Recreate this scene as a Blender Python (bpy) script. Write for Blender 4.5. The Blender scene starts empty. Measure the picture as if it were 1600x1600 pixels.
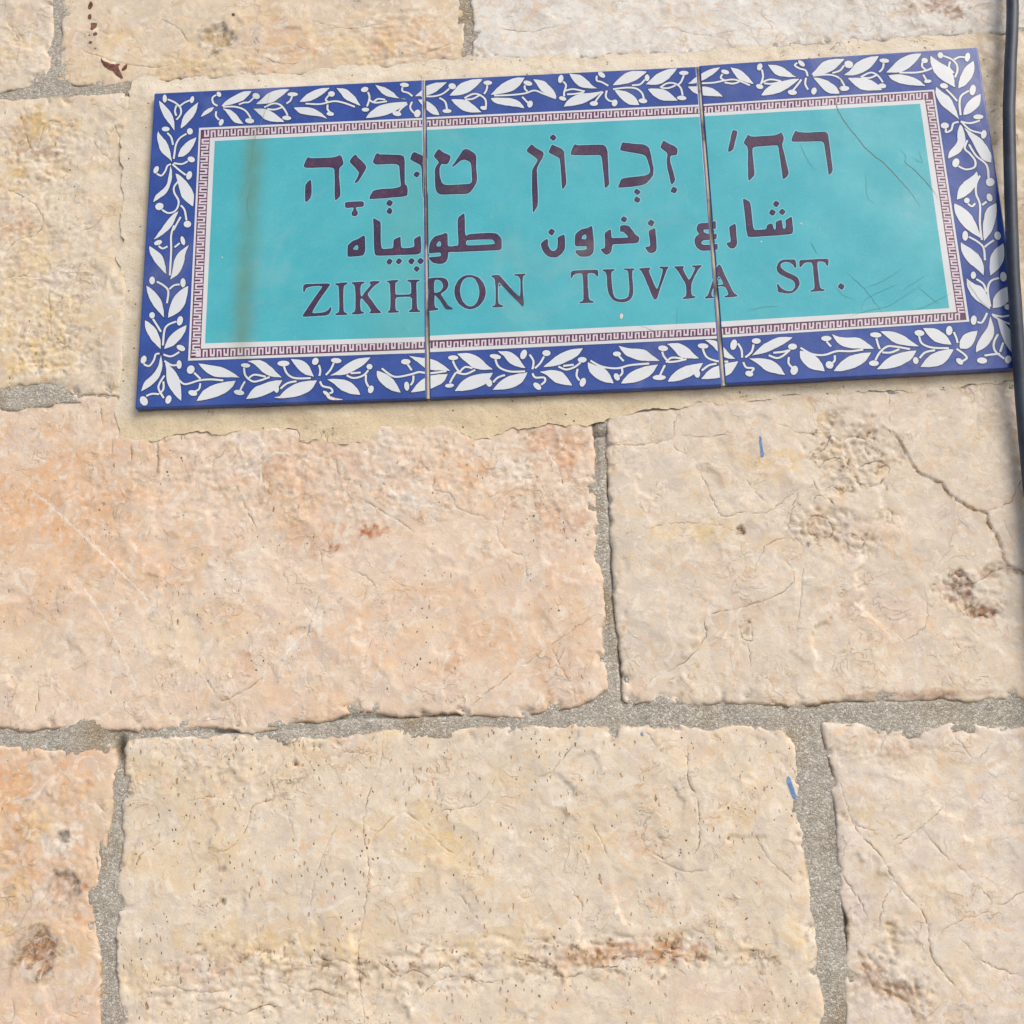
import bpy, bmesh, math, random
import numpy as np
from mathutils import Vector, Matrix, geometry

# ------------------------------------------------------------------ data: outlines on the wall, tenths of a millimetre
CAM=(-0.00876,-0.80507,-0.32250,1.858602,0.026888,0.052303)
TILES=['-3004,2498 -1008,2486 -1002,-15 -3004,5', '-994,2485 987,2472 986,-15 -982,-15', '1004,2479 3000,2503 2997,14 1007,-8']
FRAMES=[['-2654,2181 -993,2163 -989,318 -2652,342', '-2640,2163 -993,2147 -989,344 -2637,359', '-2570,2093 -993,2087 -990,401 -2566,427', '-2533,2064 -993,2059 -990,437 -2538,466'], ['-1006,2167 1000,2150 999,325 -997,322', '-1006,2151 1000,2134 999,345 -997,350', '-1006,2086 1000,2074 999,403 -997,409', '-1006,2061 1000,2049 999,446 -998,444'], ['990,2152 2650,2169 2670,363 993,330', '991,2137 2638,2156 2653,377 993,349', '991,2078 2576,2092 2594,437 993,408', '991,2052 2539,2060 2549,469 993,449']]
KEYS="""-2615,2156 -2603,2156 -2601,2117 -2589,2117 -2591,2156 -2578,2156 -2576,2102 -2613,2102
-2564,2098 -2552,2098 -2554,2140 -2541,2140 -2539,2098 -2527,2098 -2529,2152 -2566,2152
-2515,2155 -2502,2155 -2501,2116 -2490,2116 -2491,2155 -2478,2155 -2476,2101 -2513,2101
-2465,2098 -2454,2098 -2456,2140 -2441,2140 -2440,2098 -2429,2097 -2430,2151 -2467,2151
-2418,2155 -2406,2154 -2405,2116 -2392,2116 -2393,2154 -2381,2154 -2379,2101 -2416,2101
-2367,2097 -2355,2097 -2356,2139 -2343,2139 -2342,2097 -2330,2097 -2332,2150 -2368,2151
-2318,2154 -2306,2154 -2305,2115 -2291,2115 -2292,2154 -2281,2154 -2279,2100 -2316,2100
-2266,2097 -2254,2097 -2255,2138 -2243,2138 -2242,2097 -2229,2097 -2231,2150 -2268,2150
-2220,2153 -2208,2153 -2207,2115 -2194,2115 -2195,2153 -2183,2153 -2182,2100 -2218,2100
-2168,2096 -2157,2096 -2158,2138 -2145,2138 -2144,2096 -2132,2096 -2133,2149 -2170,2149
-2121,2152 -2108,2152 -2107,2114 -2095,2114 -2096,2152 -2084,2152 -2082,2099 -2119,2099
-2069,2096 -2058,2096 -2059,2137 -2045,2137 -2044,2096 -2033,2096 -2034,2148 -2071,2149
-2021,2152 -2008,2152 -2008,2114 -1996,2114 -1997,2151 -1984,2151 -1983,2099 -2020,2099
-1971,2095 -1960,2095 -1961,2136 -1947,2136 -1946,2095 -1934,2095 -1936,2148 -1972,2148
-1923,2151 -1910,2151 -1909,2113 -1898,2113 -1899,2151 -1886,2151 -1885,2098 -1922,2098
-1871,2095 -1859,2095 -1859,2136 -1848,2136 -1847,2095 -1834,2095 -1835,2147 -1872,2147
-1823,2150 -1810,2150 -1810,2113 -1798,2113 -1799,2150 -1786,2150 -1785,2098 -1822,2098
-1774,2094 -1763,2094 -1764,2135 -1749,2135 -1748,2094 -1737,2094 -1738,2146 -1775,2146
-1725,2149 -1713,2149 -1712,2112 -1700,2112 -1701,2149 -1688,2149 -1688,2097 -1724,2098
-1676,2094 -1664,2094 -1665,2134 -1651,2134 -1651,2094 -1639,2094 -1640,2146 -1676,2146
-1627,2149 -1615,2149 -1615,2112 -1602,2111 -1603,2149 -1591,2148 -1590,2097 -1627,2097
-1578,2093 -1566,2093 -1567,2134 -1553,2134 -1553,2093 -1541,2093 -1542,2145 -1578,2145
-1529,2148 -1516,2148 -1516,2111 -1505,2111 -1505,2148 -1492,2148 -1492,2096 -1528,2097
-1479,2093 -1468,2093 -1468,2133 -1454,2133 -1454,2093 -1442,2093 -1443,2144 -1479,2144
-1431,2147 -1419,2147 -1419,2110 -1406,2110 -1406,2147 -1394,2147 -1394,2096 -1431,2096
-1382,2093 -1371,2093 -1371,2132 -1357,2132 -1357,2092 -1345,2092 -1346,2143 -1382,2144
-1332,2147 -1321,2147 -1321,2110 -1307,2110 -1307,2146 -1296,2146 -1296,2095 -1332,2096
-1283,2092 -1272,2092 -1272,2132 -1258,2132 -1258,2092 -1247,2092 -1247,2143 -1283,2143
-1234,2146 -1221,2146 -1221,2109 -1210,2109 -1210,2146 -1197,2146 -1197,2095 -1234,2095
-1185,2092 -1173,2092 -1172,2131 -1161,2131 -1161,2092 -1149,2091 -1148,2142 -1185,2142
-1137,2145 -1124,2145 -1124,2109 -1113,2109 -1112,2145 -1100,2145 -1100,2094 -1137,2095
-1088,2091 -1076,2091 -1076,2130 -1063,2130 -1064,2091 -1052,2091 -1051,2141 -1088,2142
-1039,2144 -1027,2144 -1027,2108 -1014,2108 -1014,2144 -1002,2143 -1003,2094 -1039,2094
-991,2091 -980,2091 -979,2128 -966,2128 -966,2091 -955,2091 -954,2138 -991,2138
-940,2141 -928,2141 -929,2107 -915,2107 -914,2141 -903,2141 -904,2093 -940,2094
-892,2090 -880,2090 -879,2127 -867,2127 -868,2090 -856,2090 -855,2137 -891,2138
-842,2140 -831,2140 -831,2106 -818,2106 -818,2140 -806,2140 -807,2093 -843,2093
-795,2090 -784,2090 -783,2127 -769,2127 -769,2090 -758,2090 -758,2137 -794,2137
-746,2140 -735,2140 -736,2106 -722,2106 -721,2140 -710,2140 -711,2093 -747,2093
-698,2090 -687,2090 -687,2126 -672,2126 -673,2089 -662,2089 -661,2136 -697,2137
-649,2139 -637,2139 -637,2106 -625,2106 -624,2139 -613,2139 -613,2092 -650,2092
-601,2089 -588,2089 -587,2126 -577,2126 -578,2089 -565,2089 -564,2136 -600,2136
-550,2139 -538,2139 -539,2105 -527,2105 -526,2139 -514,2139 -515,2092 -551,2092
-502,2089 -491,2089 -490,2125 -477,2125 -478,2089 -466,2089 -465,2136 -501,2136
-452,2138 -440,2138 -440,2105 -429,2105 -429,2138 -416,2138 -417,2091 -453,2092
-405,2088 -394,2088 -393,2125 -380,2125 -381,2088 -369,2088 -368,2135 -404,2135
-355,2138 -343,2138 -344,2104 -332,2104 -331,2138 -319,2138 -320,2091 -356,2091
-308,2088 -296,2088 -295,2124 -284,2124 -285,2088 -272,2088 -271,2135 -307,2135
-258,2138 -247,2137 -248,2104 -235,2104 -234,2137 -222,2137 -224,2091 -260,2091
-212,2088 -201,2087 -199,2124 -186,2124 -187,2087 -176,2087 -174,2134 -210,2134
-162,2137 -150,2137 -151,2103 -140,2103 -139,2137 -126,2137 -128,2090 -164,2090
-114,2087 -101,2087 -100,2124 -90,2124 -91,2087 -78,2087 -77,2134 -113,2134
-64,2137 -52,2137 -53,2103 -41,2103 -40,2136 -28,2136 -30,2090 -66,2090
-19,2087 -7,2087 -6,2123 6,2123 5,2087 17,2087 19,2133 -17,2133
33,2136 46,2136 44,2103 55,2103 57,2136 69,2136 67,2089 31,2089
78,2086 90,2086 92,2123 104,2123 103,2086 114,2086 116,2133 80,2133
128,2136 139,2136 138,2102 152,2102 153,2136 164,2136 162,2089 126,2089
174,2086 187,2086 188,2122 199,2122 197,2086 210,2086 212,2132 176,2132
226,2135 237,2135 235,2102 249,2102 251,2135 262,2135 260,2089 224,2089
271,2085 282,2085 284,2122 298,2122 297,2085 307,2085 309,2132 274,2132
322,2135 334,2135 332,2101 344,2101 345,2135 357,2135 355,2088 319,2088
368,2085 380,2085 382,2121 394,2121 393,2085 404,2085 407,2131 371,2132
418,2134 430,2134 429,2101 440,2101 442,2134 454,2134 452,2088 416,2088
465,2085 477,2085 479,2121 492,2121 490,2085 501,2085 504,2131 468,2131
514,2134 525,2134 523,2100 537,2100 539,2134 550,2134 547,2087 512,2087
560,2084 572,2084 574,2120 585,2120 583,2084 595,2084 598,2130 562,2131
612,2133 624,2133 622,2100 633,2100 635,2133 647,2133 645,2087 609,2087
656,2084 667,2084 669,2120 683,2120 681,2084 692,2084 694,2130 659,2130
708,2133 721,2133 719,2100 729,2100 731,2133 744,2133 741,2086 705,2087
752,2083 763,2083 765,2120 780,2119 777,2083 788,2083 791,2130 755,2130
805,2132 816,2132 814,2099 827,2099 829,2132 840,2132 837,2086 802,2086
849,2083 860,2083 863,2119 876,2119 874,2083 885,2083 888,2129 852,2129
900,2132 913,2132 911,2099 921,2099 924,2132 936,2132 933,2086 897,2086
945,2083 957,2083 959,2119 972,2119 969,2083 981,2082 984,2129 948,2129
996,2129 1007,2128 1005,2094 1019,2094 1021,2128 1032,2128 1029,2081 993,2084
1040,2078 1051,2078 1054,2115 1067,2115 1064,2078 1075,2079 1079,2126 1043,2125
1093,2129 1103,2129 1101,2095 1115,2095 1117,2129 1128,2129 1125,2082 1089,2082
1137,2079 1149,2079 1152,2116 1163,2117 1160,2080 1172,2080 1176,2127 1140,2127
1189,2130 1200,2130 1198,2096 1210,2097 1213,2131 1224,2131 1221,2083 1185,2083
1231,2080 1242,2081 1245,2118 1258,2118 1256,2081 1267,2081 1270,2128 1235,2128
1284,2131 1297,2132 1294,2098 1304,2098 1307,2132 1320,2132 1316,2084 1281,2084
1328,2082 1339,2082 1342,2119 1355,2119 1352,2082 1363,2082 1367,2130 1332,2129
1379,2133 1391,2133 1388,2099 1399,2099 1402,2133 1414,2133 1410,2086 1375,2085
1424,2083 1434,2083 1438,2120 1452,2120 1449,2083 1459,2083 1463,2131 1428,2130
1474,2134 1487,2134 1484,2100 1495,2100 1497,2134 1510,2135 1506,2087 1470,2086
1519,2084 1530,2084 1534,2121 1547,2122 1544,2084 1555,2084 1559,2132 1523,2132
1570,2135 1582,2136 1579,2101 1591,2101 1594,2136 1606,2136 1601,2088 1566,2087
1614,2085 1625,2085 1628,2123 1642,2123 1639,2085 1649,2085 1654,2133 1618,2133
1667,2137 1679,2137 1675,2102 1688,2102 1691,2137 1702,2137 1698,2089 1663,2089
1710,2086 1721,2086 1724,2124 1738,2124 1734,2086 1745,2086 1750,2135 1714,2134
1763,2138 1775,2138 1772,2103 1783,2104 1786,2138 1798,2138 1794,2090 1758,2090
1804,2087 1817,2087 1820,2125 1831,2125 1827,2087 1840,2088 1844,2136 1809,2135
1857,2139 1870,2139 1866,2105 1877,2105 1881,2140 1893,2140 1888,2091 1853,2091
1899,2088 1909,2088 1913,2126 1927,2126 1923,2089 1934,2089 1939,2137 1903,2137
1953,2141 1964,2141 1961,2106 1974,2106 1977,2141 1988,2141 1983,2092 1948,2092
1995,2089 2006,2089 2009,2128 2023,2128 2019,2090 2030,2090 2035,2139 2000,2138
2049,2142 2060,2142 2057,2107 2069,2107 2072,2142 2084,2142 2079,2093 2044,2093
2091,2090 2101,2091 2105,2129 2119,2129 2115,2091 2126,2091 2131,2140 2096,2139
2143,2143 2153,2143 2150,2108 2164,2108 2167,2143 2178,2144 2173,2095 2138,2094
2186,2092 2197,2092 2201,2130 2214,2130 2210,2092 2221,2092 2226,2141 2191,2141
2237,2144 2247,2145 2244,2109 2258,2109 2262,2145 2272,2145 2267,2096 2232,2095
2280,2093 2290,2093 2294,2131 2309,2131 2304,2093 2315,2093 2320,2142 2285,2142
2332,2146 2343,2146 2340,2110 2352,2111 2356,2146 2367,2146 2362,2097 2327,2096
2374,2094 2386,2094 2390,2133 2402,2133 2398,2094 2410,2094 2415,2144 2380,2143
2428,2147 2439,2147 2435,2112 2448,2112 2452,2147 2463,2147 2458,2098 2422,2098
2469,2095 2480,2095 2485,2134 2498,2134 2494,2095 2505,2095 2510,2145 2475,2144
2522,2148 2534,2148 2530,2113 2541,2113 2545,2149 2557,2149 2552,2099 2516,2099
2563,2096 2574,2096 2578,2135 2592,2135 2587,2096 2598,2096 2604,2146 2569,2146
-2601,421 -2589,420 -2587,382 -2576,382 -2578,420 -2566,420 -2564,367 -2599,367
-2550,363 -2539,363 -2541,405 -2529,405 -2527,363 -2515,363 -2518,416 -2553,417
-2503,420 -2490,419 -2489,381 -2478,381 -2480,419 -2468,419 -2466,366 -2500,366
-2453,363 -2443,362 -2444,404 -2431,404 -2429,362 -2419,362 -2421,415 -2455,416
-2407,418 -2396,418 -2394,380 -2382,380 -2383,418 -2372,418 -2370,365 -2405,366
-2356,362 -2345,362 -2347,403 -2334,403 -2333,362 -2322,362 -2323,414 -2358,415
-2308,417 -2298,417 -2296,380 -2283,380 -2284,417 -2274,417 -2272,365 -2307,365
-2258,361 -2246,361 -2248,402 -2236,402 -2235,361 -2223,361 -2225,413 -2260,414
-2213,416 -2201,416 -2200,379 -2188,379 -2189,416 -2178,416 -2176,364 -2211,364
-2162,361 -2151,361 -2152,401 -2139,401 -2138,361 -2127,361 -2129,412 -2163,412
-2115,415 -2103,415 -2102,378 -2091,378 -2092,415 -2080,415 -2079,364 -2113,364
-2065,360 -2054,360 -2055,400 -2041,400 -2040,360 -2030,360 -2031,411 -2066,411
-2017,414 -2005,414 -2004,377 -1994,377 -1994,414 -1983,414 -1981,363 -2016,363
-1968,360 -1957,360 -1958,399 -1945,399 -1944,360 -1933,359 -1935,410 -1969,410
-1921,413 -1908,413 -1908,377 -1898,377 -1898,413 -1886,413 -1885,362 -1920,363
-1870,359 -1858,359 -1859,398 -1848,398 -1847,359 -1835,359 -1836,409 -1871,409
-1823,412 -1811,412 -1810,376 -1799,376 -1800,412 -1788,412 -1787,362 -1822,362
-1775,359 -1764,358 -1765,397 -1751,397 -1750,358 -1740,358 -1741,408 -1775,408
-1727,411 -1715,411 -1715,375 -1703,375 -1703,411 -1692,411 -1691,361 -1726,361
-1678,358 -1667,358 -1668,396 -1655,396 -1654,358 -1644,358 -1644,407 -1679,407
-1630,410 -1619,410 -1619,375 -1607,374 -1607,410 -1596,410 -1595,361 -1630,361
-1582,357 -1571,357 -1571,395 -1559,395 -1558,357 -1547,357 -1548,406 -1582,406
-1534,409 -1522,409 -1521,374 -1511,374 -1511,409 -1499,408 -1499,360 -1533,360
-1485,357 -1474,357 -1474,395 -1461,394 -1461,357 -1450,357 -1451,405 -1485,405
-1438,408 -1426,408 -1426,373 -1414,373 -1414,408 -1403,407 -1403,359 -1437,360
-1389,356 -1379,356 -1379,394 -1366,394 -1366,356 -1355,356 -1355,404 -1390,404
-1341,407 -1330,407 -1330,372 -1317,372 -1317,406 -1306,406 -1306,359 -1341,359
-1293,356 -1282,356 -1282,393 -1269,393 -1269,356 -1258,355 -1258,403 -1293,403
-1244,406 -1232,406 -1232,372 -1221,372 -1221,405 -1210,405 -1210,358 -1244,358
-1196,355 -1184,355 -1184,392 -1173,392 -1173,355 -1162,355 -1162,402 -1196,402
-1149,405 -1137,404 -1137,371 -1126,371 -1126,404 -1114,404 -1114,358 -1149,358
-1101,355 -1090,354 -1089,391 -1078,391 -1078,354 -1067,354 -1066,401 -1101,401
-1053,404 -1042,403 -1042,370 -1030,370 -1029,403 -1018,403 -1019,357 -1053,357
-1006,354 -995,352 -995,388 -982,383 -982,348 -971,348 -971,393 -1005,400
-955,396 -945,396 -945,364 -932,364 -932,396 -921,396 -921,351 -956,351
-909,348 -897,348 -897,383 -885,383 -886,348 -874,348 -874,393 -908,393
-860,396 -849,396 -849,364 -837,364 -837,396 -826,396 -826,351 -861,351
-813,349 -803,349 -802,384 -789,384 -789,349 -779,349 -778,393 -812,393
-766,396 -755,396 -756,364 -742,364 -742,396 -731,396 -732,352 -766,352
-719,349 -708,349 -708,384 -694,384 -695,349 -684,349 -683,394 -718,394
-670,397 -659,397 -659,364 -648,365 -647,397 -636,397 -637,352 -671,352
-623,349 -611,349 -610,384 -600,384 -601,349 -589,349 -588,394 -622,394
-573,397 -562,397 -562,365 -551,365 -550,397 -539,397 -540,352 -574,352
-526,349 -516,349 -515,384 -502,384 -503,349 -492,349 -491,394 -525,394
-477,397 -465,397 -466,365 -456,365 -455,397 -443,397 -444,352 -478,352
-431,350 -420,350 -419,385 -407,385 -408,350 -397,350 -396,395 -430,394
-382,397 -370,398 -371,365 -360,365 -359,398 -348,398 -349,353 -383,353
-336,350 -324,350 -323,385 -313,385 -314,350 -302,350 -300,395 -335,395
-287,398 -276,398 -277,365 -265,366 -264,398 -253,398 -254,353 -288,353
-241,350 -230,350 -229,385 -216,385 -217,350 -207,350 -205,395 -239,395
-193,398 -181,398 -182,366 -171,366 -170,398 -158,398 -160,353 -194,353
-145,350 -133,350 -132,386 -122,386 -123,350 -111,350 -110,395 -144,395
-96,398 -85,398 -86,366 -74,366 -73,398 -62,398 -64,353 -98,353
-52,350 -41,350 -39,386 -28,386 -29,351 -18,351 -16,396 -50,396
-1,399 11,399 10,366 20,366 22,399 33,399 32,354 -3,353
44,351 55,351 56,386 68,386 67,351 78,351 80,396 46,396
93,399 103,399 102,366 115,367 116,399 127,399 125,354 91,354
138,351 150,351 151,386 161,386 160,351 172,351 174,396 140,396
189,399 199,399 197,367 211,367 212,399 223,399 220,354 187,354
233,351 243,351 245,387 259,387 257,351 267,351 269,397 235,396
282,399 294,400 292,367 303,367 305,400 316,400 314,354 280,354
328,351 339,351 341,387 353,387 351,351 362,351 365,397 331,397
377,400 389,400 387,367 398,367 400,400 411,400 409,354 375,354
424,352 435,352 436,387 448,387 447,352 457,352 460,397 426,397
472,400 482,400 480,367 494,367 495,400 506,400 503,355 469,355
516,352 528,352 530,387 540,387 538,352 550,352 553,397 519,397
567,400 579,400 577,368 587,368 589,400 601,400 598,355 565,355
611,352 621,352 623,388 636,388 634,352 645,352 647,398 613,398
662,401 674,401 672,368 682,368 684,401 696,401 693,355 659,355
705,352 716,352 718,388 731,388 729,352 739,352 742,398 708,398
757,401 767,401 765,368 778,368 780,401 791,401 788,355 754,355
800,353 811,353 813,388 826,388 824,353 834,353 837,398 804,398
851,401 863,401 860,368 871,368 873,401 885,401 881,356 848,356
895,353 905,353 908,389 920,389 918,353 928,353 932,399 898,398
945,402 955,402 953,369 966,369 969,402 979,402 976,356 942,356
988,353 998,350 1001,385 1013,385 1010,350 1021,350 1024,395 991,399
1039,398 1050,398 1047,366 1060,366 1063,399 1073,399 1070,354 1036,353
1083,351 1094,351 1097,387 1107,387 1105,351 1116,352 1120,397 1086,396
1134,400 1144,400 1142,368 1154,368 1157,401 1167,401 1164,355 1130,355
1175,353 1186,353 1189,388 1201,389 1199,353 1209,353 1213,399 1179,398
1227,402 1239,402 1237,370 1247,370 1249,402 1261,403 1257,357 1224,357
1270,355 1281,355 1284,390 1296,391 1293,355 1304,355 1308,401 1274,400
1320,404 1332,404 1329,371 1340,372 1342,404 1354,405 1350,359 1317,358
1364,356 1375,357 1378,392 1391,393 1388,357 1398,357 1402,403 1368,402
1414,406 1426,406 1423,373 1433,374 1436,406 1448,407 1444,361 1410,360
1458,358 1469,358 1472,394 1484,394 1481,359 1492,359 1496,405 1462,404
1508,408 1519,408 1516,375 1528,375 1531,408 1542,409 1538,363 1504,362
1551,360 1561,360 1565,396 1578,396 1575,360 1585,361 1589,407 1555,406
1603,410 1614,410 1611,377 1623,377 1626,410 1637,411 1632,365 1599,364
1645,362 1656,362 1659,398 1672,398 1668,362 1679,362 1683,409 1650,408
1697,412 1709,412 1706,379 1716,379 1719,412 1731,413 1726,366 1693,366
1738,364 1750,364 1753,400 1763,400 1760,364 1771,364 1776,411 1742,410
1790,414 1802,414 1799,381 1809,381 1812,414 1824,414 1819,368 1786,368
1831,365 1841,366 1844,402 1858,402 1854,366 1864,366 1869,412 1835,412
1884,416 1894,416 1891,383 1904,383 1907,416 1917,416 1913,370 1879,369
1925,367 1935,367 1939,404 1952,404 1948,368 1959,368 1963,414 1930,414
1978,418 1989,418 1985,384 1997,385 2001,418 2011,418 2007,372 1973,371
2019,369 2029,369 2033,406 2046,406 2043,370 2053,370 2058,416 2024,416
2070,420 2080,420 2077,386 2090,387 2094,420 2104,420 2099,374 2065,373
2112,371 2123,371 2127,408 2139,408 2135,371 2146,372 2151,418 2118,418
2163,422 2173,422 2169,388 2183,388 2186,422 2196,422 2191,375 2158,375
2205,373 2215,373 2219,410 2232,410 2228,373 2238,373 2244,420 2210,420
2256,424 2267,424 2263,390 2275,390 2279,424 2290,424 2284,377 2251,377
2298,374 2309,375 2313,411 2324,412 2320,375 2331,375 2337,422 2303,422
2351,426 2361,426 2357,392 2369,392 2373,426 2384,426 2378,379 2345,378
2391,376 2401,376 2406,413 2419,414 2414,377 2425,377 2430,424 2397,423
2443,427 2454,428 2450,394 2461,394 2465,428 2476,428 2471,381 2437,380
2483,378 2493,378 2498,415 2511,416 2506,378 2516,379 2522,426 2489,425
2536,429 2547,430 2543,396 2554,396 2558,430 2569,430 2563,383 2530,382
2576,380 2586,380 2590,417 2604,417 2599,380 2609,380 2615,428 2582,427
-2575,2085 -2575,2071 -2617,2073 -2617,2060 -2575,2058 -2575,2043 -2629,2047 -2629,2088
-2633,2039 -2633,2025 -2593,2023 -2593,2009 -2633,2011 -2633,1997 -2578,1994 -2578,2036
-2574,1984 -2574,1969 -2617,1972 -2617,1959 -2574,1957 -2574,1942 -2629,1946 -2629,1987
-2632,1939 -2632,1926 -2593,1924 -2593,1908 -2632,1911 -2632,1898 -2578,1895 -2578,1936
-2574,1886 -2574,1873 -2617,1875 -2617,1861 -2574,1858 -2574,1845 -2629,1848 -2629,1889
-2632,1840 -2632,1827 -2593,1824 -2593,1810 -2632,1812 -2632,1799 -2578,1796 -2578,1837
-2574,1785 -2574,1773 -2617,1775 -2617,1760 -2574,1757 -2574,1745 -2629,1748 -2629,1789
-2632,1739 -2632,1726 -2593,1723 -2593,1710 -2632,1712 -2632,1699 -2577,1695 -2577,1736
-2574,1688 -2574,1675 -2617,1677 -2617,1664 -2574,1661 -2574,1648 -2628,1651 -2629,1692
-2632,1642 -2632,1629 -2593,1627 -2593,1612 -2632,1615 -2632,1602 -2577,1599 -2577,1639
-2574,1590 -2574,1576 -2616,1578 -2616,1566 -2573,1563 -2573,1549 -2628,1553 -2628,1593
-2632,1544 -2632,1532 -2592,1529 -2592,1514 -2632,1516 -2632,1504 -2577,1501 -2577,1541
-2573,1492 -2573,1478 -2616,1480 -2616,1468 -2573,1465 -2573,1452 -2628,1455 -2628,1495
-2632,1447 -2632,1435 -2592,1433 -2592,1417 -2632,1419 -2632,1407 -2577,1404 -2577,1444
-2573,1395 -2573,1381 -2616,1384 -2616,1372 -2573,1370 -2573,1355 -2628,1359 -2628,1398
-2631,1349 -2631,1335 -2592,1333 -2592,1320 -2631,1323 -2631,1309 -2576,1306 -2577,1346
-2573,1298 -2573,1284 -2616,1286 -2616,1274 -2573,1272 -2573,1258 -2628,1261 -2628,1301
-2631,1254 -2631,1242 -2592,1240 -2592,1225 -2631,1227 -2631,1215 -2576,1212 -2576,1251
-2573,1203 -2573,1190 -2616,1192 -2616,1179 -2573,1176 -2573,1163 -2628,1166 -2628,1206
-2631,1159 -2631,1147 -2592,1145 -2592,1130 -2631,1132 -2631,1120 -2576,1117 -2576,1156
-2572,1108 -2572,1096 -2615,1098 -2615,1084 -2572,1082 -2572,1069 -2627,1072 -2627,1111
-2631,1064 -2631,1052 -2591,1050 -2591,1036 -2631,1038 -2631,1025 -2576,1022 -2576,1061
-2572,1014 -2572,1000 -2615,1002 -2615,991 -2572,988 -2572,975 -2627,978 -2627,1017
-2631,969 -2631,957 -2591,955 -2591,941 -2631,943 -2631,931 -2576,928 -2576,966
-2572,920 -2572,908 -2615,910 -2615,896 -2572,894 -2572,881 -2627,884 -2627,923
-2631,877 -2631,865 -2591,863 -2591,848 -2631,850 -2631,838 -2575,835 -2575,874
-2572,826 -2572,815 -2615,817 -2615,801 -2572,799 -2572,788 -2627,791 -2627,829
-2630,783 -2630,771 -2591,768 -2591,755 -2630,757 -2630,744 -2575,742 -2575,780
-2572,733 -2572,720 -2615,722 -2615,710 -2572,708 -2571,695 -2627,697 -2627,736
-2630,690 -2630,677 -2591,675 -2591,662 -2630,664 -2630,652 -2575,649 -2575,687
-2571,641 -2571,628 -2615,631 -2615,618 -2571,616 -2571,603 -2627,606 -2627,644
-2630,598 -2630,586 -2590,584 -2590,571 -2630,573 -2630,561 -2575,558 -2575,596
-2571,550 -2571,537 -2614,540 -2614,526 -2571,524 -2571,512 -2626,515 -2626,552
-2630,507 -2630,496 -2590,494 -2590,480 -2630,482 -2630,470 -2575,467 -2575,505
-2571,457 -2571,445 -2614,447 -2614,433 -2571,431 -2571,419 -2626,422 -2626,460
-2630,415 -2630,402 -2590,400 -2590,388 -2630,390 -2630,378 -2574,375 -2574,412
2583,2090 2583,2076 2618,2074 2618,2061 2583,2063 2583,2049 2631,2046 2631,2087
2635,2039 2635,2026 2597,2028 2597,2014 2635,2011 2635,1998 2587,2001 2586,2042
2584,1992 2584,1978 2618,1975 2619,1963 2584,1966 2584,1951 2632,1948 2632,1989
2635,1942 2636,1930 2598,1932 2598,1917 2636,1914 2636,1902 2588,1905 2587,1945
2585,1897 2585,1884 2619,1882 2619,1868 2585,1870 2585,1857 2633,1854 2633,1894
2636,1846 2636,1833 2599,1835 2599,1821 2636,1819 2637,1806 2589,1809 2588,1849
2586,1800 2586,1787 2620,1785 2620,1770 2586,1772 2586,1760 2634,1757 2634,1797
2637,1749 2637,1735 2600,1738 2600,1724 2637,1722 2637,1709 2590,1712 2589,1752
2587,1706 2587,1693 2621,1691 2621,1677 2587,1679 2587,1666 2635,1663 2634,1703
2638,1655 2638,1642 2601,1644 2601,1630 2638,1628 2638,1615 2590,1618 2590,1658
2587,1610 2588,1597 2622,1595 2622,1582 2588,1584 2588,1571 2636,1568 2635,1607
2639,1560 2639,1547 2602,1550 2602,1534 2639,1532 2639,1520 2591,1523 2591,1562
2588,1515 2589,1502 2623,1500 2623,1487 2589,1489 2589,1476 2636,1473 2636,1512
2639,1466 2640,1454 2602,1456 2603,1441 2640,1439 2640,1426 2592,1429 2592,1469
2589,1422 2590,1408 2624,1406 2624,1394 2590,1396 2590,1382 2637,1380 2637,1419
2640,1371 2640,1357 2603,1360 2603,1347 2640,1345 2641,1332 2593,1334 2593,1373
2590,1327 2591,1314 2624,1312 2624,1300 2591,1302 2591,1288 2638,1285 2638,1324
2641,1279 2641,1267 2604,1270 2604,1254 2641,1252 2641,1240 2594,1243 2594,1282
2591,1235 2591,1222 2625,1220 2625,1207 2592,1209 2592,1196 2639,1194 2638,1232
2642,1187 2642,1175 2605,1177 2605,1162 2642,1160 2642,1148 2595,1151 2595,1189
2592,1144 2592,1131 2626,1129 2626,1116 2593,1117 2593,1105 2639,1102 2639,1141
2642,1095 2643,1083 2606,1085 2606,1071 2643,1069 2643,1057 2596,1059 2596,1098
2593,1052 2593,1038 2627,1036 2627,1025 2593,1027 2594,1013 2640,1011 2640,1049
2643,1003 2643,991 2607,993 2607,979 2643,977 2644,965 2597,967 2597,1006
2594,961 2594,949 2628,947 2628,934 2594,935 2594,923 2641,920 2641,959
2644,913 2644,902 2608,904 2608,889 2644,887 2644,875 2598,878 2598,916
2595,870 2595,859 2628,857 2629,842 2595,843 2595,832 2642,830 2641,867
2645,822 2645,810 2609,812 2609,799 2645,797 2645,785 2599,787 2598,825
2596,780 2596,767 2629,765 2629,753 2596,755 2596,742 2642,739 2642,777
2646,732 2646,719 2610,721 2610,709 2646,707 2646,695 2600,697 2599,735
2597,691 2597,678 2630,676 2630,664 2597,666 2597,653 2643,651 2643,688
2646,644 2646,631 2610,633 2611,621 2646,619 2647,606 2601,609 2600,646
2598,602 2598,590 2631,588 2631,575 2598,577 2598,565 2644,562 2644,600
2647,556 2647,544 2611,546 2611,532 2647,530 2647,519 2601,521 2601,558
2599,512 2599,500 2632,499 2632,485 2599,486 2599,475 2645,473 2644,510
2648,466 2648,454 2612,455 2612,443 2648,442 2648,429 2602,432 2602,468"""
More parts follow.
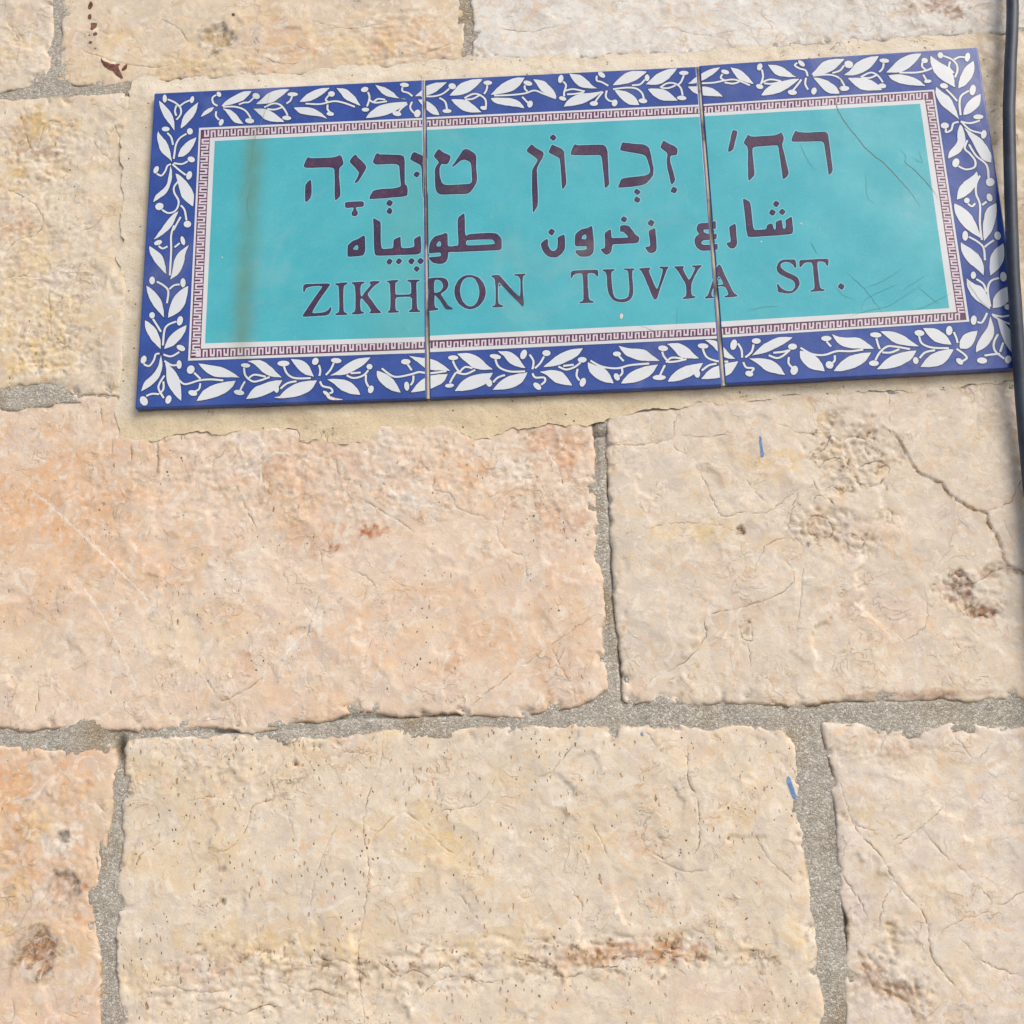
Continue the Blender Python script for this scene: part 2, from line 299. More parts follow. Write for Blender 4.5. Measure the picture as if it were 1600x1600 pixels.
LETTERS="""hebrew|he|-1877,1817 -1863,1859 -1846,1892 -1826,1878 -1770,1877 -1666,1875 -1637,1881 -1614,1894 -1599,1873 -1585,1826 -1592,1810 -1617,1785 -1618,1737 -1611,1646 -1605,1561 -1621,1540 -1645,1521 -1648,1596 -1650,1719 -1654,1788 -1688,1796 -1792,1799 -1862,1802|-1821,1708 -1816,1658 -1813,1580 -1828,1545 -1854,1523 -1860,1538 -1862,1608 -1862,1660 -1848,1685
hebrew|yod|-1499,1894 -1480,1862 -1439,1817 -1420,1784 -1430,1755 -1456,1708 -1478,1670 -1502,1655 -1506,1665 -1487,1697 -1474,1735 -1482,1755 -1511,1792 -1542,1830 -1542,1843 -1523,1871
hebrew|qamats|-1569,1509 -1500,1509 -1438,1507 -1437,1465 -1488,1464 -1495,1460 -1494,1449 -1478,1417 -1485,1396 -1504,1392 -1521,1398 -1527,1416 -1514,1441 -1508,1463 -1569,1460 -1573,1489
hebrew|bet|-1341,1893 -1326,1879 -1248,1875 -1179,1868 -1150,1856 -1144,1826 -1144,1722 -1144,1628 -1126,1611 -1123,1566 -1127,1537 -1151,1529 -1248,1525 -1397,1521 -1398,1534 -1386,1562 -1369,1593 -1294,1598 -1208,1600 -1173,1611 -1173,1640 -1180,1724 -1186,1783 -1208,1794 -1294,1797 -1358,1799 -1373,1817 -1370,1839 -1352,1884
hebrew|sheva|-1255,1513 -1226,1489 -1248,1453 -1283,1478|-1254,1449 -1229,1422 -1249,1389 -1279,1415
hebrew|vav|-1076,1888 -1046,1869 -1011,1851 -991,1840 -985,1816 -985,1713 -983,1609 -985,1545 -1007,1514 -1016,1518 -1019,1611 -1023,1760 -1038,1781 -1104,1823 -1104,1840 -1089,1872
hebrew|dagesh|-1061,1730 -1032,1709 -1055,1673 -1087,1699
hebrew|tet|-898,1901 -867,1871 -818,1842 -813,1823 -825,1787 -845,1769 -879,1778 -894,1746 -895,1694 -881,1629 -864,1607 -801,1602 -721,1602 -676,1604 -663,1623 -664,1694 -667,1765 -684,1786 -718,1804 -741,1795 -776,1765 -799,1745 -805,1752 -781,1788 -752,1835 -725,1879 -708,1889 -682,1882 -634,1844 -630,1821 -631,1724 -626,1646 -633,1605 -665,1549 -694,1523 -779,1526 -888,1528 -913,1544 -926,1580 -929,1677 -929,1738 -914,1767 -896,1790 -932,1836 -932,1852 -913,1884
hebrew|final nun|-229,1900 -203,1868 -155,1835 -146,1819 -154,1783 -180,1743 -198,1699 -200,1641 -199,1538 -200,1411 -214,1380 -233,1348 -238,1350 -239,1413 -239,1540 -235,1675 -227,1700 -201,1744 -190,1769 -205,1786 -264,1839 -267,1852 -248,1880
hebrew|vav|-83,1888 -51,1868 -9,1843 1,1816 2,1726 6,1603 3,1558 -18,1522 -26,1528 -28,1605 -30,1695 -32,1760 -40,1778 -104,1816 -111,1829 -98,1861
hebrew|holam|-76,1972 -47,1944 -72,1912 -103,1943
hebrew|resh|76,1883 95,1869 178,1868 275,1865 300,1847 309,1811 307,1740 308,1611 309,1541 282,1513 275,1523 273,1613 268,1716 262,1772 248,1782 163,1784 52,1792 45,1804 54,1833
hebrew|kaf|417,1877 440,1869 508,1857 576,1846 603,1822 614,1767 623,1689 626,1644 621,1599 605,1574 563,1529 523,1519 444,1512 368,1512 372,1527 394,1580 426,1588 494,1592 562,1597 593,1610 602,1632 599,1664 586,1723 574,1759 537,1773 465,1792 403,1807 400,1824
hebrew|sheva|495,1499 530,1472 505,1443 476,1469|492,1438 524,1414 505,1380 472,1403
hebrew|zayin|708,1875 730,1854 795,1814 805,1794 800,1752 785,1747 757,1749 748,1733 747,1694 761,1629 772,1558 768,1536 748,1514 740,1522 735,1573 723,1651 721,1702 733,1766 714,1787 686,1814 687,1827
hebrew|hiriq|756,1501 785,1478 766,1441 731,1462
hebrew|geresh|1206,1929 1236,1916 1231,1889 1212,1822 1198,1771 1181,1757 1161,1751 1159,1763 1176,1830 1192,1894
hebrew|het|1311,1884 1323,1870 1353,1864 1427,1866 1506,1867 1527,1877 1542,1887 1552,1872 1559,1833 1544,1798 1542,1776 1553,1691 1566,1588 1569,1553 1550,1529 1529,1512 1522,1521 1521,1591 1517,1694 1514,1774 1502,1786 1431,1784 1347,1780 1332,1769 1328,1718 1330,1641 1331,1570 1324,1548 1286,1512 1282,1529 1288,1617 1301,1784 1278,1808 1275,1821 1290,1852
hebrew|resh|1647,1898 1660,1882 1721,1874 1794,1874 1850,1875 1871,1856 1872,1795 1874,1685 1876,1576 1873,1554 1849,1527 1842,1540 1840,1649 1837,1765 1829,1794 1804,1799 1708,1801 1616,1807 1610,1818 1623,1855
arabic|final heh|-1428,1242 -1426,1177 -1425,1117 -1436,1082 -1461,1076 -1547,1074 -1551,1084 -1552,1154 -1545,1171 -1516,1199 -1475,1212|h -1491,1163 -1480,1162 -1474,1144 -1477,1125 -1510,1129 -1509,1141
arabic|alef yeh peh|-1369,1374 -1353,1359 -1321,1341 -1316,1327 -1316,1246 -1315,1161 -1307,1123 -1266,1123 -1232,1124 -1226,1141 -1225,1188 -1212,1198 -1182,1211 -1176,1211 -1175,1183 -1172,1133 -1164,1121 -1121,1121 -1085,1126 -1078,1138 -1080,1185 -1067,1197 -1033,1215 -1031,1155 -1031,1085 -1040,1072 -1068,1067 -1203,1070 -1347,1072 -1359,1088 -1364,1153 -1366,1264 -1369,1330
arabic|yeh dots|-1255,1050 -1228,1026 -1255,993 -1280,1019|-1189,1049 -1161,1023 -1187,994 -1212,1018
arabic|peh dots|-1101,1044 -1072,1023 -1097,987 -1126,1016|-1038,1043 -1008,1017 -1034,984 -1063,1015
arabic|peh dots|-1068,983 -1039,959 -1059,928 -1086,954
arabic|waw tah|-844,1228 -843,1165 -843,1125 -833,1117 -797,1118 -770,1121 -768,1161 -770,1241 -770,1337 -748,1356 -721,1376 -719,1309 -719,1208 -712,1193 -692,1206 -633,1208 -525,1207 -496,1198 -472,1172 -463,1144 -465,1079 -479,1070 -528,1069 -663,1070 -752,1071 -833,1073 -841,1067 -843,1035 -854,1001 -884,985 -915,986 -951,999 -980,1033 -980,1040 -942,1043 -901,1044 -891,1048 -892,1073 -932,1072 -971,1070 -976,1077 -975,1127 -963,1166 -936,1200 -904,1208|h -898,1163 -890,1147 -891,1120 -923,1124 -923,1137 -911,1154|h -713,1158 -661,1159 -548,1156 -526,1152 -515,1139 -512,1119 -572,1117 -662,1117 -713,1119
arabic|noon|-23,1169 -21,1087 -25,1050 -49,1014 -83,991 -111,991 -147,1004 -176,1040 -189,1078 -191,1103 -173,1123 -145,1141 -139,1125 -141,1094 -133,1065 -118,1044 -95,1043 -78,1059 -71,1102 -73,1146 -55,1154
arabic|noon dot|-117,1218 -86,1197 -109,1159 -139,1186
arabic|waw|172,1225 175,1182 178,1107 176,1039 168,1009 145,988 106,984 73,992 54,1012 43,1040 97,1037 128,1041 129,1066 98,1069 45,1070 48,1133 52,1158 72,1182 104,1202 138,1206|h 124,1159 130,1141 125,1119 96,1123 95,1134 107,1152
arabic|khah reh|302,1191 303,1144 305,1118 368,1118 421,1119 413,1131 395,1157 381,1166 366,1162 366,1212 395,1215 428,1209 449,1176 474,1134 496,1118 493,1087 479,1069 388,1070 313,1071 304,1057 299,1020 284,999 262,992 244,1001 227,1030 226,1039 253,1044 257,1072 256,1159 273,1174
arabic|khah dot|394,1289 423,1263 402,1232 371,1259
arabic|zay|611,1183 611,1114 614,1052 609,1009 591,992 569,987 548,1000 534,1032 538,1037 569,1041 567,1104 562,1157 577,1169
arabic|zay dot|581,1253 611,1226 589,1191 556,1217
arabic|ain|1030,1215 1032,1190 1032,1153 1014,1149 975,1150 942,1149 946,1130 967,1116 1006,1116 1032,1113 1030,1079 1019,1068 975,1069 934,1069 920,1051 926,1035 972,1029 1006,1034 1035,1035 1031,998 1016,984 969,985 914,989 886,1016 874,1053 876,1078 889,1099 912,1119 897,1145 896,1167 909,1194 929,1202 984,1202 1007,1204
arabic|reh|1165,1186 1170,1164 1166,1108 1170,1052 1164,1016 1146,995 1127,992 1108,1003 1095,1032 1096,1041 1121,1044 1125,1061 1123,1111 1121,1154 1131,1166
arabic|alef sheen|1232,1374 1247,1372 1281,1348 1284,1314 1286,1226 1288,1129 1327,1127 1377,1129 1381,1158 1394,1167 1420,1174 1424,1144 1429,1122 1440,1125 1446,1155 1443,1180 1459,1188 1488,1199 1489,1165 1490,1127 1508,1126 1513,1157 1512,1191 1532,1203 1559,1220 1559,1161 1560,1111 1556,1090 1538,1081 1428,1076 1262,1073 1244,1082 1238,1117 1238,1204 1236,1291
arabic|sheen dots|1459,1349 1488,1327 1463,1291 1434,1318|1426,1285 1456,1260 1432,1227 1402,1251|1496,1284 1523,1259 1497,1228 1470,1254
latin|Z|-1859,880 -1777,879 -1675,877 -1672,864 -1736,766 -1798,660 -1767,653 -1711,658 -1681,672 -1670,696 -1660,694 -1662,665 -1680,633 -1773,631 -1859,631 -1860,642 -1819,710 -1770,786 -1723,855 -1737,860 -1788,861 -1821,857 -1841,842 -1852,816 -1861,825
latin|I|-1636,875 -1608,876 -1549,878 -1547,868 -1571,856 -1576,838 -1577,752 -1573,660 -1563,648 -1548,641 -1549,630 -1588,630 -1632,633 -1632,642 -1608,653 -1604,680 -1607,778 -1610,849 -1619,859 -1635,866
latin|K|-1520,876 -1478,878 -1429,878 -1429,867 -1450,859 -1456,837 -1456,770 -1448,763 -1416,811 -1383,852 -1395,865 -1391,876 -1355,878 -1321,874 -1322,866 -1355,847 -1382,815 -1410,780 -1382,736 -1343,673 -1312,638 -1315,630 -1393,632 -1394,642 -1379,650 -1399,688 -1432,732 -1447,752 -1456,746 -1457,697 -1453,654 -1431,644 -1432,634 -1476,630 -1518,633 -1518,642 -1496,650 -1491,686 -1492,772 -1496,846 -1506,860 -1520,868
latin|H|-1279,872 -1237,878 -1192,877 -1193,866 -1213,855 -1214,806 -1213,765 -1159,763 -1103,762 -1101,812 -1105,856 -1130,864 -1129,874 -1085,874 -1039,872 -1042,863 -1063,856 -1066,823 -1064,749 -1062,664 -1056,643 -1038,633 -1041,625 -1120,629 -1121,637 -1100,647 -1096,678 -1098,744 -1159,747 -1212,745 -1213,684 -1209,645 -1188,640 -1188,630 -1267,631 -1269,640 -1251,647 -1247,686 -1248,783 -1252,854 -1262,864
latin|R|-1008,869 -987,877 -923,883 -873,877 -851,860 -841,829 -846,799 -866,776 -896,756 -891,740 -869,703 -842,659 -814,642 -815,633 -859,634 -870,648 -903,711 -936,749 -940,743 -942,682 -936,652 -913,644 -914,634 -953,631 -1003,628 -1004,637 -984,645 -981,684 -977,769 -982,837 -993,850 -1006,858|h -941,859 -918,867 -893,853 -880,828 -880,801 -896,777 -919,766 -942,766
latin|O|-699,890 -666,884 -627,864 -600,826 -584,779 -584,736 -597,695 -626,654 -665,632 -698,627 -737,641 -775,677 -797,723 -803,772 -795,815 -772,856 -739,884|h -708,872 -739,855 -756,819 -762,782 -758,733 -744,690 -720,659 -692,647 -665,656 -642,685 -630,727 -628,769 -637,818 -655,856 -677,871
latin|N|-545,876 -515,879 -485,878 -455,833 -396,754 -353,706 -345,712 -342,772 -341,833 -352,860 -385,871 -383,878 -343,878 -304,877 -305,868 -322,860 -327,820 -326,723 -323,638 -332,629 -355,658 -414,727 -467,794 -494,826 -498,781 -500,696 -497,659 -463,642 -465,633 -505,632 -542,632 -542,642 -521,651 -516,684 -515,769 -519,843 -527,859 -542,867
latin|T|10,881 55,884 126,885 197,883 199,856 198,829 191,828 177,851 151,859 125,857 123,806 124,738 125,675 130,655 157,644 158,634 106,633 58,633 58,641 85,653 90,682 92,769 90,852 80,860 45,860 28,850 12,821 7,825
latin|U|230,880 267,882 314,880 313,872 291,861 288,827 289,758 293,690 307,661 335,649 370,649 398,668 406,704 407,772 405,855 395,867 374,873 376,881 413,879 451,877 449,868 434,860 432,829 433,770 432,712 428,674 405,641 369,626 330,628 291,645 267,682 256,741 256,823 251,860 229,871
latin|V|476,875 515,878 562,878 561,871 549,862 550,837 570,773 594,708 608,737 629,799 645,851 642,866 620,872 623,881 656,880 686,879 684,870 671,860 662,831 641,779 615,712 591,639 576,632 565,647 545,711 519,795 498,854
latin|Y|717,878 753,879 791,877 789,866 780,859 797,814 818,768 835,793 860,840 866,862 845,870 847,880 880,879 913,877 911,869 892,853 862,801 837,754 831,730 828,672 832,650 855,644 853,634 811,629 765,629 766,638 788,647 794,674 794,741 777,776 750,836 730,866
latin|A|1034,879 1042,867 1064,800 1093,721 1114,657 1141,636 1138,628 1094,625 1050,626 1049,634 1078,644 1075,669 1061,705 1031,712 1004,706 980,705 965,665 964,638 985,634 983,626 946,625 917,626 918,634 937,645 950,675 971,732 993,794 1008,851|h 1023,795 1008,759 999,723 1027,722 1051,725 1039,762
latin|S|1552,888 1557,866 1555,824 1545,823 1535,847 1511,868 1485,872 1458,864 1448,845 1455,823 1483,797 1524,773 1555,754 1568,724 1567,696 1549,663 1517,636 1486,631 1447,639 1416,647 1414,680 1414,708 1421,711 1434,683 1458,660 1492,649 1518,655 1533,678 1536,707 1521,732 1483,753 1446,774 1424,800 1420,829 1432,863 1456,886 1482,890 1517,888
latin|T|1582,881 1630,881 1700,882 1778,881 1779,854 1771,826 1762,828 1754,853 1729,862 1703,862 1699,819 1699,737 1703,669 1711,657 1733,648 1731,639 1681,638 1632,639 1634,646 1659,655 1666,671 1668,753 1668,845 1663,858 1628,862 1606,852 1588,826 1578,828
latin|period|1843,695 1872,672 1850,637 1819,664"""
LEAVES="""-2967,2438 -2956,2372 -2916,2281 -2862,2205 / -2833,2159 -2838,2243 -2868,2326 -2922,2394
-2667,2406 -2713,2365 -2767,2304 -2788,2240 / -2793,2179 -2749,2214 -2695,2283 -2673,2347
-2958,2181 -2965,2127 -2950,2058 -2927,1997 -2878,1947 / -2837,1903 -2852,1980 -2874,2053 -2898,2094 -2937,2145
-2666,2108 -2721,2084 -2776,2031 -2795,1985 / -2803,1942 -2744,1955 -2704,2003 -2678,2057
-2967,1582 -2947,1648 -2880,1714 -2863,1799 / -2851,1893 -2833,1821 -2836,1751 -2863,1662 -2917,1615
-2669,1531 -2749,1605 -2776,1677 -2797,1748 / -2814,1820 -2772,1794 -2708,1720 -2666,1632
-2768,1510 -2813,1485 -2865,1419 -2910,1345 / -2951,1283 -2901,1306 -2821,1378 -2784,1468
-2651,2264 -2625,2316 -2583,2346 / -2545,2352 -2561,2318 -2602,2290
-2267,2468 -2338,2470 -2422,2428 -2471,2391 / -2502,2349 -2413,2363 -2335,2390 -2294,2432
-2322,2192 -2393,2208 -2445,2276 -2468,2309 / -2493,2339 -2433,2323 -2382,2280 -2344,2224
-1989,2466 -2067,2471 -2152,2444 -2200,2398 / -2246,2352 -2135,2354 -2072,2390 -2023,2433
-2018,2190 -2068,2244 -2134,2297 -2191,2317 / -2265,2320 -2218,2270 -2167,2218 -2103,2195
-1690,2461 -1768,2461 -1853,2425 -1894,2387 / -1922,2350 -1837,2354 -1767,2391 -1718,2430
-1700,2190 -1750,2249 -1822,2298 -1893,2311 / -1964,2311 -1920,2259 -1849,2236 -1764,2218
-1654,2457 -1583,2446 -1526,2397 -1490,2346 / -1460,2286 -1525,2319 -1582,2355 -1614,2402
-1367,2468 -1286,2438 -1222,2389 -1187,2346 / -1131,2328 -1215,2341 -1286,2365 -1328,2408
-1433,2184 -1391,2243 -1314,2294 -1201,2308 / -1117,2306 -1173,2253 -1271,2203 -1356,2189
-2974,1247 -2966,1183 -2925,1108 -2874,1045 / -2834,1003 -2847,1089 -2879,1166 -2938,1218
-2679,1238 -2743,1192 -2784,1131 -2798,1041 / -2810,961 -2746,1009 -2715,1082 -2705,1164
-2979,934 -2962,856 -2921,773 -2870,711 / -2832,666 -2843,747 -2868,825 -2927,895
-2674,918 -2742,874 -2783,817 -2806,745 / -2811,669 -2738,705 -2693,768 -2677,849
-2975,669 -2966,596 -2924,517 -2878,464 / -2845,432 -2851,506 -2882,583 -2927,637
-2671,614 -2741,581 -2796,525 -2817,476 / -2827,434 -2760,458 -2708,511 -2680,563
-2973,123 -2953,196 -2893,257 -2863,313 / -2845,408 -2826,311 -2849,223 -2908,162
-2682,40 -2738,94 -2792,181 -2803,267 / -2816,349 -2751,286 -2708,220 -2688,134
-2586,322 -2494,303 -2410,283 -2335,240 / -2279,196 -2370,202 -2463,212 -2535,259
-2586,37 -2539,115 -2474,154 -2395,173 / -2308,180 -2340,121 -2405,75 -2497,48
-2246,319 -2147,322 -2070,269 -2027,222 / -1986,183 -2070,193 -2134,231 -2182,284
-2242,36 -2194,113 -2129,145 -2056,165 / -1986,169 -2021,106 -2087,67 -2165,42
-1943,323 -1860,308 -1810,268 -1790,225 / -1768,178 -1831,195 -1881,236 -1915,280
-1378,305 -1469,302 -1548,265 -1607,218 / -1671,182 -1560,182 -1475,220 -1419,260
-2016,41 -1962,101 -1890,140 -1817,154 / -1747,155 -1787,87 -1862,45 -1947,32
-1448,28 -1477,89 -1533,137 -1606,158 / -1689,160 -1632,115 -1585,71 -1519,40
-1344,208 -1338,146 -1289,85 -1230,47 / -1173,31 -1202,97 -1241,151 -1296,189
-825,2453 -909,2455 -980,2435 -1037,2382 / -1076,2344 -988,2347 -924,2367 -860,2419
-884,2175 -911,2237 -960,2293 -1009,2316 / -1054,2322 -1016,2268 -968,2209 -926,2182
-567,2463 -641,2466 -733,2436 -786,2379 / -819,2336 -728,2335 -657,2366 -600,2419
-577,2181 -625,2235 -687,2292 -756,2306 / -808,2306 -771,2252 -716,2204 -647,2182
-258,2457 -333,2459 -418,2424 -482,2366 / -521,2320 -434,2328 -350,2347 -292,2400
-265,2192 -303,2255 -365,2288 -449,2300 / -521,2301 -492,2259 -423,2231 -339,2213
-207,2443 -124,2418 -67,2353 -41,2303 / -37,2261 -93,2290 -148,2334 -181,2393
57,2470 143,2453 203,2392 233,2353 / 274,2328 194,2333 125,2357 85,2408
7,2191 44,2250 122,2293 220,2300 / 304,2309 232,2251 147,2208 77,2195
630,2451 562,2462 478,2453 412,2400 / 365,2347 444,2350 529,2372 594,2416
559,2170 535,2235 483,2286 428,2306 / 377,2312 412,2251 464,2191 511,2174
849,2464 777,2461 691,2423 643,2376 / 603,2340 707,2333 779,2377 823,2426
839,2190 798,2242 746,2289 678,2306 / 619,2305 653,2248 706,2205 767,2192
-1132,306 -1050,290 -958,272 -886,226 / -830,176 -919,182 -998,197 -1063,250
-1113,30 -1058,104 -992,146 -920,158 / -851,159 -887,93 -960,55 -1038,36
-795,302 -707,305 -627,259 -582,208 / -540,171 -618,173 -683,190 -744,248
-816,26 -763,97 -697,136 -618,149 / -544,151 -587,79 -660,40 -738,26
-519,308 -432,301 -378,261 -346,210 / -318,168 -382,183 -436,215 -474,266
75,302 -20,296 -106,258 -166,211 / -213,171 -109,179 -23,213 33,245
-559,22 -502,85 -436,123 -364,137 / -307,144 -346,74 -406,35 -478,22
-11,27 -38,83 -84,137 -155,152 / -238,142 -183,108 -133,60 -75,37
94,200 98,139 140,81 203,43 / 269,29 246,97 205,151 145,175
305,309 378,287 481,271 539,223 / 592,177 502,181 425,195 347,240
307,27 361,94 428,130 500,150 / 574,159 528,88 462,46 383,28
632,304 716,306 781,267 817,223 / 856,183 773,187 714,207 672,266
619,25 670,90 738,132 809,146 / 878,157 834,87 764,48 692,27
1160,2453 1079,2441 986,2391 939,2354 / 907,2325 967,2326 1044,2358 1114,2404
1159,2201 1123,2252 1069,2290 1002,2303 / 906,2307 947,2251 1012,2223 1093,2211
1222,2449 1295,2424 1343,2368 1370,2326 / 1389,2290 1331,2311 1274,2343 1245,2395
1492,2455 1580,2437 1643,2384 1677,2347 / 1715,2330 1638,2335 1558,2354 1517,2401
1423,2195 1468,2256 1546,2300 1652,2322 / 1719,2322 1646,2259 1561,2212 1478,2195
2055,2465 1978,2470 1894,2451 1837,2394 / 1792,2346 1861,2338 1953,2369 2010,2418
1989,2177 1970,2233 1916,2288 1859,2318 / 1805,2325 1846,2258 1892,2195 1949,2176
2298,2474 2216,2469 2130,2431 2080,2373 / 2023,2326 2112,2322 2205,2362 2262,2419
2292,2187 2252,2250 2183,2294 2110,2305 / 2048,2306 2089,2248 2136,2202 2208,2187
2602,2475 2528,2475 2435,2437 2368,2372 / 2324,2330 2422,2325 2500,2360 2567,2425
2599,2200 2547,2260 2478,2299 2406,2314 / 2336,2308 2378,2255 2455,2221 2527,2208
2655,2458 2650,2380 2676,2292 2734,2224 / 2801,2175 2804,2258 2785,2337 2714,2398
2958,2395 2896,2347 2851,2280 2829,2221 / 2819,2165 2877,2193 2937,2266 2958,2334
2665,2198 2656,2126 2683,2043 2734,1983 / 2797,1908 2788,1985 2761,2089 2717,2139
2974,2118 2899,2080 2856,2032 2834,1991 / 2827,1945 2884,1962 2949,2017 2968,2072
2677,1603 2695,1664 2754,1735 2769,1818 / 2794,1880 2815,1849 2821,1748 2776,1659 2722,1624
2973,1556 2909,1593 2862,1729 2835,1805 / 2816,1857 2874,1803 2938,1741 2981,1630
2698,1281 2720,1366 2765,1421 2828,1463 / 2865,1505 2869,1431 2813,1344 2750,1299
2677,1263 2673,1190 2704,1100 2759,1030 / 2835,969 2820,1046 2791,1152 2734,1224
2968,1250 2894,1202 2862,1123 2845,1044 / 2840,949 2906,1025 2947,1119 2962,1182
2684,962 2682,888 2710,811 2759,756 / 2811,692 2819,781 2793,861 2731,923
2975,941 2902,887 2866,826 2854,756 / 2848,690 2918,744 2962,813 2973,891
2691,691 2686,621 2717,537 2770,484 / 2822,437 2819,524 2792,611 2731,648
2978,620 2904,589 2856,538 2838,485 / 2833,451 2894,459 2947,495 2983,554
2680,135 2694,195 2737,261 2778,312 / 2814,409 2829,309 2809,235 2752,169
2931,100 2885,185 2863,277 2857,338 / 2848,395 2908,336 2945,258 2956,182
888,321 958,316 1013,271 1058,208 / 1098,165 1025,180 979,220 941,272
845,33 908,102 972,129 1050,148 / 1114,156 1058,69 994,42 917,31
1492,313 1392,315 1305,280 1246,237 / 1197,186 1299,204 1385,242 1455,280
1415,34 1387,97 1342,144 1268,168 / 1173,172 1236,124 1281,76 1348,48
1522,211 1523,147 1566,85 1619,60 / 1680,48 1665,110 1622,173 1569,201
1743,322 1821,292 1918,287 1982,241 / 2026,194 1937,200 1855,210 1788,240
1728,46 1783,112 1849,154 1927,173 / 1999,175 1955,111 1881,67 1804,48
2065,325 2150,321 2229,282 2273,242 / 2326,197 2241,207 2161,229 2113,274
2014,47 2079,112 2138,147 2223,170 / 2302,174 2258,111 2184,67 2100,48
2350,334 2435,329 2492,288 2518,249 / 2537,200 2462,211 2411,239 2379,284
2303,49 2355,114 2407,149 2478,168 / 2546,172 2497,96 2437,54 2367,46
2721,298 2651,288 2605,255 2584,216 / 2581,170 2635,165 2677,203 2701,248"""
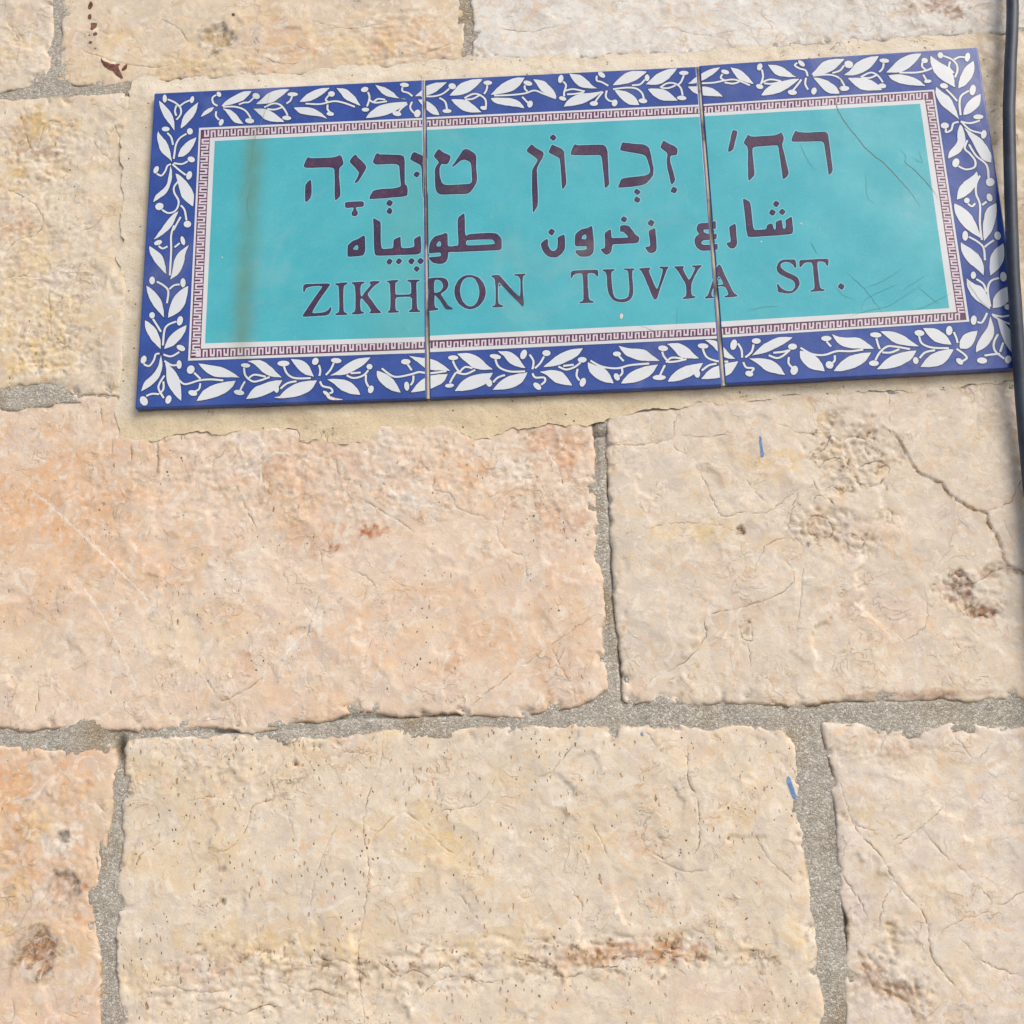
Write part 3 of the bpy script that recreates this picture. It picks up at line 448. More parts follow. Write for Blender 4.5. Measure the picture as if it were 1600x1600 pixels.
BUDS="""-2903,2444 -2906,2423 -2914,2410 -2925,2411 -2935,2425 -2939,2446 -2937,2467 -2929,2480 -2917,2479 -2908,2465
-2700,2417 -2707,2399 -2717,2391 -2727,2395 -2733,2409 -2733,2428 -2726,2445 -2716,2454 -2706,2450 -2700,2436
-2870,2184 -2875,2172 -2890,2165 -2910,2166 -2926,2175 -2933,2188 -2927,2201 -2912,2208 -2892,2206 -2876,2197
-2697,2154 -2700,2138 -2712,2128 -2727,2129 -2739,2140 -2744,2157 -2741,2174 -2729,2184 -2714,2183 -2702,2171
-2672,1909 -2681,1898 -2697,1896 -2715,1904 -2727,1919 -2728,1935 -2719,1946 -2703,1948 -2685,1940 -2673,1925
-2937,1842 -2947,1825 -2960,1819 -2971,1826 -2976,1842 -2973,1862 -2962,1878 -2949,1884 -2938,1878 -2933,1862
-2688,1782 -2698,1763 -2713,1755 -2726,1761 -2733,1779 -2731,1801 -2721,1820 -2707,1828 -2694,1822 -2687,1805
-2885,1562 -2884,1542 -2895,1526 -2914,1520 -2933,1525 -2945,1541 -2946,1560 -2935,1576 -2916,1583 -2897,1577
-2675,1396 -2680,1379 -2694,1370 -2712,1371 -2727,1382 -2734,1399 -2729,1416 -2715,1426 -2697,1425 -2681,1413
-2502,2465 -2498,2450 -2501,2437 -2511,2431 -2523,2435 -2533,2446 -2537,2462 -2534,2475 -2525,2480 -2513,2477
-2475,2208 -2485,2193 -2497,2187 -2507,2193 -2511,2208 -2508,2227 -2499,2242 -2486,2247 -2476,2241 -2472,2226
-2211,2410 -2221,2398 -2238,2395 -2255,2404 -2267,2420 -2268,2437 -2258,2449 -2241,2452 -2224,2443 -2212,2427
-2246,2212 -2253,2199 -2272,2193 -2294,2197 -2311,2208 -2317,2223 -2310,2236 -2292,2241 -2269,2238 -2252,2226
-1927,2419 -1935,2408 -1956,2402 -1982,2404 -2003,2412 -2011,2424 -2003,2434 -1982,2440 -1956,2438 -1935,2430
-1973,2219 -1980,2208 -1999,2204 -2021,2207 -2038,2217 -2044,2230 -2037,2241 -2019,2246 -1996,2242 -1979,2232
-1655,2405 -1660,2390 -1673,2381 -1690,2383 -1703,2393 -1709,2408 -1704,2423 -1691,2431 -1674,2430 -1660,2420
-1659,2234 -1665,2224 -1680,2220 -1698,2223 -1713,2232 -1718,2243 -1711,2253 -1696,2258 -1678,2255 -1664,2246
-1401,2256 -1407,2246 -1421,2240 -1440,2241 -1454,2249 -1460,2260 -1455,2270 -1440,2276 -1421,2275 -1407,2268
-1408,2435 -1411,2420 -1423,2408 -1441,2404 -1457,2409 -1466,2421 -1464,2436 -1451,2448 -1434,2453 -1417,2448
-1109,2443 -1117,2432 -1135,2428 -1157,2431 -1174,2442 -1180,2455 -1172,2465 -1154,2470 -1132,2466 -1115,2456
-1165,2201 -1174,2190 -1192,2187 -1214,2193 -1230,2205 -1235,2219 -1226,2230 -1207,2233 -1186,2228 -1170,2215
-1028,2191 -1039,2174 -1054,2168 -1069,2175 -1077,2192 -1075,2214 -1064,2231 -1048,2237 -1034,2230 -1026,2213
-2880,1272 -2881,1258 -2893,1246 -2912,1240 -2929,1242 -2939,1251 -2938,1265 -2926,1277 -2908,1284 -2890,1282
-2715,1271 -2712,1248 -2716,1233 -2726,1230 -2739,1242 -2748,1263 -2751,1286 -2747,1302 -2737,1304 -2724,1292
-2915,965 -2918,946 -2928,935 -2942,936 -2953,948 -2959,968 -2955,987 -2945,998 -2932,998 -2920,985
-2695,936 -2697,914 -2707,901 -2719,901 -2730,916 -2735,938 -2732,960 -2723,973 -2710,972 -2699,958
-2901,697 -2904,682 -2914,673 -2928,673 -2939,684 -2944,699 -2941,714 -2930,723 -2917,723 -2906,713
-2701,638 -2709,618 -2723,608 -2737,613 -2745,630 -2745,653 -2737,673 -2723,683 -2709,678 -2700,661
-2675,423 -2686,414 -2704,415 -2724,426 -2737,442 -2738,457 -2727,465 -2709,464 -2689,454 -2676,438
-2943,356 -2953,340 -2966,333 -2979,338 -2986,354 -2984,374 -2975,390 -2962,397 -2949,391 -2942,376
-2693,314 -2696,294 -2705,282 -2717,283 -2728,296 -2732,316 -2730,336 -2720,349 -2708,348 -2698,335
-2922,72 -2915,49 -2919,30 -2934,22 -2953,27 -2969,45 -2976,67 -2972,87 -2957,95 -2938,90
-2754,51 -2763,34 -2777,27 -2791,33 -2798,49 -2796,69 -2787,86 -2773,93 -2759,87 -2752,71
-2605,258 -2619,244 -2637,241 -2652,251 -2659,270 -2655,290 -2642,304 -2624,307 -2608,297 -2601,278
-2575,89 -2584,79 -2602,77 -2622,83 -2637,96 -2641,111 -2632,121 -2614,124 -2593,117 -2579,104
-2214,282 -2221,272 -2239,268 -2260,271 -2277,280 -2284,292 -2276,301 -2259,305 -2237,302 -2220,293
-2249,80 -2258,70 -2278,67 -2302,72 -2320,84 -2326,98 -2317,108 -2297,111 -2273,105 -2254,94
-1941,286 -1950,273 -1972,266 -1999,267 -2022,277 -2031,290 -2023,303 -2000,310 -1973,309 -1950,300
-1745,279 -1757,267 -1772,265 -1785,273 -1790,289 -1786,307 -1774,319 -1759,321 -1746,313 -1741,297
-1582,286 -1590,275 -1610,270 -1634,273 -1653,284 -1660,297 -1651,308 -1631,313 -1607,310 -1589,299
-2011,106 -2013,86 -2021,74 -2033,74 -2044,85 -2050,104 -2048,123 -2040,136 -2028,136 -2017,125
-1660,32 -1669,29 -1685,35 -1700,47 -1710,61 -1710,72 -1701,75 -1685,69 -1670,57 -1660,43
-1369,234 -1373,221 -1384,213 -1398,214 -1409,223 -1414,236 -1409,249 -1398,256 -1385,256 -1373,247
-1362,60 -1371,44 -1385,38 -1397,44 -1403,58 -1401,77 -1391,92 -1378,98 -1366,93 -1360,78
-1107,258 -1114,245 -1131,238 -1153,239 -1170,248 -1177,261 -1170,274 -1153,281 -1131,280 -1114,271
-1117,81 -1119,60 -1127,47 -1139,46 -1150,59 -1155,79 -1153,100 -1145,113 -1133,114 -1122,102
-765,2407 -773,2393 -790,2388 -807,2392 -820,2406 -823,2423 -815,2437 -799,2443 -781,2438 -768,2425
-800,2208 -806,2197 -824,2192 -846,2193 -863,2201 -870,2212 -863,2223 -845,2228 -824,2227 -806,2219
-500,2426 -507,2414 -524,2408 -545,2409 -562,2418 -568,2430 -561,2442 -544,2448 -523,2447 -506,2438
-543,2212 -550,2203 -564,2200 -580,2204 -592,2214 -595,2226 -588,2235 -574,2238 -558,2234 -546,2224
-208,2393 -218,2384 -237,2382 -257,2390 -272,2404 -275,2419 -266,2429 -247,2430 -226,2422 -211,2408
-211,2222 -220,2206 -233,2199 -246,2204 -253,2219 -253,2238 -244,2254 -230,2261 -218,2257 -210,2242
18,2419 8,2400 -5,2390 -17,2395 -23,2412 -21,2434 -12,2453 1,2463 13,2458 20,2441
34,2251 25,2243 10,2242 -7,2248 -20,2260 -22,2272 -14,2280 2,2282 19,2275 31,2264
321,2420 310,2414 293,2419 277,2434 269,2452 271,2466 282,2472 299,2467 315,2452 323,2435
261,2204 255,2192 238,2185 219,2186 203,2195 198,2208 204,2220 221,2227 240,2226 256,2217
399,2192 389,2176 375,2171 362,2177 356,2192 359,2211 369,2227 383,2232 395,2226 401,2211
642,2395 637,2378 627,2367 616,2368 607,2379 604,2398 609,2415 619,2426 631,2425 639,2413
615,2201 607,2189 590,2184 569,2188 554,2198 549,2212 557,2223 575,2229 595,2225 610,2215
926,2417 918,2406 899,2400 877,2401 859,2410 853,2422 861,2433 879,2440 902,2438 920,2430
897,2207 888,2196 869,2192 847,2196 830,2206 825,2219 834,2229 853,2234 875,2230 891,2220
-780,271 -787,260 -806,254 -829,255 -847,263 -854,275 -847,286 -828,292 -805,291 -787,283
-812,72 -817,62 -833,55 -854,54 -871,60 -877,69 -872,79 -856,85 -836,86 -819,81
-488,258 -498,248 -519,246 -544,252 -563,264 -569,277 -559,286 -537,288 -512,282 -493,271
-314,264 -326,245 -341,236 -355,242 -361,260 -357,283 -345,302 -329,310 -316,304 -310,286
-150,274 -156,260 -171,253 -190,253 -205,263 -210,277 -204,291 -188,299 -170,298 -155,288
-554,82 -554,63 -563,50 -576,47 -589,55 -597,72 -597,90 -589,104 -575,107 -562,99
-225,13 -238,8 -255,14 -271,30 -279,48 -275,62 -263,67 -245,60 -229,45 -222,27
93,213 86,200 70,193 50,194 34,203 28,216 35,229 51,236 72,235 88,226
78,42 66,24 52,17 39,23 34,39 37,59 49,77 63,84 76,79 81,62
327,245 321,234 306,227 287,228 273,236 268,248 274,259 289,265 308,264 322,256
306,88 310,71 306,56 294,49 281,54 270,68 266,86 270,101 281,107 295,103
645,266 637,254 618,249 597,252 580,263 576,277 584,289 603,294 624,291 641,280
619,58 609,47 585,40 556,42 533,50 525,63 535,74 559,81 588,79 611,71
1216,2398 1207,2389 1190,2388 1172,2395 1159,2408 1157,2421 1166,2430 1183,2431 1201,2424 1214,2412
1455,2426 1444,2410 1431,2404 1419,2410 1415,2425 1418,2445 1429,2461 1443,2467 1454,2461 1459,2446
1450,2263 1441,2252 1425,2250 1409,2256 1398,2269 1397,2283 1406,2293 1422,2295 1438,2289 1449,2277
1759,2421 1748,2417 1732,2424 1719,2440 1713,2457 1716,2471 1727,2475 1743,2467 1756,2452 1762,2434
1685,2204 1676,2192 1658,2186 1637,2190 1622,2201 1617,2216 1626,2228 1644,2234 1665,2230 1680,2219
1824,2203 1814,2187 1801,2179 1790,2184 1784,2198 1786,2218 1796,2235 1809,2242 1820,2238 1826,2223
2105,2406 2094,2389 2075,2382 2054,2388 2041,2404 2039,2425 2050,2442 2070,2449 2090,2443 2104,2427
2059,2217 2050,2204 2030,2196 2006,2198 1988,2208 1982,2222 1990,2235 2010,2242 2034,2241 2053,2231
2364,2424 2355,2414 2335,2410 2313,2413 2296,2424 2291,2437 2300,2447 2320,2451 2342,2447 2359,2437
2320,2218 2312,2206 2296,2201 2277,2204 2263,2215 2260,2228 2268,2240 2285,2245 2303,2242 2317,2231
2636,2407 2628,2395 2614,2390 2599,2394 2590,2405 2589,2420 2597,2432 2611,2438 2626,2433 2635,2422
2642,2241 2636,2232 2622,2225 2605,2225 2591,2230 2586,2239 2592,2249 2606,2255 2623,2256 2637,2251
2751,2448 2744,2432 2733,2423 2719,2424 2710,2435 2707,2451 2713,2467 2725,2476 2739,2475 2748,2464
2936,2416 2926,2395 2913,2383 2901,2386 2895,2403 2898,2427 2908,2449 2922,2460 2933,2457 2939,2440
2753,2187 2743,2176 2726,2171 2708,2177 2696,2189 2694,2204 2703,2215 2720,2220 2738,2215 2751,2202
2941,2143 2930,2117 2914,2104 2901,2108 2894,2127 2897,2155 2909,2180 2925,2194 2938,2190 2945,2171
2968,1927 2959,1915 2940,1908 2916,1910 2898,1918 2893,1931 2902,1943 2921,1950 2945,1948 2963,1939
2720,1871 2713,1856 2696,1847 2678,1849 2664,1859 2660,1875 2667,1890 2684,1899 2702,1897 2716,1887
2970,1781 2960,1761 2946,1751 2934,1754 2928,1770 2930,1792 2939,1812 2953,1822 2966,1819 2972,1803
2752,1561 2739,1542 2722,1535 2708,1543 2702,1561 2707,1584 2721,1602 2738,1609 2752,1602 2757,1583
2976,1405 2967,1385 2950,1374 2931,1375 2917,1388 2914,1409 2922,1428 2939,1440 2959,1439 2973,1425
2789,1273 2783,1259 2772,1251 2759,1252 2750,1261 2747,1275 2753,1289 2765,1297 2777,1296 2787,1287
2945,1295 2945,1274 2937,1259 2924,1255 2912,1263 2904,1281 2905,1301 2913,1316 2926,1321 2938,1312
2744,1003 2737,980 2725,966 2712,967 2703,982 2702,1006 2709,1029 2721,1043 2734,1042 2743,1027
2965,996 2961,975 2949,961 2935,959 2922,969 2917,989 2921,1010 2933,1024 2948,1026 2960,1015
2759,703 2753,686 2742,676 2730,676 2722,688 2721,705 2727,722 2737,732 2749,732 2757,720
2961,684 2955,660 2943,646 2928,645 2917,659 2914,681 2920,705 2932,719 2947,720 2958,706
2963,450 2954,439 2939,434 2924,438 2914,449 2913,463 2921,475 2936,479 2952,476 2962,464
2721,369 2713,348 2700,337 2686,339 2679,354 2679,376 2687,396 2701,408 2714,406 2722,391
2910,72 2900,55 2886,46 2873,50 2865,63 2866,82 2876,99 2890,108 2903,104 2911,91
2752,73 2743,60 2724,54 2702,57 2686,68 2682,83 2692,96 2711,102 2733,99 2749,87
918,270 909,258 889,254 866,257 848,267 843,281 852,292 872,296 895,293 913,283
849,82 846,61 837,47 823,45 811,56 805,76 807,97 817,111 830,113 842,102
1108,266 1097,244 1081,234 1067,239 1061,257 1064,282 1076,304 1092,314 1105,309 1112,291
1272,292 1265,279 1249,272 1229,273 1213,282 1208,295 1215,308 1232,315 1252,314 1267,306
1510,239 1503,225 1486,217 1467,218 1451,228 1446,242 1454,256 1471,264 1490,263 1506,253
1498,58 1485,40 1468,33 1453,40 1447,58 1451,79 1464,97 1481,104 1495,97 1502,79
1202,49 1192,39 1176,36 1159,42 1148,54 1147,68 1156,79 1172,82 1189,76 1200,64
1745,287 1736,275 1718,268 1695,269 1678,278 1672,290 1680,302 1699,309 1721,308 1739,299
1735,79 1722,68 1705,68 1690,78 1684,96 1688,113 1702,124 1719,124 1734,113 1740,96
2080,292 2070,281 2048,276 2024,280 2005,290 2000,304 2010,315 2031,319 2056,315 2074,305
2040,92 2032,79 2014,72 1993,73 1976,82 1971,95 1979,108 1997,115 2018,114 2035,105
2364,292 2355,279 2336,273 2315,276 2300,287 2296,302 2305,315 2324,321 2345,318 2361,306
2552,301 2543,281 2529,269 2515,271 2506,286 2506,308 2515,329 2529,340 2543,338 2552,323
2303,102 2300,86 2290,75 2278,73 2267,82 2263,97 2266,113 2275,124 2288,125 2298,117
2589,58 2577,53 2563,58 2551,72 2546,88 2550,100 2562,105 2577,100 2589,87 2594,71"""
STEMS="""-2899,2437 -2843,2406 -2801,2359 -2796,2305 -2826,2259
-2729,2420 -2772,2401 -2803,2376
-2831,2381 -2840,2336 -2828,2293
-2888,2153 -2858,2116 -2840,2051
-2745,2138 -2793,2104 -2819,2050 -2826,1979 -2830,1934
-2725,1909 -2769,1888 -2829,1900
-2837,1892 -2788,1842 -2734,1796
-2949,1820 -2913,1802 -2886,1840 -2874,1879 -2848,1893
-2894,1524 -2848,1495 -2800,1508 -2778,1553 -2781,1599 -2811,1655 -2816,1703 -2788,1748
-2760,1552 -2730,1511 -2713,1429
-2756,1459 -2781,1407 -2804,1354
-2538,2452 -2565,2429 -2556,2383 -2524,2358
-2532,2313 -2533,2273 -2508,2239
-2258,2410 -2292,2376 -2328,2374 -2366,2360
-2484,2348 -2391,2342 -2319,2308 -2274,2241
-1973,2405 -1986,2369 -2014,2346
-2177,2324 -2114,2352 -2064,2341 -2027,2298 -2002,2245
-2155,2309 -2098,2301 -2035,2320
-1703,2395 -1724,2360 -1702,2338
-1872,2337 -1766,2326 -1667,2344 -1596,2328 -1508,2287
-1709,2319 -1709,2279 -1691,2253
-1413,2406 -1401,2356 -1419,2285
-1406,2344 -1363,2313 -1272,2319
-1373,2317 -1339,2343 -1286,2333
-1159,2430 -1159,2398 -1116,2379 -1086,2349
-1124,2290 -1166,2253 -1187,2227
-1089,2304 -1103,2257 -1082,2216 -1061,2206
-2801,1393 -2818,1314 -2812,1193 -2812,1000
-2904,1236 -2875,1214 -2839,1229
-2753,1250 -2789,1219
-2903,957 -2854,925 -2817,878 -2822,785
-2738,926 -2778,921 -2810,893
-2915,670 -2886,624 -2853,569
-2748,642 -2804,620 -2829,578 -2834,465
-2827,397 -2772,380 -2716,410
-2962,332 -2923,316 -2892,357 -2881,400 -2854,405
-2818,349 -2769,315 -2729,313
-2812,239 -2843,183 -2847,141 -2808,73
-2817,196 -2814,140 -2839,105
-2842,103 -2892,108 -2931,94
-2605,250 -2559,202
-2706,198 -2662,168 -2569,191 -2489,195 -2400,183
-2559,170 -2566,128 -2592,112
-2259,269 -2247,211 -2196,166 -2143,171 -2079,193
-2223,193 -2184,215 -2106,196
-2249,169 -2268,134 -2280,104
-1983,267 -1958,211 -1904,176 -1795,171
-1740,265 -1730,222 -1736,184
-1638,274 -1660,225 -1692,189
-2002,103 -1956,141 -1893,153
-1731,144 -1711,108 -1658,91 -1644,62 -1664,54
-1549,180 -1500,157 -1435,172 -1399,210
-1521,193 -1452,195
-1415,178 -1415,129 -1397,88
-1131,242 -1101,195
-1023,2349 -939,2339 -868,2355 -816,2397
-889,2324 -848,2289 -835,2227
-537,2407 -545,2367 -563,2336
-707,2310 -644,2341 -595,2330 -554,2287 -551,2226
-701,2299 -645,2301 -588,2333
-490,2318 -378,2315 -267,2322 -196,2342 -128,2309 -43,2266
-265,2390 -265,2362 -247,2337
-286,2294 -261,2261 -248,2244
15,2404 35,2371 19,2315 18,2279
19,2323 82,2336 168,2311
39,2295 95,2295 160,2303
261,2437 259,2397 293,2382 340,2348
299,2301 267,2260 238,2218
327,2309 318,2257 341,2223 368,2217
606,2383 569,2345 511,2341
373,2317 471,2324 539,2312 579,2272 590,2223
888,2400 867,2350 842,2323
712,2309 763,2341 818,2337 859,2298 869,2233
722,2305 774,2302 824,2321
-1307,219 -1222,154 -1116,163 -1051,179 -985,167 -864,177
-820,252 -801,204 -769,154
-801,166 -736,149 -668,177
-773,168 -735,201 -686,189
-801,162 -822,128 -842,90
-529,248 -506,190 -435,154 -329,149
-295,271 -270,221 -279,162
-197,252 -225,204 -262,168
-548,80 -515,113 -466,129
-280,133 -261,101 -203,98 -197,70 -224,46
-102,174 -51,149 8,165 48,195
-70,176 2,182
27,150 18,101 36,65
116,206 189,160 292,141 384,160 511,165
310,230 340,191
325,142 327,107 309,84
603,248 613,212 645,166
616,149 594,108 579,77
637,169 695,172 763,185
624,167 664,200 741,189
-1090,155 -1093,113 -1110,86
997,2326 1101,2326 1184,2340 1259,2339 1355,2287
1176,2323 1234,2309 1280,2320
1166,2393 1152,2363 1177,2339
1451,2413 1454,2352 1434,2293
1443,2306 1504,2327 1579,2308
1457,2298 1508,2290 1572,2301
1708,2453 1689,2433 1719,2405 1762,2385 1772,2337
1725,2312 1692,2268 1658,2227
1759,2324 1749,2273 1765,2225
2039,2411 2005,2369 1949,2352
1809,2338 1921,2340 1992,2309 2025,2242
2321,2410 2309,2367 2281,2339
2147,2305 2217,2338 2266,2313 2299,2252
2154,2299 2212,2295 2262,2316
2422,2325 2539,2318 2614,2330 2656,2348
2596,2401 2589,2366 2611,2336
2589,2297 2605,2253
2749,2443 2801,2414 2833,2368 2833,2316 2809,2262
2902,2421 2862,2427 2820,2409
2791,2393 2778,2346 2805,2297
2735,2167 2772,2114 2800,2066
2893,2145 2837,2110 2815,2051 2810,1950
2804,1900 2867,1882 2938,1900
2696,1847 2692,1819 2731,1837 2751,1886 2789,1897
2810,1896 2860,1829 2938,1796
2745,1545 2792,1517 2851,1530 2864,1579 2836,1639 2805,1682 2831,1747
2838,1713 2876,1620 2938,1542 2938,1435
2882,1463 2848,1399 2838,1319 2853,1237 2834,1093 2831,966
2772,1249 2798,1227 2822,1250
2901,1258 2867,1233
2747,995 2799,956 2834,906 2832,812
2912,961 2873,936 2842,911
2756,675 2799,634 2810,576
2909,675 2850,654 2821,586 2823,466
2825,409 2885,390 2941,395
2722,358 2749,352 2773,381 2795,421
2831,401 2881,360 2939,331
2847,263 2812,204 2811,144 2864,84
2873,201 2844,135
2738,113 2794,119 2842,120
877,255 900,193 968,160 1041,153
859,97 910,132 962,142
1116,282 1136,235 1136,177
1220,269 1202,216 1157,178
1460,219 1407,176 1365,163 1315,186
1347,202 1410,206 1448,215
1448,166 1442,121 1465,87
1141,144 1158,105 1206,97 1191,73
1530,230 1602,181 1684,170 1770,193 1859,188 1946,196
1708,267 1734,228
1753,163 1750,129 1734,110
2041,273 2049,220 2056,194
2018,115 2051,167 2104,209 2158,207 2255,184
2069,169 2126,166 2184,187
2325,274 2339,220 2404,187 2511,178
2558,293 2570,247 2573,213
2311,116 2352,155 2419,168
2561,171 2604,132 2620,101 2588,80"""
PITHOLES="""S2 -257.8 299.6 12.2 2.2 greyd tan
S9 -332.5 -282.6 4.5 1.6 greyl greyd
S9 -329.1 -312.7 9.7 2.2 umber pinkbr
S9 -341.9 -350.8 13.2 1 umber brown
S8 104.1 -101.4 2.9 1.2 dark brown
S10 -230.2 -304.8 2.0 1 dark brown
S10 -229.5 -323.7 2.0 1 dark umber
S9 -316.6 -313.1 2.0 0.8 pinkd pinkd
S9 -323.6 -350.1 2.4 0.8 greyd greyl"""
ROUGHS="""S8 180.6 -54.0 31.2 30.8 1.5 1 1
S8 157.6 -97.1 22.6 15.1 1.3 1 1
S8 180.7 -113.1 18.4 10.7 1.2 1 0.6
S8 247.9 -147.6 24.0 18.6 1.4 1 1
S8 288.7 -25.2 24.9 26.8 0.9 1 0.3
S10 -90.9 -361.3 213.5 15.2 1.3 2 1
S10 -199.5 -373.3 89.2 21.6 1.3 1.6 0.6
S10 24.4 -360.5 75.9 10.8 1.5 1.6 1
S10 -239.9 -242.8 53.2 19.8 0.7 1 0.25
S4 -388.6 109.5 51.4 98.5 1.1 1 0.4
S4 -387.5 213.9 38.6 32.2 1.2 1 0.45
S4 -360.3 43.7 41.1 24.2 1.1 1 0.4
S11 173.3 -383.8 25.9 21.0 1.4 1 0.7
S11 174.8 -353.4 15.0 14.4 1 1 0.4
S2 -130.6 291.2 52.8 27.8 1 1.5 0.3
S2 -260.8 277.3 58.1 16.7 1 1.5 0.35
S6 -173.5 -49.5 180.6 40.3 0.9 1 0.3
S6 -14.5 -65.5 29.7 52.6 0.8 1 0.3
S9 -343.3 -290.8 36.7 75.6 0.8 1 0.25
S1 -409.1 298.2 29.8 33.9 0.9 1 0.3
S5 301.8 136.8 26.2 143.4 1 1 0.4"""
BLOCKS={'S1': '-6065,4298 -3912,4141 -3868,3426 -3851,3137 -3848,2909 -3883,2732 -3975,2654 -4209,2641 -5837,2632', 'S2': '-3825,4135 -3782,3420 -3767,3074 -3767,2820 -3773,2703 -3624,2665 -3475,2628 -3234,2657 -2748,2648 -2169,2634 -1497,2651 -877,2661 -724,2679 -719,2985 -730,3212 -734,3911', 'S3': '-636,3903 -639,3206 -628,2979 -643,2674 -165,2648 587,2621 1523,2637 2452,2653 3259,2665 4284,2651 5098,2651 5266,3532', 'S4': '-5824,2542 -4202,2558 -4006,2551 -3762,2547 -3519,2559 -3277,2560 -3057,2524 -2971,1198 -2972,118 -3448,169 -3564,223 -3772,262 -3996,234 -5508,229', 'S5': '-2930,2407 109,2434 2891,2472 5068,2491 4642,29 3210,-39 445,49 -1744,50 -2906,153', 'S6': '-5489,94 -3986,114 -3805,115 -3536,150 -3183,128 -2631,8 -1302,-55 101,-84 104,-213 105,-396 104,-688 102,-1018 77,-1113 101,-1213 115,-1278 124,-1448 129,-1596 106,-1741 97,-1843 116,-1947 121,-2012 46,-2066 -15,-2084 -78,-2127 -281,-2144 -484,-2161 -788,-2135 -931,-2130 -1094,-2149 -1299,-2110 -1504,-2103 -1647,-2147 -1832,-2153 -1996,-2196 -2160,-2202 -2368,-2167 -2617,-2167 -2949,-2168 -3263,-2137 -3577,-2147 -3788,-2128 -5184,-2135', 'S8': '237,-44 240,-173 209,-355 203,-581 211,-848 196,-1065 206,-1281 204,-1493 218,-1703 224,-1827 227,-2081 367,-2106 527,-2123 727,-2134 1028,-2120 1284,-2157 1424,-2154 1526,-2125 1823,-2135 2119,-2138 2413,-2156 2708,-2146 4269,-2125 4629,-39 2576,-54', 'S9': '-5161,-2300 -3777,-2251 -3608,-2277 -3503,-2284 -3232,-2289 -3087,-2281 -3025,-2287 -3019,-2376 -3041,-2488 -3034,-2666 -3043,-2842 -3080,-2957 -3095,-3110 -3100,-3261 -3078,-3419 -3049,-3495 -3021,-3926 -2981,-4351 -4881,-4350', 'S10': '-2948,-2249 -2841,-2241 -2530,-2239 -2324,-2238 -1995,-2224 -1892,-2260 -1707,-2286 -1584,-2278 -1482,-2245 -1299,-2239 -892,-2244 -486,-2242 118,-2250 130,-2334 157,-2351 190,-2256 518,-2271 716,-2298 876,-2279 1016,-2276 1112,-2315 1199,-2318 1245,-2378 1267,-2446 1281,-2641 1271,-2833 1273,-3023 1274,-3228 1269,-3485 1282,-3756 1294,-4021 1305,-4407 -2849,-4371 -2892,-3929 -2920,-3656 -2937,-3378 -2946,-3095 -2941,-2845 -2939,-2610 -2949,-2370', 'S11': '1452,-2274 1550,-2282 1668,-2293 1783,-2321 1899,-2341 2056,-2342 2236,-2312 2392,-2318 2486,-2344 2681,-2343 4230,-2328 3870,-4383 1451,-4410 1438,-4024 1443,-3760 1485,-3599 1499,-3455 1472,-3308 1479,-3160 1481,-2991 1486,-2820 1473,-2674 1506,-2610 1461,-2472 1457,-2354'}
PLASTER="-3238,2576 -3199,2656 -3079,2676 -2962,2658 -2760,2667 -2572,2666 -2442,2680 -2297,2659 -2182,2657 -1922,2646 -1736,2667 -1521,2681 -1349,2676 -1111,2666 -968,2679 -897,2701 -769,2699 -683,2710 -541,2700 -427,2710 -201,2673 194,2664 391,2662 461,2646 700,2653 1148,2651 1521,2659 1985,2661 2448,2674 2908,2677 3274,2674 3821,2670 3658,1313 3544,24 2989,-49 2566,-66 2226,-91 1930,-90 1505,-93 1077,-114 778,-118 690,-160 475,-177 282,-178 86,-233 -171,-211 -430,-209 -562,-303 -713,-315 -798,-256 -906,-214 -1123,-195 -1332,-195 -1384,-257 -1558,-258 -1733,-241 -1864,-262 -1909,-196 -2173,-174 -2481,-179 -2615,-154 -2789,-202 -2987,-220 -3144,-185 -3160,-73 -3171,106 -3167,402 -3177,942 -3202,1195 -3215,1710 -3253,2029 -3236,2297"
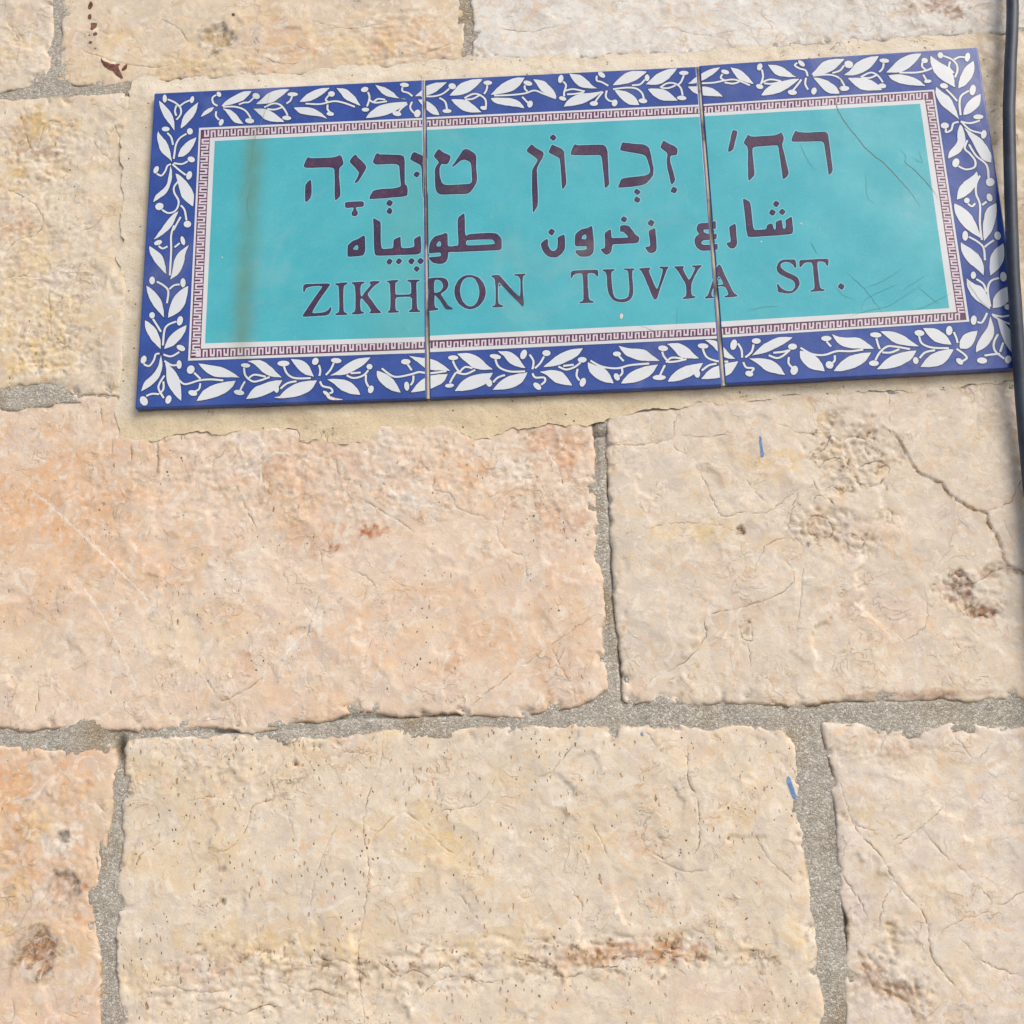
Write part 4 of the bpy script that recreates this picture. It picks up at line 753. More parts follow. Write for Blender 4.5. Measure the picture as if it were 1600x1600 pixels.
CRACKS="""S8|1.7|b|2037,-337 2114,-397 2171,-545 2231,-659 2366,-742 2427,-832 2530,-913 2637,-961 2630,-1015 2671,-1092 2699,-1189 2715,-1296 2817,-1363
S8|0.5|d|2996,-660 2905,-722 2855,-785 2790,-892 2640,-940
S8|0.5|d|2742,-1020 2761,-1106 2792,-1172
S8|0.35|d|219,-378 421,-387 637,-352 653,-261 695,-176
S8|0.35|d|637,-352 664,-432 726,-458
S8|0.4|d|783,-550 829,-653 872,-788 937,-911 1064,-888 1209,-901 1296,-850 1475,-714
S8|0.35|o|431,-977 600,-941 870,-963 1012,-1023
S8|0.5|o|1102,-665 1167,-767 1225,-825
S8|0.4|d|1428,-1116 1364,-1027 1367,-940 1426,-789
S8|0.45|d|1289,-1175 1360,-1306 1332,-1389 1224,-1459 1035,-1515 808,-1558 762,-1619 767,-1703 624,-1862 416,-1957 328,-2086
S8|0.3|d|1027,-1754 1036,-1816 1036,-1898
S8|0.35|g|1343,-1724 1384,-1497 1405,-1371 1437,-1245
S8|0.5|d|2323,-1760 2347,-1812 2373,-1844
S8|0.35|d|2239,-1961 2297,-2054
S8|0.35|d|2105,-100 2085,-282 2096,-373
S8|0.35|d|1344,-282 1426,-320 1497,-357 1677,-354
S8|0.3|d|692,-332 893,-352 1043,-325
S8|0.3|d|2181,-1444 2186,-1569 2151,-1692 2022,-1770
S8|0.35|d|1114,-1296 1130,-1233 1212,-1107 1339,-1069
S8|0.5|b|1578,-507 1645,-465 1695,-378 1754,-425 1821,-383 1903,-410 1982,-458
S8|0.5|b|1590,-597 1680,-534 1762,-560 1797,-629 1730,-670 1672,-623
S8|0.5|b|1797,-629 1884,-588 1991,-571 2046,-640 1974,-725 1889,-743 1790,-695
S8|0.5|b|1540,-684 1574,-774 1661,-733 1719,-780 1765,-738
S8|0.4|d|1898,-454 1931,-546 1991,-571
S8|0.5|b|1473,-966 1539,-926 1617,-972 1629,-1060 1545,-1078 1467,-1031
S8|0.4|b|1689,-1084 1752,-1065 1830,-1111 1783,-1173 1723,-1149 1733,-1257
S8|0.5|b|1526,-838 1551,-795 1632,-820 1667,-887
S8|0.5|b|1932,-920 1996,-901 2033,-946 2005,-1010
S8|0.7|b|2349,-1387 2417,-1326 2487,-1414 2573,-1375 2702,-1317
S8|0.7|b|2429,-1558 2438,-1641 2541,-1624 2595,-1667
S8|0.5|b|1024,-1002 1063,-1025 1031,-1046
S8|0.4|d|997,-1618 1058,-1614 1063,-1734 999,-1722 988,-1649
S8|0.4|d|610,-1126 643,-1095
S6|1.5|v|-3827,-426 -3589,-630 -3354,-842 -3122,-1062 -2939,-1244 -2780,-1422 -2678,-1533 -2662,-1660
S6|1.1|v|-3378,-1118 -3212,-1342 -3068,-1582 -2972,-1775 -2877,-1966
S6|1.3|v|-2302,-171 -2263,-358 -2194,-452 -2158,-545
S6|1|v|-2301,-504 -2172,-453 -2044,-333 -1890,-374
S6|1|v|-2167,-247 -2147,-409 -2136,-568
S6|1.8|v|-1420,-520 -1301,-560 -1236,-652 -1108,-736 -873,-779 -788,-827
S6|1.2|v|-535,-904 -467,-752 -339,-713
S6|1.6|v|-1700,-1357 -1719,-1505 -1864,-1626 -1986,-1769
S6|1.2|v|-1819,-1775 -1795,-1921 -1804,-2023
S6|0.9|v|-2069,-1787 -2086,-1910
S6|1|v|-221,-381 -140,-521 -103,-679
S6|0.8|v|-405,-799 -236,-829 -107,-768
S6|0.5|d|-2299,-561 -2252,-676 -2217,-745 -2160,-859
S6|0.45|g|-1019,-299 -1063,-434 -956,-552 -978,-641 -850,-680 -809,-782 -577,-880 -538,-1014 -455,-1093 -383,-1129 -366,-1280 -410,-1343 -381,-1408
S6|0.5|o|-788,-2135 -685,-2041 -477,-1895 -351,-1807 -141,-1669 91,-1521
S6|0.35|o|-235,-1707 -150,-1896 -93,-2000 -77,-2103
S6|0.8|o|-2465,-1835 -2419,-1919 -2343,-2005 -2210,-1947 -2088,-1869
S6|0.5|d|-1722,-1334 -1752,-1440 -1792,-1545 -1801,-1629
S6|0.4|o|-1452,-688 -1301,-784 -1088,-936
S6|0.4|g|-1628,-386 -1604,-524 -1496,-551
S6|0.3|d|-3176,-201 -3169,-317
S6|0.9|d|-3037,-231 -3031,-404
S6|1|d|-2860,-215 -2844,-435
S6|0.6|d|-2468,-440 -2460,-360 -2417,-339 -2376,-272
S6|0.5|d|-3284,86 -3252,-57
S6|0.35|g|-1727,-1009 -1703,-1152
S6|0.35|g|-2202,-1229 -2149,-1221 -2144,-1167
S6|0.4|d|-3582,-2086 -3558,-1984 -3551,-1890
S6|0.35|o|-1533,-1169 -1427,-1217 -1342,-1306
S6|0.35|d|-1447,-1409 -1416,-1314
S6|0.35|d|-1424,-1768 -1379,-1644
S6|0.3|o|-3034,-1456 -3077,-1443
S6|0.35|o|-1898,-1958 -1793,-2023
S10|0.4|d|-1299,-2243 -1319,-2422 -1399,-2637 -1428,-2850 -1387,-3061 -1415,-3305 -1453,-3527 -1442,-3728 -1411,-3961
S10|0.55|o|-2418,-2956 -2258,-2922 -2161,-2809 -2125,-2674 -1985,-2629 -1805,-2506 -1703,-2499
S10|0.5|o|-2858,-3021 -2803,-2926 -2684,-2871
S10|0.7|d|-2565,-2817 -2537,-2769 -2520,-2701
S10|0.3|g|-1578,-2787 -1656,-2939 -1723,-3128 -1759,-3315
S10|0.45|o|-1398,-2812 -1338,-2852 -1198,-2740 -1078,-2802 -921,-2960 -842,-2991 -781,-2926
S10|0.4|o|-1018,-2755 -898,-2730 -698,-2697 -594,-2544
S10|0.35|o|-2534,-2622 -2392,-2611 -2330,-2620
S10|0.5|d|-2296,-2331 -2286,-2431
S10|0.4|o|-2440,-2427 -2439,-2546
S10|0.5|d|-894,-3207 -826,-3246 -759,-3341
S10|0.3|d|-2029,-2479 -1985,-2619
S10|0.35|d|-1902,-2700 -1869,-2837
S10|0.35|d|-1116,-2449 -1107,-2567
S10|0.6|b|-1995,-2224 -1953,-2266 -1871,-2285 -1820,-2246 -1789,-2287
S10|0.5|b|-1645,-2312 -1543,-2359 -1370,-2361
S10|0.55|o|-63,-2264 -128,-2381 -254,-2525 -354,-2542
S10|0.6|b|613,-2346 596,-2601 647,-2718 640,-2967 606,-3042
S10|0.45|g|390,-3073 541,-3143 638,-3136 685,-3156
S10|0.4|d|966,-2900 1049,-3073 1190,-3226
S10|0.4|d|337,-2277 393,-2349 420,-2399
S10|0.4|d|-180,-3189 -97,-3303 -91,-3377
S10|0.6|b|-408,-3607 -258,-3719 -143,-3722 -46,-3679 107,-3674 148,-3621 337,-3643 398,-3591 512,-3584 546,-3649 622,-3650
S10|0.5|b|-523,-3604 -408,-3634 -275,-3656
S10|0.4|b|689,-3507 699,-3634
S10|0.4|b|882,-3603 948,-3604 944,-3658
S10|0.4|o|-8,-2834 54,-2969 80,-3046
S10|0.3|o|283,-2900 317,-2996 429,-3074
S10|0.5|b|-1706,-3539 -1667,-3595 -1550,-3598 -1471,-3654 -1393,-3692
S10|0.5|b|-1918,-3716 -1761,-3774 -1703,-3758 -1605,-3796
S10|0.4|b|-1335,-3603 -1200,-3697 -1122,-3663 -1026,-3701 -929,-3649 -852,-3687
S10|0.4|b|-2719,-3734 -2602,-3719 -2424,-3759 -2267,-3754
S10|0.4|b|-2380,-3868 -2264,-3853 -2146,-3892 -2011,-3841 -1875,-3871
S10|0.4|b|-1085,-3844 -1007,-3756 -872,-3705 -680,-3745 -565,-3730
S11|0.6|b|1518,-2610 1571,-2861 1636,-2977 1722,-3073 1799,-3243 1931,-3411 1958,-3503 1958,-3665 2022,-3756 2132,-3917 2174,-4023
S11|0.6|b|1481,-3178 1579,-3347 1613,-3476
S11|0.35|d|2221,-2747 2180,-2765 1989,-2921 1824,-3020
S11|0.4|d|1987,-2930 2086,-3065 2272,-3255 2387,-3387 2528,-3317 2704,-3267
S11|0.35|o|2384,-3405 2092,-3488 2006,-3576
S11|0.4|d|2139,-3562 2270,-3708 2463,-3784
S11|1.3|o|1545,-3673 1605,-3817 1764,-3891 1843,-4016
S11|0.3|d|1679,-3478 1711,-3351 1778,-3261
S11|0.35|d|1571,-2861 1642,-2920 1718,-2932
S11|0.3|d|1788,-3000 1890,-2946
S11|0.3|d|2250,-2360 2346,-2520 2407,-2502 2475,-2426
S4|0.6|d|-4086,1246 -4023,1332 -3957,1393 -3842,1425 -3791,1526 -3861,1660 -3988,1759 -4111,1806
S4|0.5|o|-4048,2476 -3981,2253 -3897,2113 -3820,2352 -3597,2284
S4|0.4|d|-3471,2195 -3415,2084 -3340,2026
S4|0.4|d|-3336,2350 -3249,2101 -3258,1942
S4|0.35|d|-4048,1078 -3933,1098 -3767,1063
S4|0.35|d|-3513,1432 -3399,1478 -3337,1604
S4|0.4|o|-3714,985 -3687,784 -3660,586
S4|0.3|d|-3614,583 -3492,480
S2|0.4|o|-3646,2981 -3368,2850 -3070,2775 -2852,2789
S2|0.4|d|-2198,2802 -2075,2739 -1931,2743
S2|0.35|o|-1890,3120 -1548,3012 -1210,3074
S2|0.35|o|-1115,2732 -947,2776 -779,2849
S2|0.35|d|-3019,3196 -2867,3100 -2786,2953
S1|0.35|o|-4215,3276 -4098,3067 -4106,2870
S9|0.8|d|-3109,-2898 -3087,-3072
S9|0.5|d|-3564,-3769 -3548,-3842 -3561,-3914
S9|0.5|d|-3625,-3640 -3580,-3585
S9|0.5|g|-3171,-2583 -3061,-2685
S9|0.35|o|-3609,-2390 -3551,-2331 -3567,-2270
S3|0.35|d|-442,2939 -205,2895 11,2936
S3|0.35|d|836,2854 1067,2783 1303,2809"""
STAINS="""S6 -353.2 -50.8 75.1 49.5 orange 0.55
S6 -363.3 -90.9 65.5 52.6 orange 0.45
S6 -284.6 -98.5 51.8 39.3 orange 0.40
S6 -182.2 -49.1 47.8 27.0 rust 0.30
S6 -172.8 -94.3 25.7 13.2 rust 0.45
S6 -217.3 -43.0 17.5 13.7 rust 0.40
S6 -138.6 -91.3 12.8 5.3 rustd 0.90
S6 -164.2 -99.0 5.1 6.1 rustd 0.90
S6 -13.4 -34.0 21.4 27.1 rust 0.55
S6 -15.3 -87.6 21.1 13.1 rust 0.50
S6 -87.0 -53.3 25.8 17.9 orange 0.50
S6 -63.6 -167.2 24.7 20.7 orange 0.45
S6 -13.9 -160.6 24.6 49.3 orange 0.40
S6 -146.6 -164.1 49.9 25.0 orange 0.35
S6 -221.6 -178.1 8.4 12.5 rust 0.50
S6 -84.5 -183.0 8.2 8.2 rust 0.45
S6 -227.8 -118.3 25.6 25.9 white 0.35
S6 -121.5 -74.3 25.7 8.9 white 0.60
S6 -104.3 -61.6 17.2 13.4 white 0.35
S6 -217.7 -29.3 13.2 22.9 white 0.50
S6 -188.4 -166.8 10.5 9.2 white 0.80
S6 -176.2 -146.1 6.7 12.7 white 0.60
S6 -48.2 -50.5 17.1 22.4 white 0.50
S6 -255.9 -160.1 38.0 25.2 cream 0.50
S6 -369.6 -172.8 25.6 25.1 cream 0.50
S8 181.2 -47.3 29.2 24.4 tan 0.45
S8 155.3 -99.1 20.6 12.9 tan 0.50
S8 178.7 -113.1 16.3 10.7 tan 0.45
S8 199.2 -94.5 8.2 6.5 tan 0.60
S8 240.2 -145.2 11.2 11.6 brown 0.95
S8 252.3 -160.3 10.4 5.8 brown 0.90
S8 265.9 -133.6 16.1 5.9 brown 0.50
S8 132.2 -54.1 20.9 8.9 yellow 0.55
S8 72.3 -97.9 41.5 6.5 yellow 0.50
S8 84.3 -104.9 12.4 5.2 yellow 0.50
S8 125.3 -110.9 16.5 8.6 yellow 0.35
S8 50.5 -41.4 25.5 18.0 white 0.25
S8 198.1 -160.3 48.0 24.6 pink 0.25
S8 102.1 -144.1 24.5 25.0 pink 0.25
S8 43.0 -171.1 20.3 24.6 greyl 0.25
S8 102.3 -167.1 4.0 8.3 tan 0.60
S8 208.2 -211.6 51.0 3.6 brown 0.55
S8 59.0 -208.5 5.6 3.2 yellow 0.60
S8 104.1 -101.4 2.9 2.6 dark 0.70
S8 146.7 -111.8 2.1 2.1 navy 0.90
S10 -239.4 -254.7 61.1 23.6 yellow 0.25
S10 -238.0 -289.9 24.2 23.0 yellow 0.30
S10 -113.8 -282.0 47.7 15.4 yellow 0.40
S10 -90.1 -298.0 23.7 11.4 yellow 0.40
S10 -196.3 -347.7 70.5 14.7 yellow 0.50
S10 -235.1 -361.5 31.4 11.0 rust 0.35
S10 -145.1 -370.9 46.4 10.8 tan 0.35
S10 9.1 -360.1 45.7 6.5 rust 0.70
S10 47.4 -359.3 22.8 6.5 rust 0.60
S10 -6.3 -363.4 11.5 5.1 tan 0.60
S10 -67.6 -354.6 34.7 10.9 yellow 0.45
S10 118.3 -352.0 8.3 18.0 yellow 0.55
S10 27.9 -297.6 10.1 9.1 pink 0.60
S10 37.6 -331.5 11.5 3.7 rust 0.50
S10 -239.1 -262.6 4.9 7.9 rust 0.40
S10 -186.8 -241.7 2.4 2.8 brown 0.80
S10 75.8 -386.8 52.4 14.1 pink 0.30
S10 -161.3 -322.5 31.6 22.4 greyl 0.25
S10 -129.7 -304.5 35.6 22.6 greyl 0.20
S10 -9.5 -254.0 47.6 23.3 white 0.20
S10 -154.3 -226.3 12.3 4.0 pink 0.70
S10 -240.5 -228.7 49.4 3.2 greyl 0.50
S11 189.2 -240.7 19.5 11.7 rust 0.25
S11 184.8 -244.5 31.2 15.5 tan 0.30
S11 165.2 -282.5 7.7 6.1 yellow 0.60
S11 173.3 -349.7 4.5 5.1 tan 0.70
S11 174.4 -357.0 3.0 9.3 tan 0.60
S11 162.7 -378.2 11.2 9.9 brown 0.45
S11 176.8 -385.6 11.1 6.3 brown 0.60
S11 156.4 -367.3 6.0 4.3 tan 0.70
S11 213.4 -299.1 7.6 8.2 white 0.40
S11 198.0 -332.1 45.2 43.2 yellow 0.20
S11 154.4 -312.4 15.3 36.7 lilac 0.30
S9 -367.2 -250.8 20.7 27.7 orange 0.85
S9 -326.0 -248.1 12.4 23.8 orange 0.60
S9 -359.4 -294.2 16.3 34.5 orange 0.60
S9 -327.0 -291.3 12.2 15.4 orange 0.55
S9 -313.0 -318.5 10.1 18.9 rust 0.45
S9 -348.7 -275.1 20.5 15.6 yellow 0.40
S9 -358.8 -324.9 12.1 22.6 yellow 0.60
S9 -332.4 -284.1 14.7 12.4 white 0.80
S9 -329.5 -312.7 16.2 13.7 white 0.50
S9 -342.6 -351.5 20.0 16.3 yellow 0.50
S9 -327.2 -370.3 23.7 14.6 white 0.50
S9 -323.9 -388.5 19.6 14.4 pink 0.50
S4 -392.8 219.6 19.4 27.0 ochre 0.70
S4 -382.0 235.2 19.4 10.9 yellow 0.80
S4 -359.9 231.2 6.8 5.5 yellow 0.60
S4 -404.6 188.1 14.4 15.9 yellow 0.50
S4 -392.4 99.6 28.0 59.5 yellow 0.45
S4 -374.1 44.3 27.5 19.4 yellow 0.55
S4 -357.9 72.9 18.5 39.2 yellow 0.35
S4 -401.5 151.2 14.3 15.6 pinkd 0.50
S4 -355.2 164.2 19.0 31.2 white 0.20
S4 -363.4 24.5 27.3 5.8 dark 0.20
S2 -207.9 290.6 29.1 22.4 orange 0.55
S2 -111.4 289.9 33.6 22.2 orange 0.50
S2 -149.8 281.2 28.8 16.7 yellow 0.40
S2 -275.4 278.2 58.3 16.7 yellow 0.35
S2 -334.8 293.3 34.4 28.1 yellow 0.20
S2 -99.4 293.6 5.8 6.7 white 0.70
S2 -370.2 307.0 6.9 11.4 orange 0.40
S2 -372.6 272.2 19.6 2.8 orange 0.50
S1 -414.5 304.2 19.9 22.7 yellow 0.40
S1 -406.5 326.6 15.0 17.3 pink 0.30
S3 281.0 294.3 27.6 12.1 brownp 0.90
S3 289.2 285.4 11.0 6.6 brownp 0.90
S3 13.0 292.8 94.3 22.2 white 0.20"""
MARKS="""S8|blue|1215,-365 1227,-370 1228,-411 1232,-456 1237,-505 1223,-518 1211,-509 1215,-460 1211,-410
S10|blue|1202,-2596 1219,-2589 1231,-2624 1242,-2679 1258,-2722 1256,-2737 1241,-2737 1227,-2721 1215,-2678 1200,-2627
S10|blue|320,-2296 332,-2297 340,-2309 335,-2321 323,-2316 316,-2304
S2|rust|-3573,3401 -3554,3388 -3550,3356 -3564,3329 -3582,3325 -3591,3353 -3581,3379
S2|rust|-3579,3282 -3556,3280 -3553,3242 -3569,3230 -3584,3255
S2|rust|-3560,3200 -3527,3203 -3502,3196 -3511,3159 -3537,3134 -3556,3140 -3549,3172
S2|rust|-3530,3101 -3517,3116 -3496,3107 -3495,3088 -3524,3083
S2|rust|-3564,3098 -3551,3100 -3550,3083 -3563,3082
S2|rust|-3562,3029 -3547,3044 -3532,3037 -3538,3011 -3558,3016
S2|rust|-3515,2978 -3498,2977 -3496,2966 -3512,2967
S2|rust|-3457,2873 -3446,2878 -3435,2851 -3402,2838 -3364,2815 -3337,2818 -3314,2827 -3304,2811 -3317,2796 -3301,2758 -3275,2704 -3276,2686 -3297,2700 -3331,2723 -3356,2762 -3384,2769 -3413,2792 -3430,2808 -3445,2841
S2|rust|-3292,2768 -3267,2808 -3249,2818 -3244,2796 -3260,2761 -3281,2755
S2|rust|-2469,3196 -2446,3202 -2436,3183 -2454,3168"""
GLAZE_CRACKS="""2|0.45|b|2045,2471 2036,2376 2001,2326 1997,2240 1968,2138 1953,2062 2012,1914 2074,1810 2136,1705 2239,1591 2326,1463 2399,1344 2444,1244
2|0.35|b|2354,1709 2390,1649 2384,1591 2448,1521 2545,1368 2571,1293
2|0.3|g|1666,1018 1713,912
2|0.25|g|1883,776 1997,645 2102,454
2|0.25|g|2576,576 2473,527 2384,485 2299,467
2|0.22|g|2238,671 2032,581 1979,537 1965,476
2|0.2|g|2354,642 2422,568 2483,496
2|0.2|g|2390,656 2164,512 2050,487 1849,436
2|0.2|g|1997,645 2113,686 2263,772
2|0.18|g|2230,602 2366,688 2441,731
2|0.2|g|2432,1638 2498,1584 2481,1685
2|0.2|g|1665,1801 1709,1648 1759,1562
2|0.18|g|2104,1541 2091,1345 2148,1277
2|0.25|b|2692,671 2729,576 2774,496 2817,455
2|0.2|g|1198,516 1312,541 1425,538
2|0.2|g|1803,671 1865,590 1933,571
0|0.3|o|-2132,2500 -2169,2291 -2208,2165 -2240,2055 -2263,1882 -2286,1726 -2337,1589 -2375,1499
0|0.2|g|-2256,1662 -2279,1509 -2247,1384
1|0.2|g|727,576 711,434
1|0.2|g|464,446 566,398
0|0.2|g|-1157,529 -1150,493"""
CHIPS="""1|335,542 354,538 350,512 336,496 329,518
0|-1690,39 -1651,28 -1624,15 -1558,0 -1637,0 -1670,9
0|-2447,1124 -2438,1124 -2437,1113 -2445,1114
2|1615,1165 1626,1164 1625,1151 1615,1152
2|1329,1040 1339,1040 1338,1028 1328,1029
0|-2053,40 -1994,47 -1940,34 -1993,30"""
CABLE="3577,4742 3393,3572 3282,2852 3225,2523 3176,2253 3103,1781 3043,1325 2996,888 2963,422 2941,-25 2919,-463 2899,-896 2863,-1610 2832,-2212 2760,-2975 2623,-4044 2479,-5033"
CABLE_Y="-4 -4 -4 -5 -6 -7.5 -8.5 -8.5 -7 -4 -1 0 0 0 0 0 0"
PITS=[(-300.2, -229.3, 2.7, 6.4, 14), (21.1, -68.3, 1.4, 7.3, 8), (149.4, -345.5, 1.4, 11.4, 6), (14.8, -30.5, 5.9, 0.9, 5), (12.0, -34.0, 0.9, 27.3, 3), (20.5, -114.5, 0.7, 54.5, 4), (21.9, -186.3, 0.9, 18.2, 4), (-311.5, -297.4, 1.4, 7.3, 6), (146.5, -231.9, 0.9, 5.5, 5), (-113.9, -213.5, 54.5, 0.9, 4), (-220.9, -219.7, 27.3, 0.9, 4), (208.6, -214.4, 54.5, 0.9, 3)]

Z0 = 1.95                       # height of the sign's lower edge above the pavement
scene = bpy.context.scene
col = scene.collection

# ------------------------------------------------------------------ camera, sky, sun, exposure
cam_d = bpy.data.cameras.new('camera')
cam_d.sensor_width = 36.0
cam_d.lens = 36.0 * 2000.0 / 1600.0
cam_d.clip_start = 0.02
cam_d.clip_end = 500.0
cam = bpy.data.objects.new('camera', cam_d)
col.objects.link(cam)
cam.location = (CAM[0], CAM[1], CAM[2] + Z0)
cam.rotation_euler = CAM[3:6]
scene.camera = cam

SUN_DIR = Vector((0.50, -0.56, 0.66)).normalized()      # towards the sun
world = bpy.data.worlds.new('World')
scene.world = world
world.use_nodes = True
wn = world.node_tree.nodes
bg = wn['Background']
sky = wn.new('ShaderNodeTexSky')
sky.sky_type = 'NISHITA'
sky.sun_disc = False
sky.sun_elevation = math.asin(SUN_DIR.z)
sky.sun_rotation = math.atan2(SUN_DIR.x, SUN_DIR.y)
sky.air_density = 1.0
sky.dust_density = 2.5
world.node_tree.links.new(sky.outputs[0], bg.inputs[0])
bg.inputs[1].default_value = 0.105
sun_d = bpy.data.lights.new('sun', 'SUN')
sun_d.energy = 1.5
sun_d.angle = math.radians(34)
sun_d.color = (1.0, 0.93, 0.83)
sun = bpy.data.objects.new('sun', sun_d)
col.objects.link(sun)
sun.location = (-3, -4, 6)
sun.rotation_euler = (-SUN_DIR).to_track_quat('-Z', 'Y').to_euler()

scene.view_settings.view_transform = 'Standard'
scene.view_settings.look = 'None'
scene.view_settings.gamma = 1.0
scene.view_settings.use_curve_mapping = False
scene.view_settings.exposure = 0.66

# ------------------------------------------------------------------ helpers
def dec(s):
    return [(float(a) / 10, float(b) / 10) for a, b in (q.split(',') for q in s.split())]

def V3(x, y, z):                # wall millimetres to metres
    return (x * .001, y * .001, z * .001 + Z0)

def tag(o, label=None, cat=None, group=None, kind=None):
    for k, v in (('label', label), ('category', cat), ('group', group), ('kind', kind)):
        if v: o[k] = v
    return o

def empty(name, loc):
    o = bpy.data.objects.new(name, None)
    o.empty_display_size = .05
    o.location = loc
    col.objects.link(o)
    return o

def link(name, me, mats, parent=None):
    for m in mats: me.materials.append(m)
    o = bpy.data.objects.new(name, me)
    col.objects.link(o)
    if parent:
        o.parent = parent
        if parent.type == 'EMPTY': o.matrix_parent_inverse = Matrix.Translation(-parent.location)
    return o

# ------------------------------------------------------------------ 2-D gradient noise
_rs = np.random.RandomState(7)
_perm = np.concatenate([_rs.permutation(256)] * 3)
_ga = _rs.uniform(0, 2 * np.pi, 256)
_gx, _gy = np.cos(_ga), np.sin(_ga)

def noise(x, y, seed=0):
    x = np.asarray(x, float) + seed * 17.31; y = np.asarray(y, float) + seed * 9.77
    xi = np.floor(x).astype(int); yi = np.floor(y).astype(int)
    fx, fy = x - xi, y - yi
    u = fx * fx * fx * (fx * (fx * 6 - 15) + 10); v = fy * fy * fy * (fy * (fy * 6 - 15) + 10)
    def gr(i, j, dx, dy):
        h = _perm[_perm[(xi + i) & 255] + ((yi + j) & 255)]
        return _gx[h] * dx + _gy[h] * dy
    a = gr(0, 0, fx, fy); b = gr(1, 0, fx - 1, fy); c = gr(0, 1, fx, fy - 1); d = gr(1, 1, fx - 1, fy - 1)
    return 1.5 * ((a * (1 - u) + b * u) * (1 - v) + (c * (1 - u) + d * u) * v)

def fbm(x, y, oct=4, seed=0, gain=.5):
    s = 0; a = 1; f = 1
    for i in range(oct):
        s = s + a * noise(x * f, y * f, seed + i * 3); a *= gain; f *= 2.03
    return s

def sstep(a, b, x):
    t = np.clip((x - a) / (b - a), 0, 1)
    return t * t * (3 - 2 * t)

# ------------------------------------------------------------------ polygon helpers
def area(r):
    return .5 * sum(r[i][0] * r[(i + 1) % len(r)][1] - r[(i + 1) % len(r)][0] * r[i][1] for i in range(len(r)))

def offset(r, d):               # grows an outline by d
    n = len(r); s = 1 if area(r) > 0 else -1
    out = []
    for i in range(n):
        p0, p1, p2 = (Vector(r[i - 1]), Vector(r[i]), Vector(r[(i + 1) % n]))
        e1, e2 = (p1 - p0), (p2 - p1)
        if e1.length < 1e-6 or e2.length < 1e-6: out.append(tuple(p1)); continue
        e1.normalize(); e2.normalize()
        n1 = Vector((e1.y, -e1.x)) * s; n2 = Vector((e2.y, -e2.x)) * s
        m = n1 + n2
        if m.length < 1e-4: out.append(tuple(p1)); continue
        m.normalize()
        k = d / max(.45, m.dot(n1))
        out.append((p1.x + m.x * k, p1.y + m.y * k))
    return out

def soften(r, t=.22):
    o = []
    for i in range(len(r)):
        a, b = r[i], r[(i + 1) % len(r)]
        o.append((a[0] + (b[0] - a[0]) * t, a[1] + (b[1] - a[1]) * t))
        o.append((a[0] + (b[0] - a[0]) * (1 - t), a[1] + (b[1] - a[1]) * (1 - t)))
    return o

def catmull(pts, n=4):
    P = [pts[0]] + list(pts) + [pts[-1]]
    o = []
    for i in range(1, len(P) - 2):
        p0, p1, p2, p3 = P[i - 1], P[i], P[i + 1], P[i + 2]
        for k in range(n):
            t = k / n
            o.append(tuple(.5 * (2 * p1[j] + (p2[j] - p0[j]) * t + (2 * p0[j] - 5 * p1[j] + 4 * p2[j] - p3[j]) * t * t
                                 + (3 * p1[j] - p0[j] - 3 * p2[j] + p3[j]) * t ** 3) for j in (0, 1)))
    o.append(tuple(pts[-1]))
    return o

def ribbon(pts, w, taper=False):
    n = len(pts); l = []; r = []
    for i in range(n):
        a = Vector(pts[max(0, i - 1)]); b = Vector(pts[min(n - 1, i + 1)])
        d = b - a
        d = d.normalized() if d.length > 1e-6 else Vector((1, 0))
        nn = Vector((-d.y, d.x)); k = w / 2
        if taper: k *= .15 + .85 * min(1, 4 * min(i, n - 1 - i) / max(1, n - 1))
        l.append((pts[i][0] + nn.x * k, pts[i][1] + nn.y * k)); r.append((pts[i][0] - nn.x * k, pts[i][1] - nn.y * k))
    return l + r[::-1]

def hand(r, k=.16):             # the unsteady edge of a hand-traced stencil
    P = np.array(r); d = np.c_[noise(P[:, 0] / 3.1, P[:, 1] / 3.1, 21) + .6 * noise(P[:, 0] / 1.3, P[:, 1] / 1.3, 23), noise(P[:, 0] / 3.1, P[:, 1] / 3.1, 22) + .6 * noise(P[:, 0] / 1.3, P[:, 1] / 1.3, 24)]
    return [tuple(q) for q in (P + k * d).tolist()]

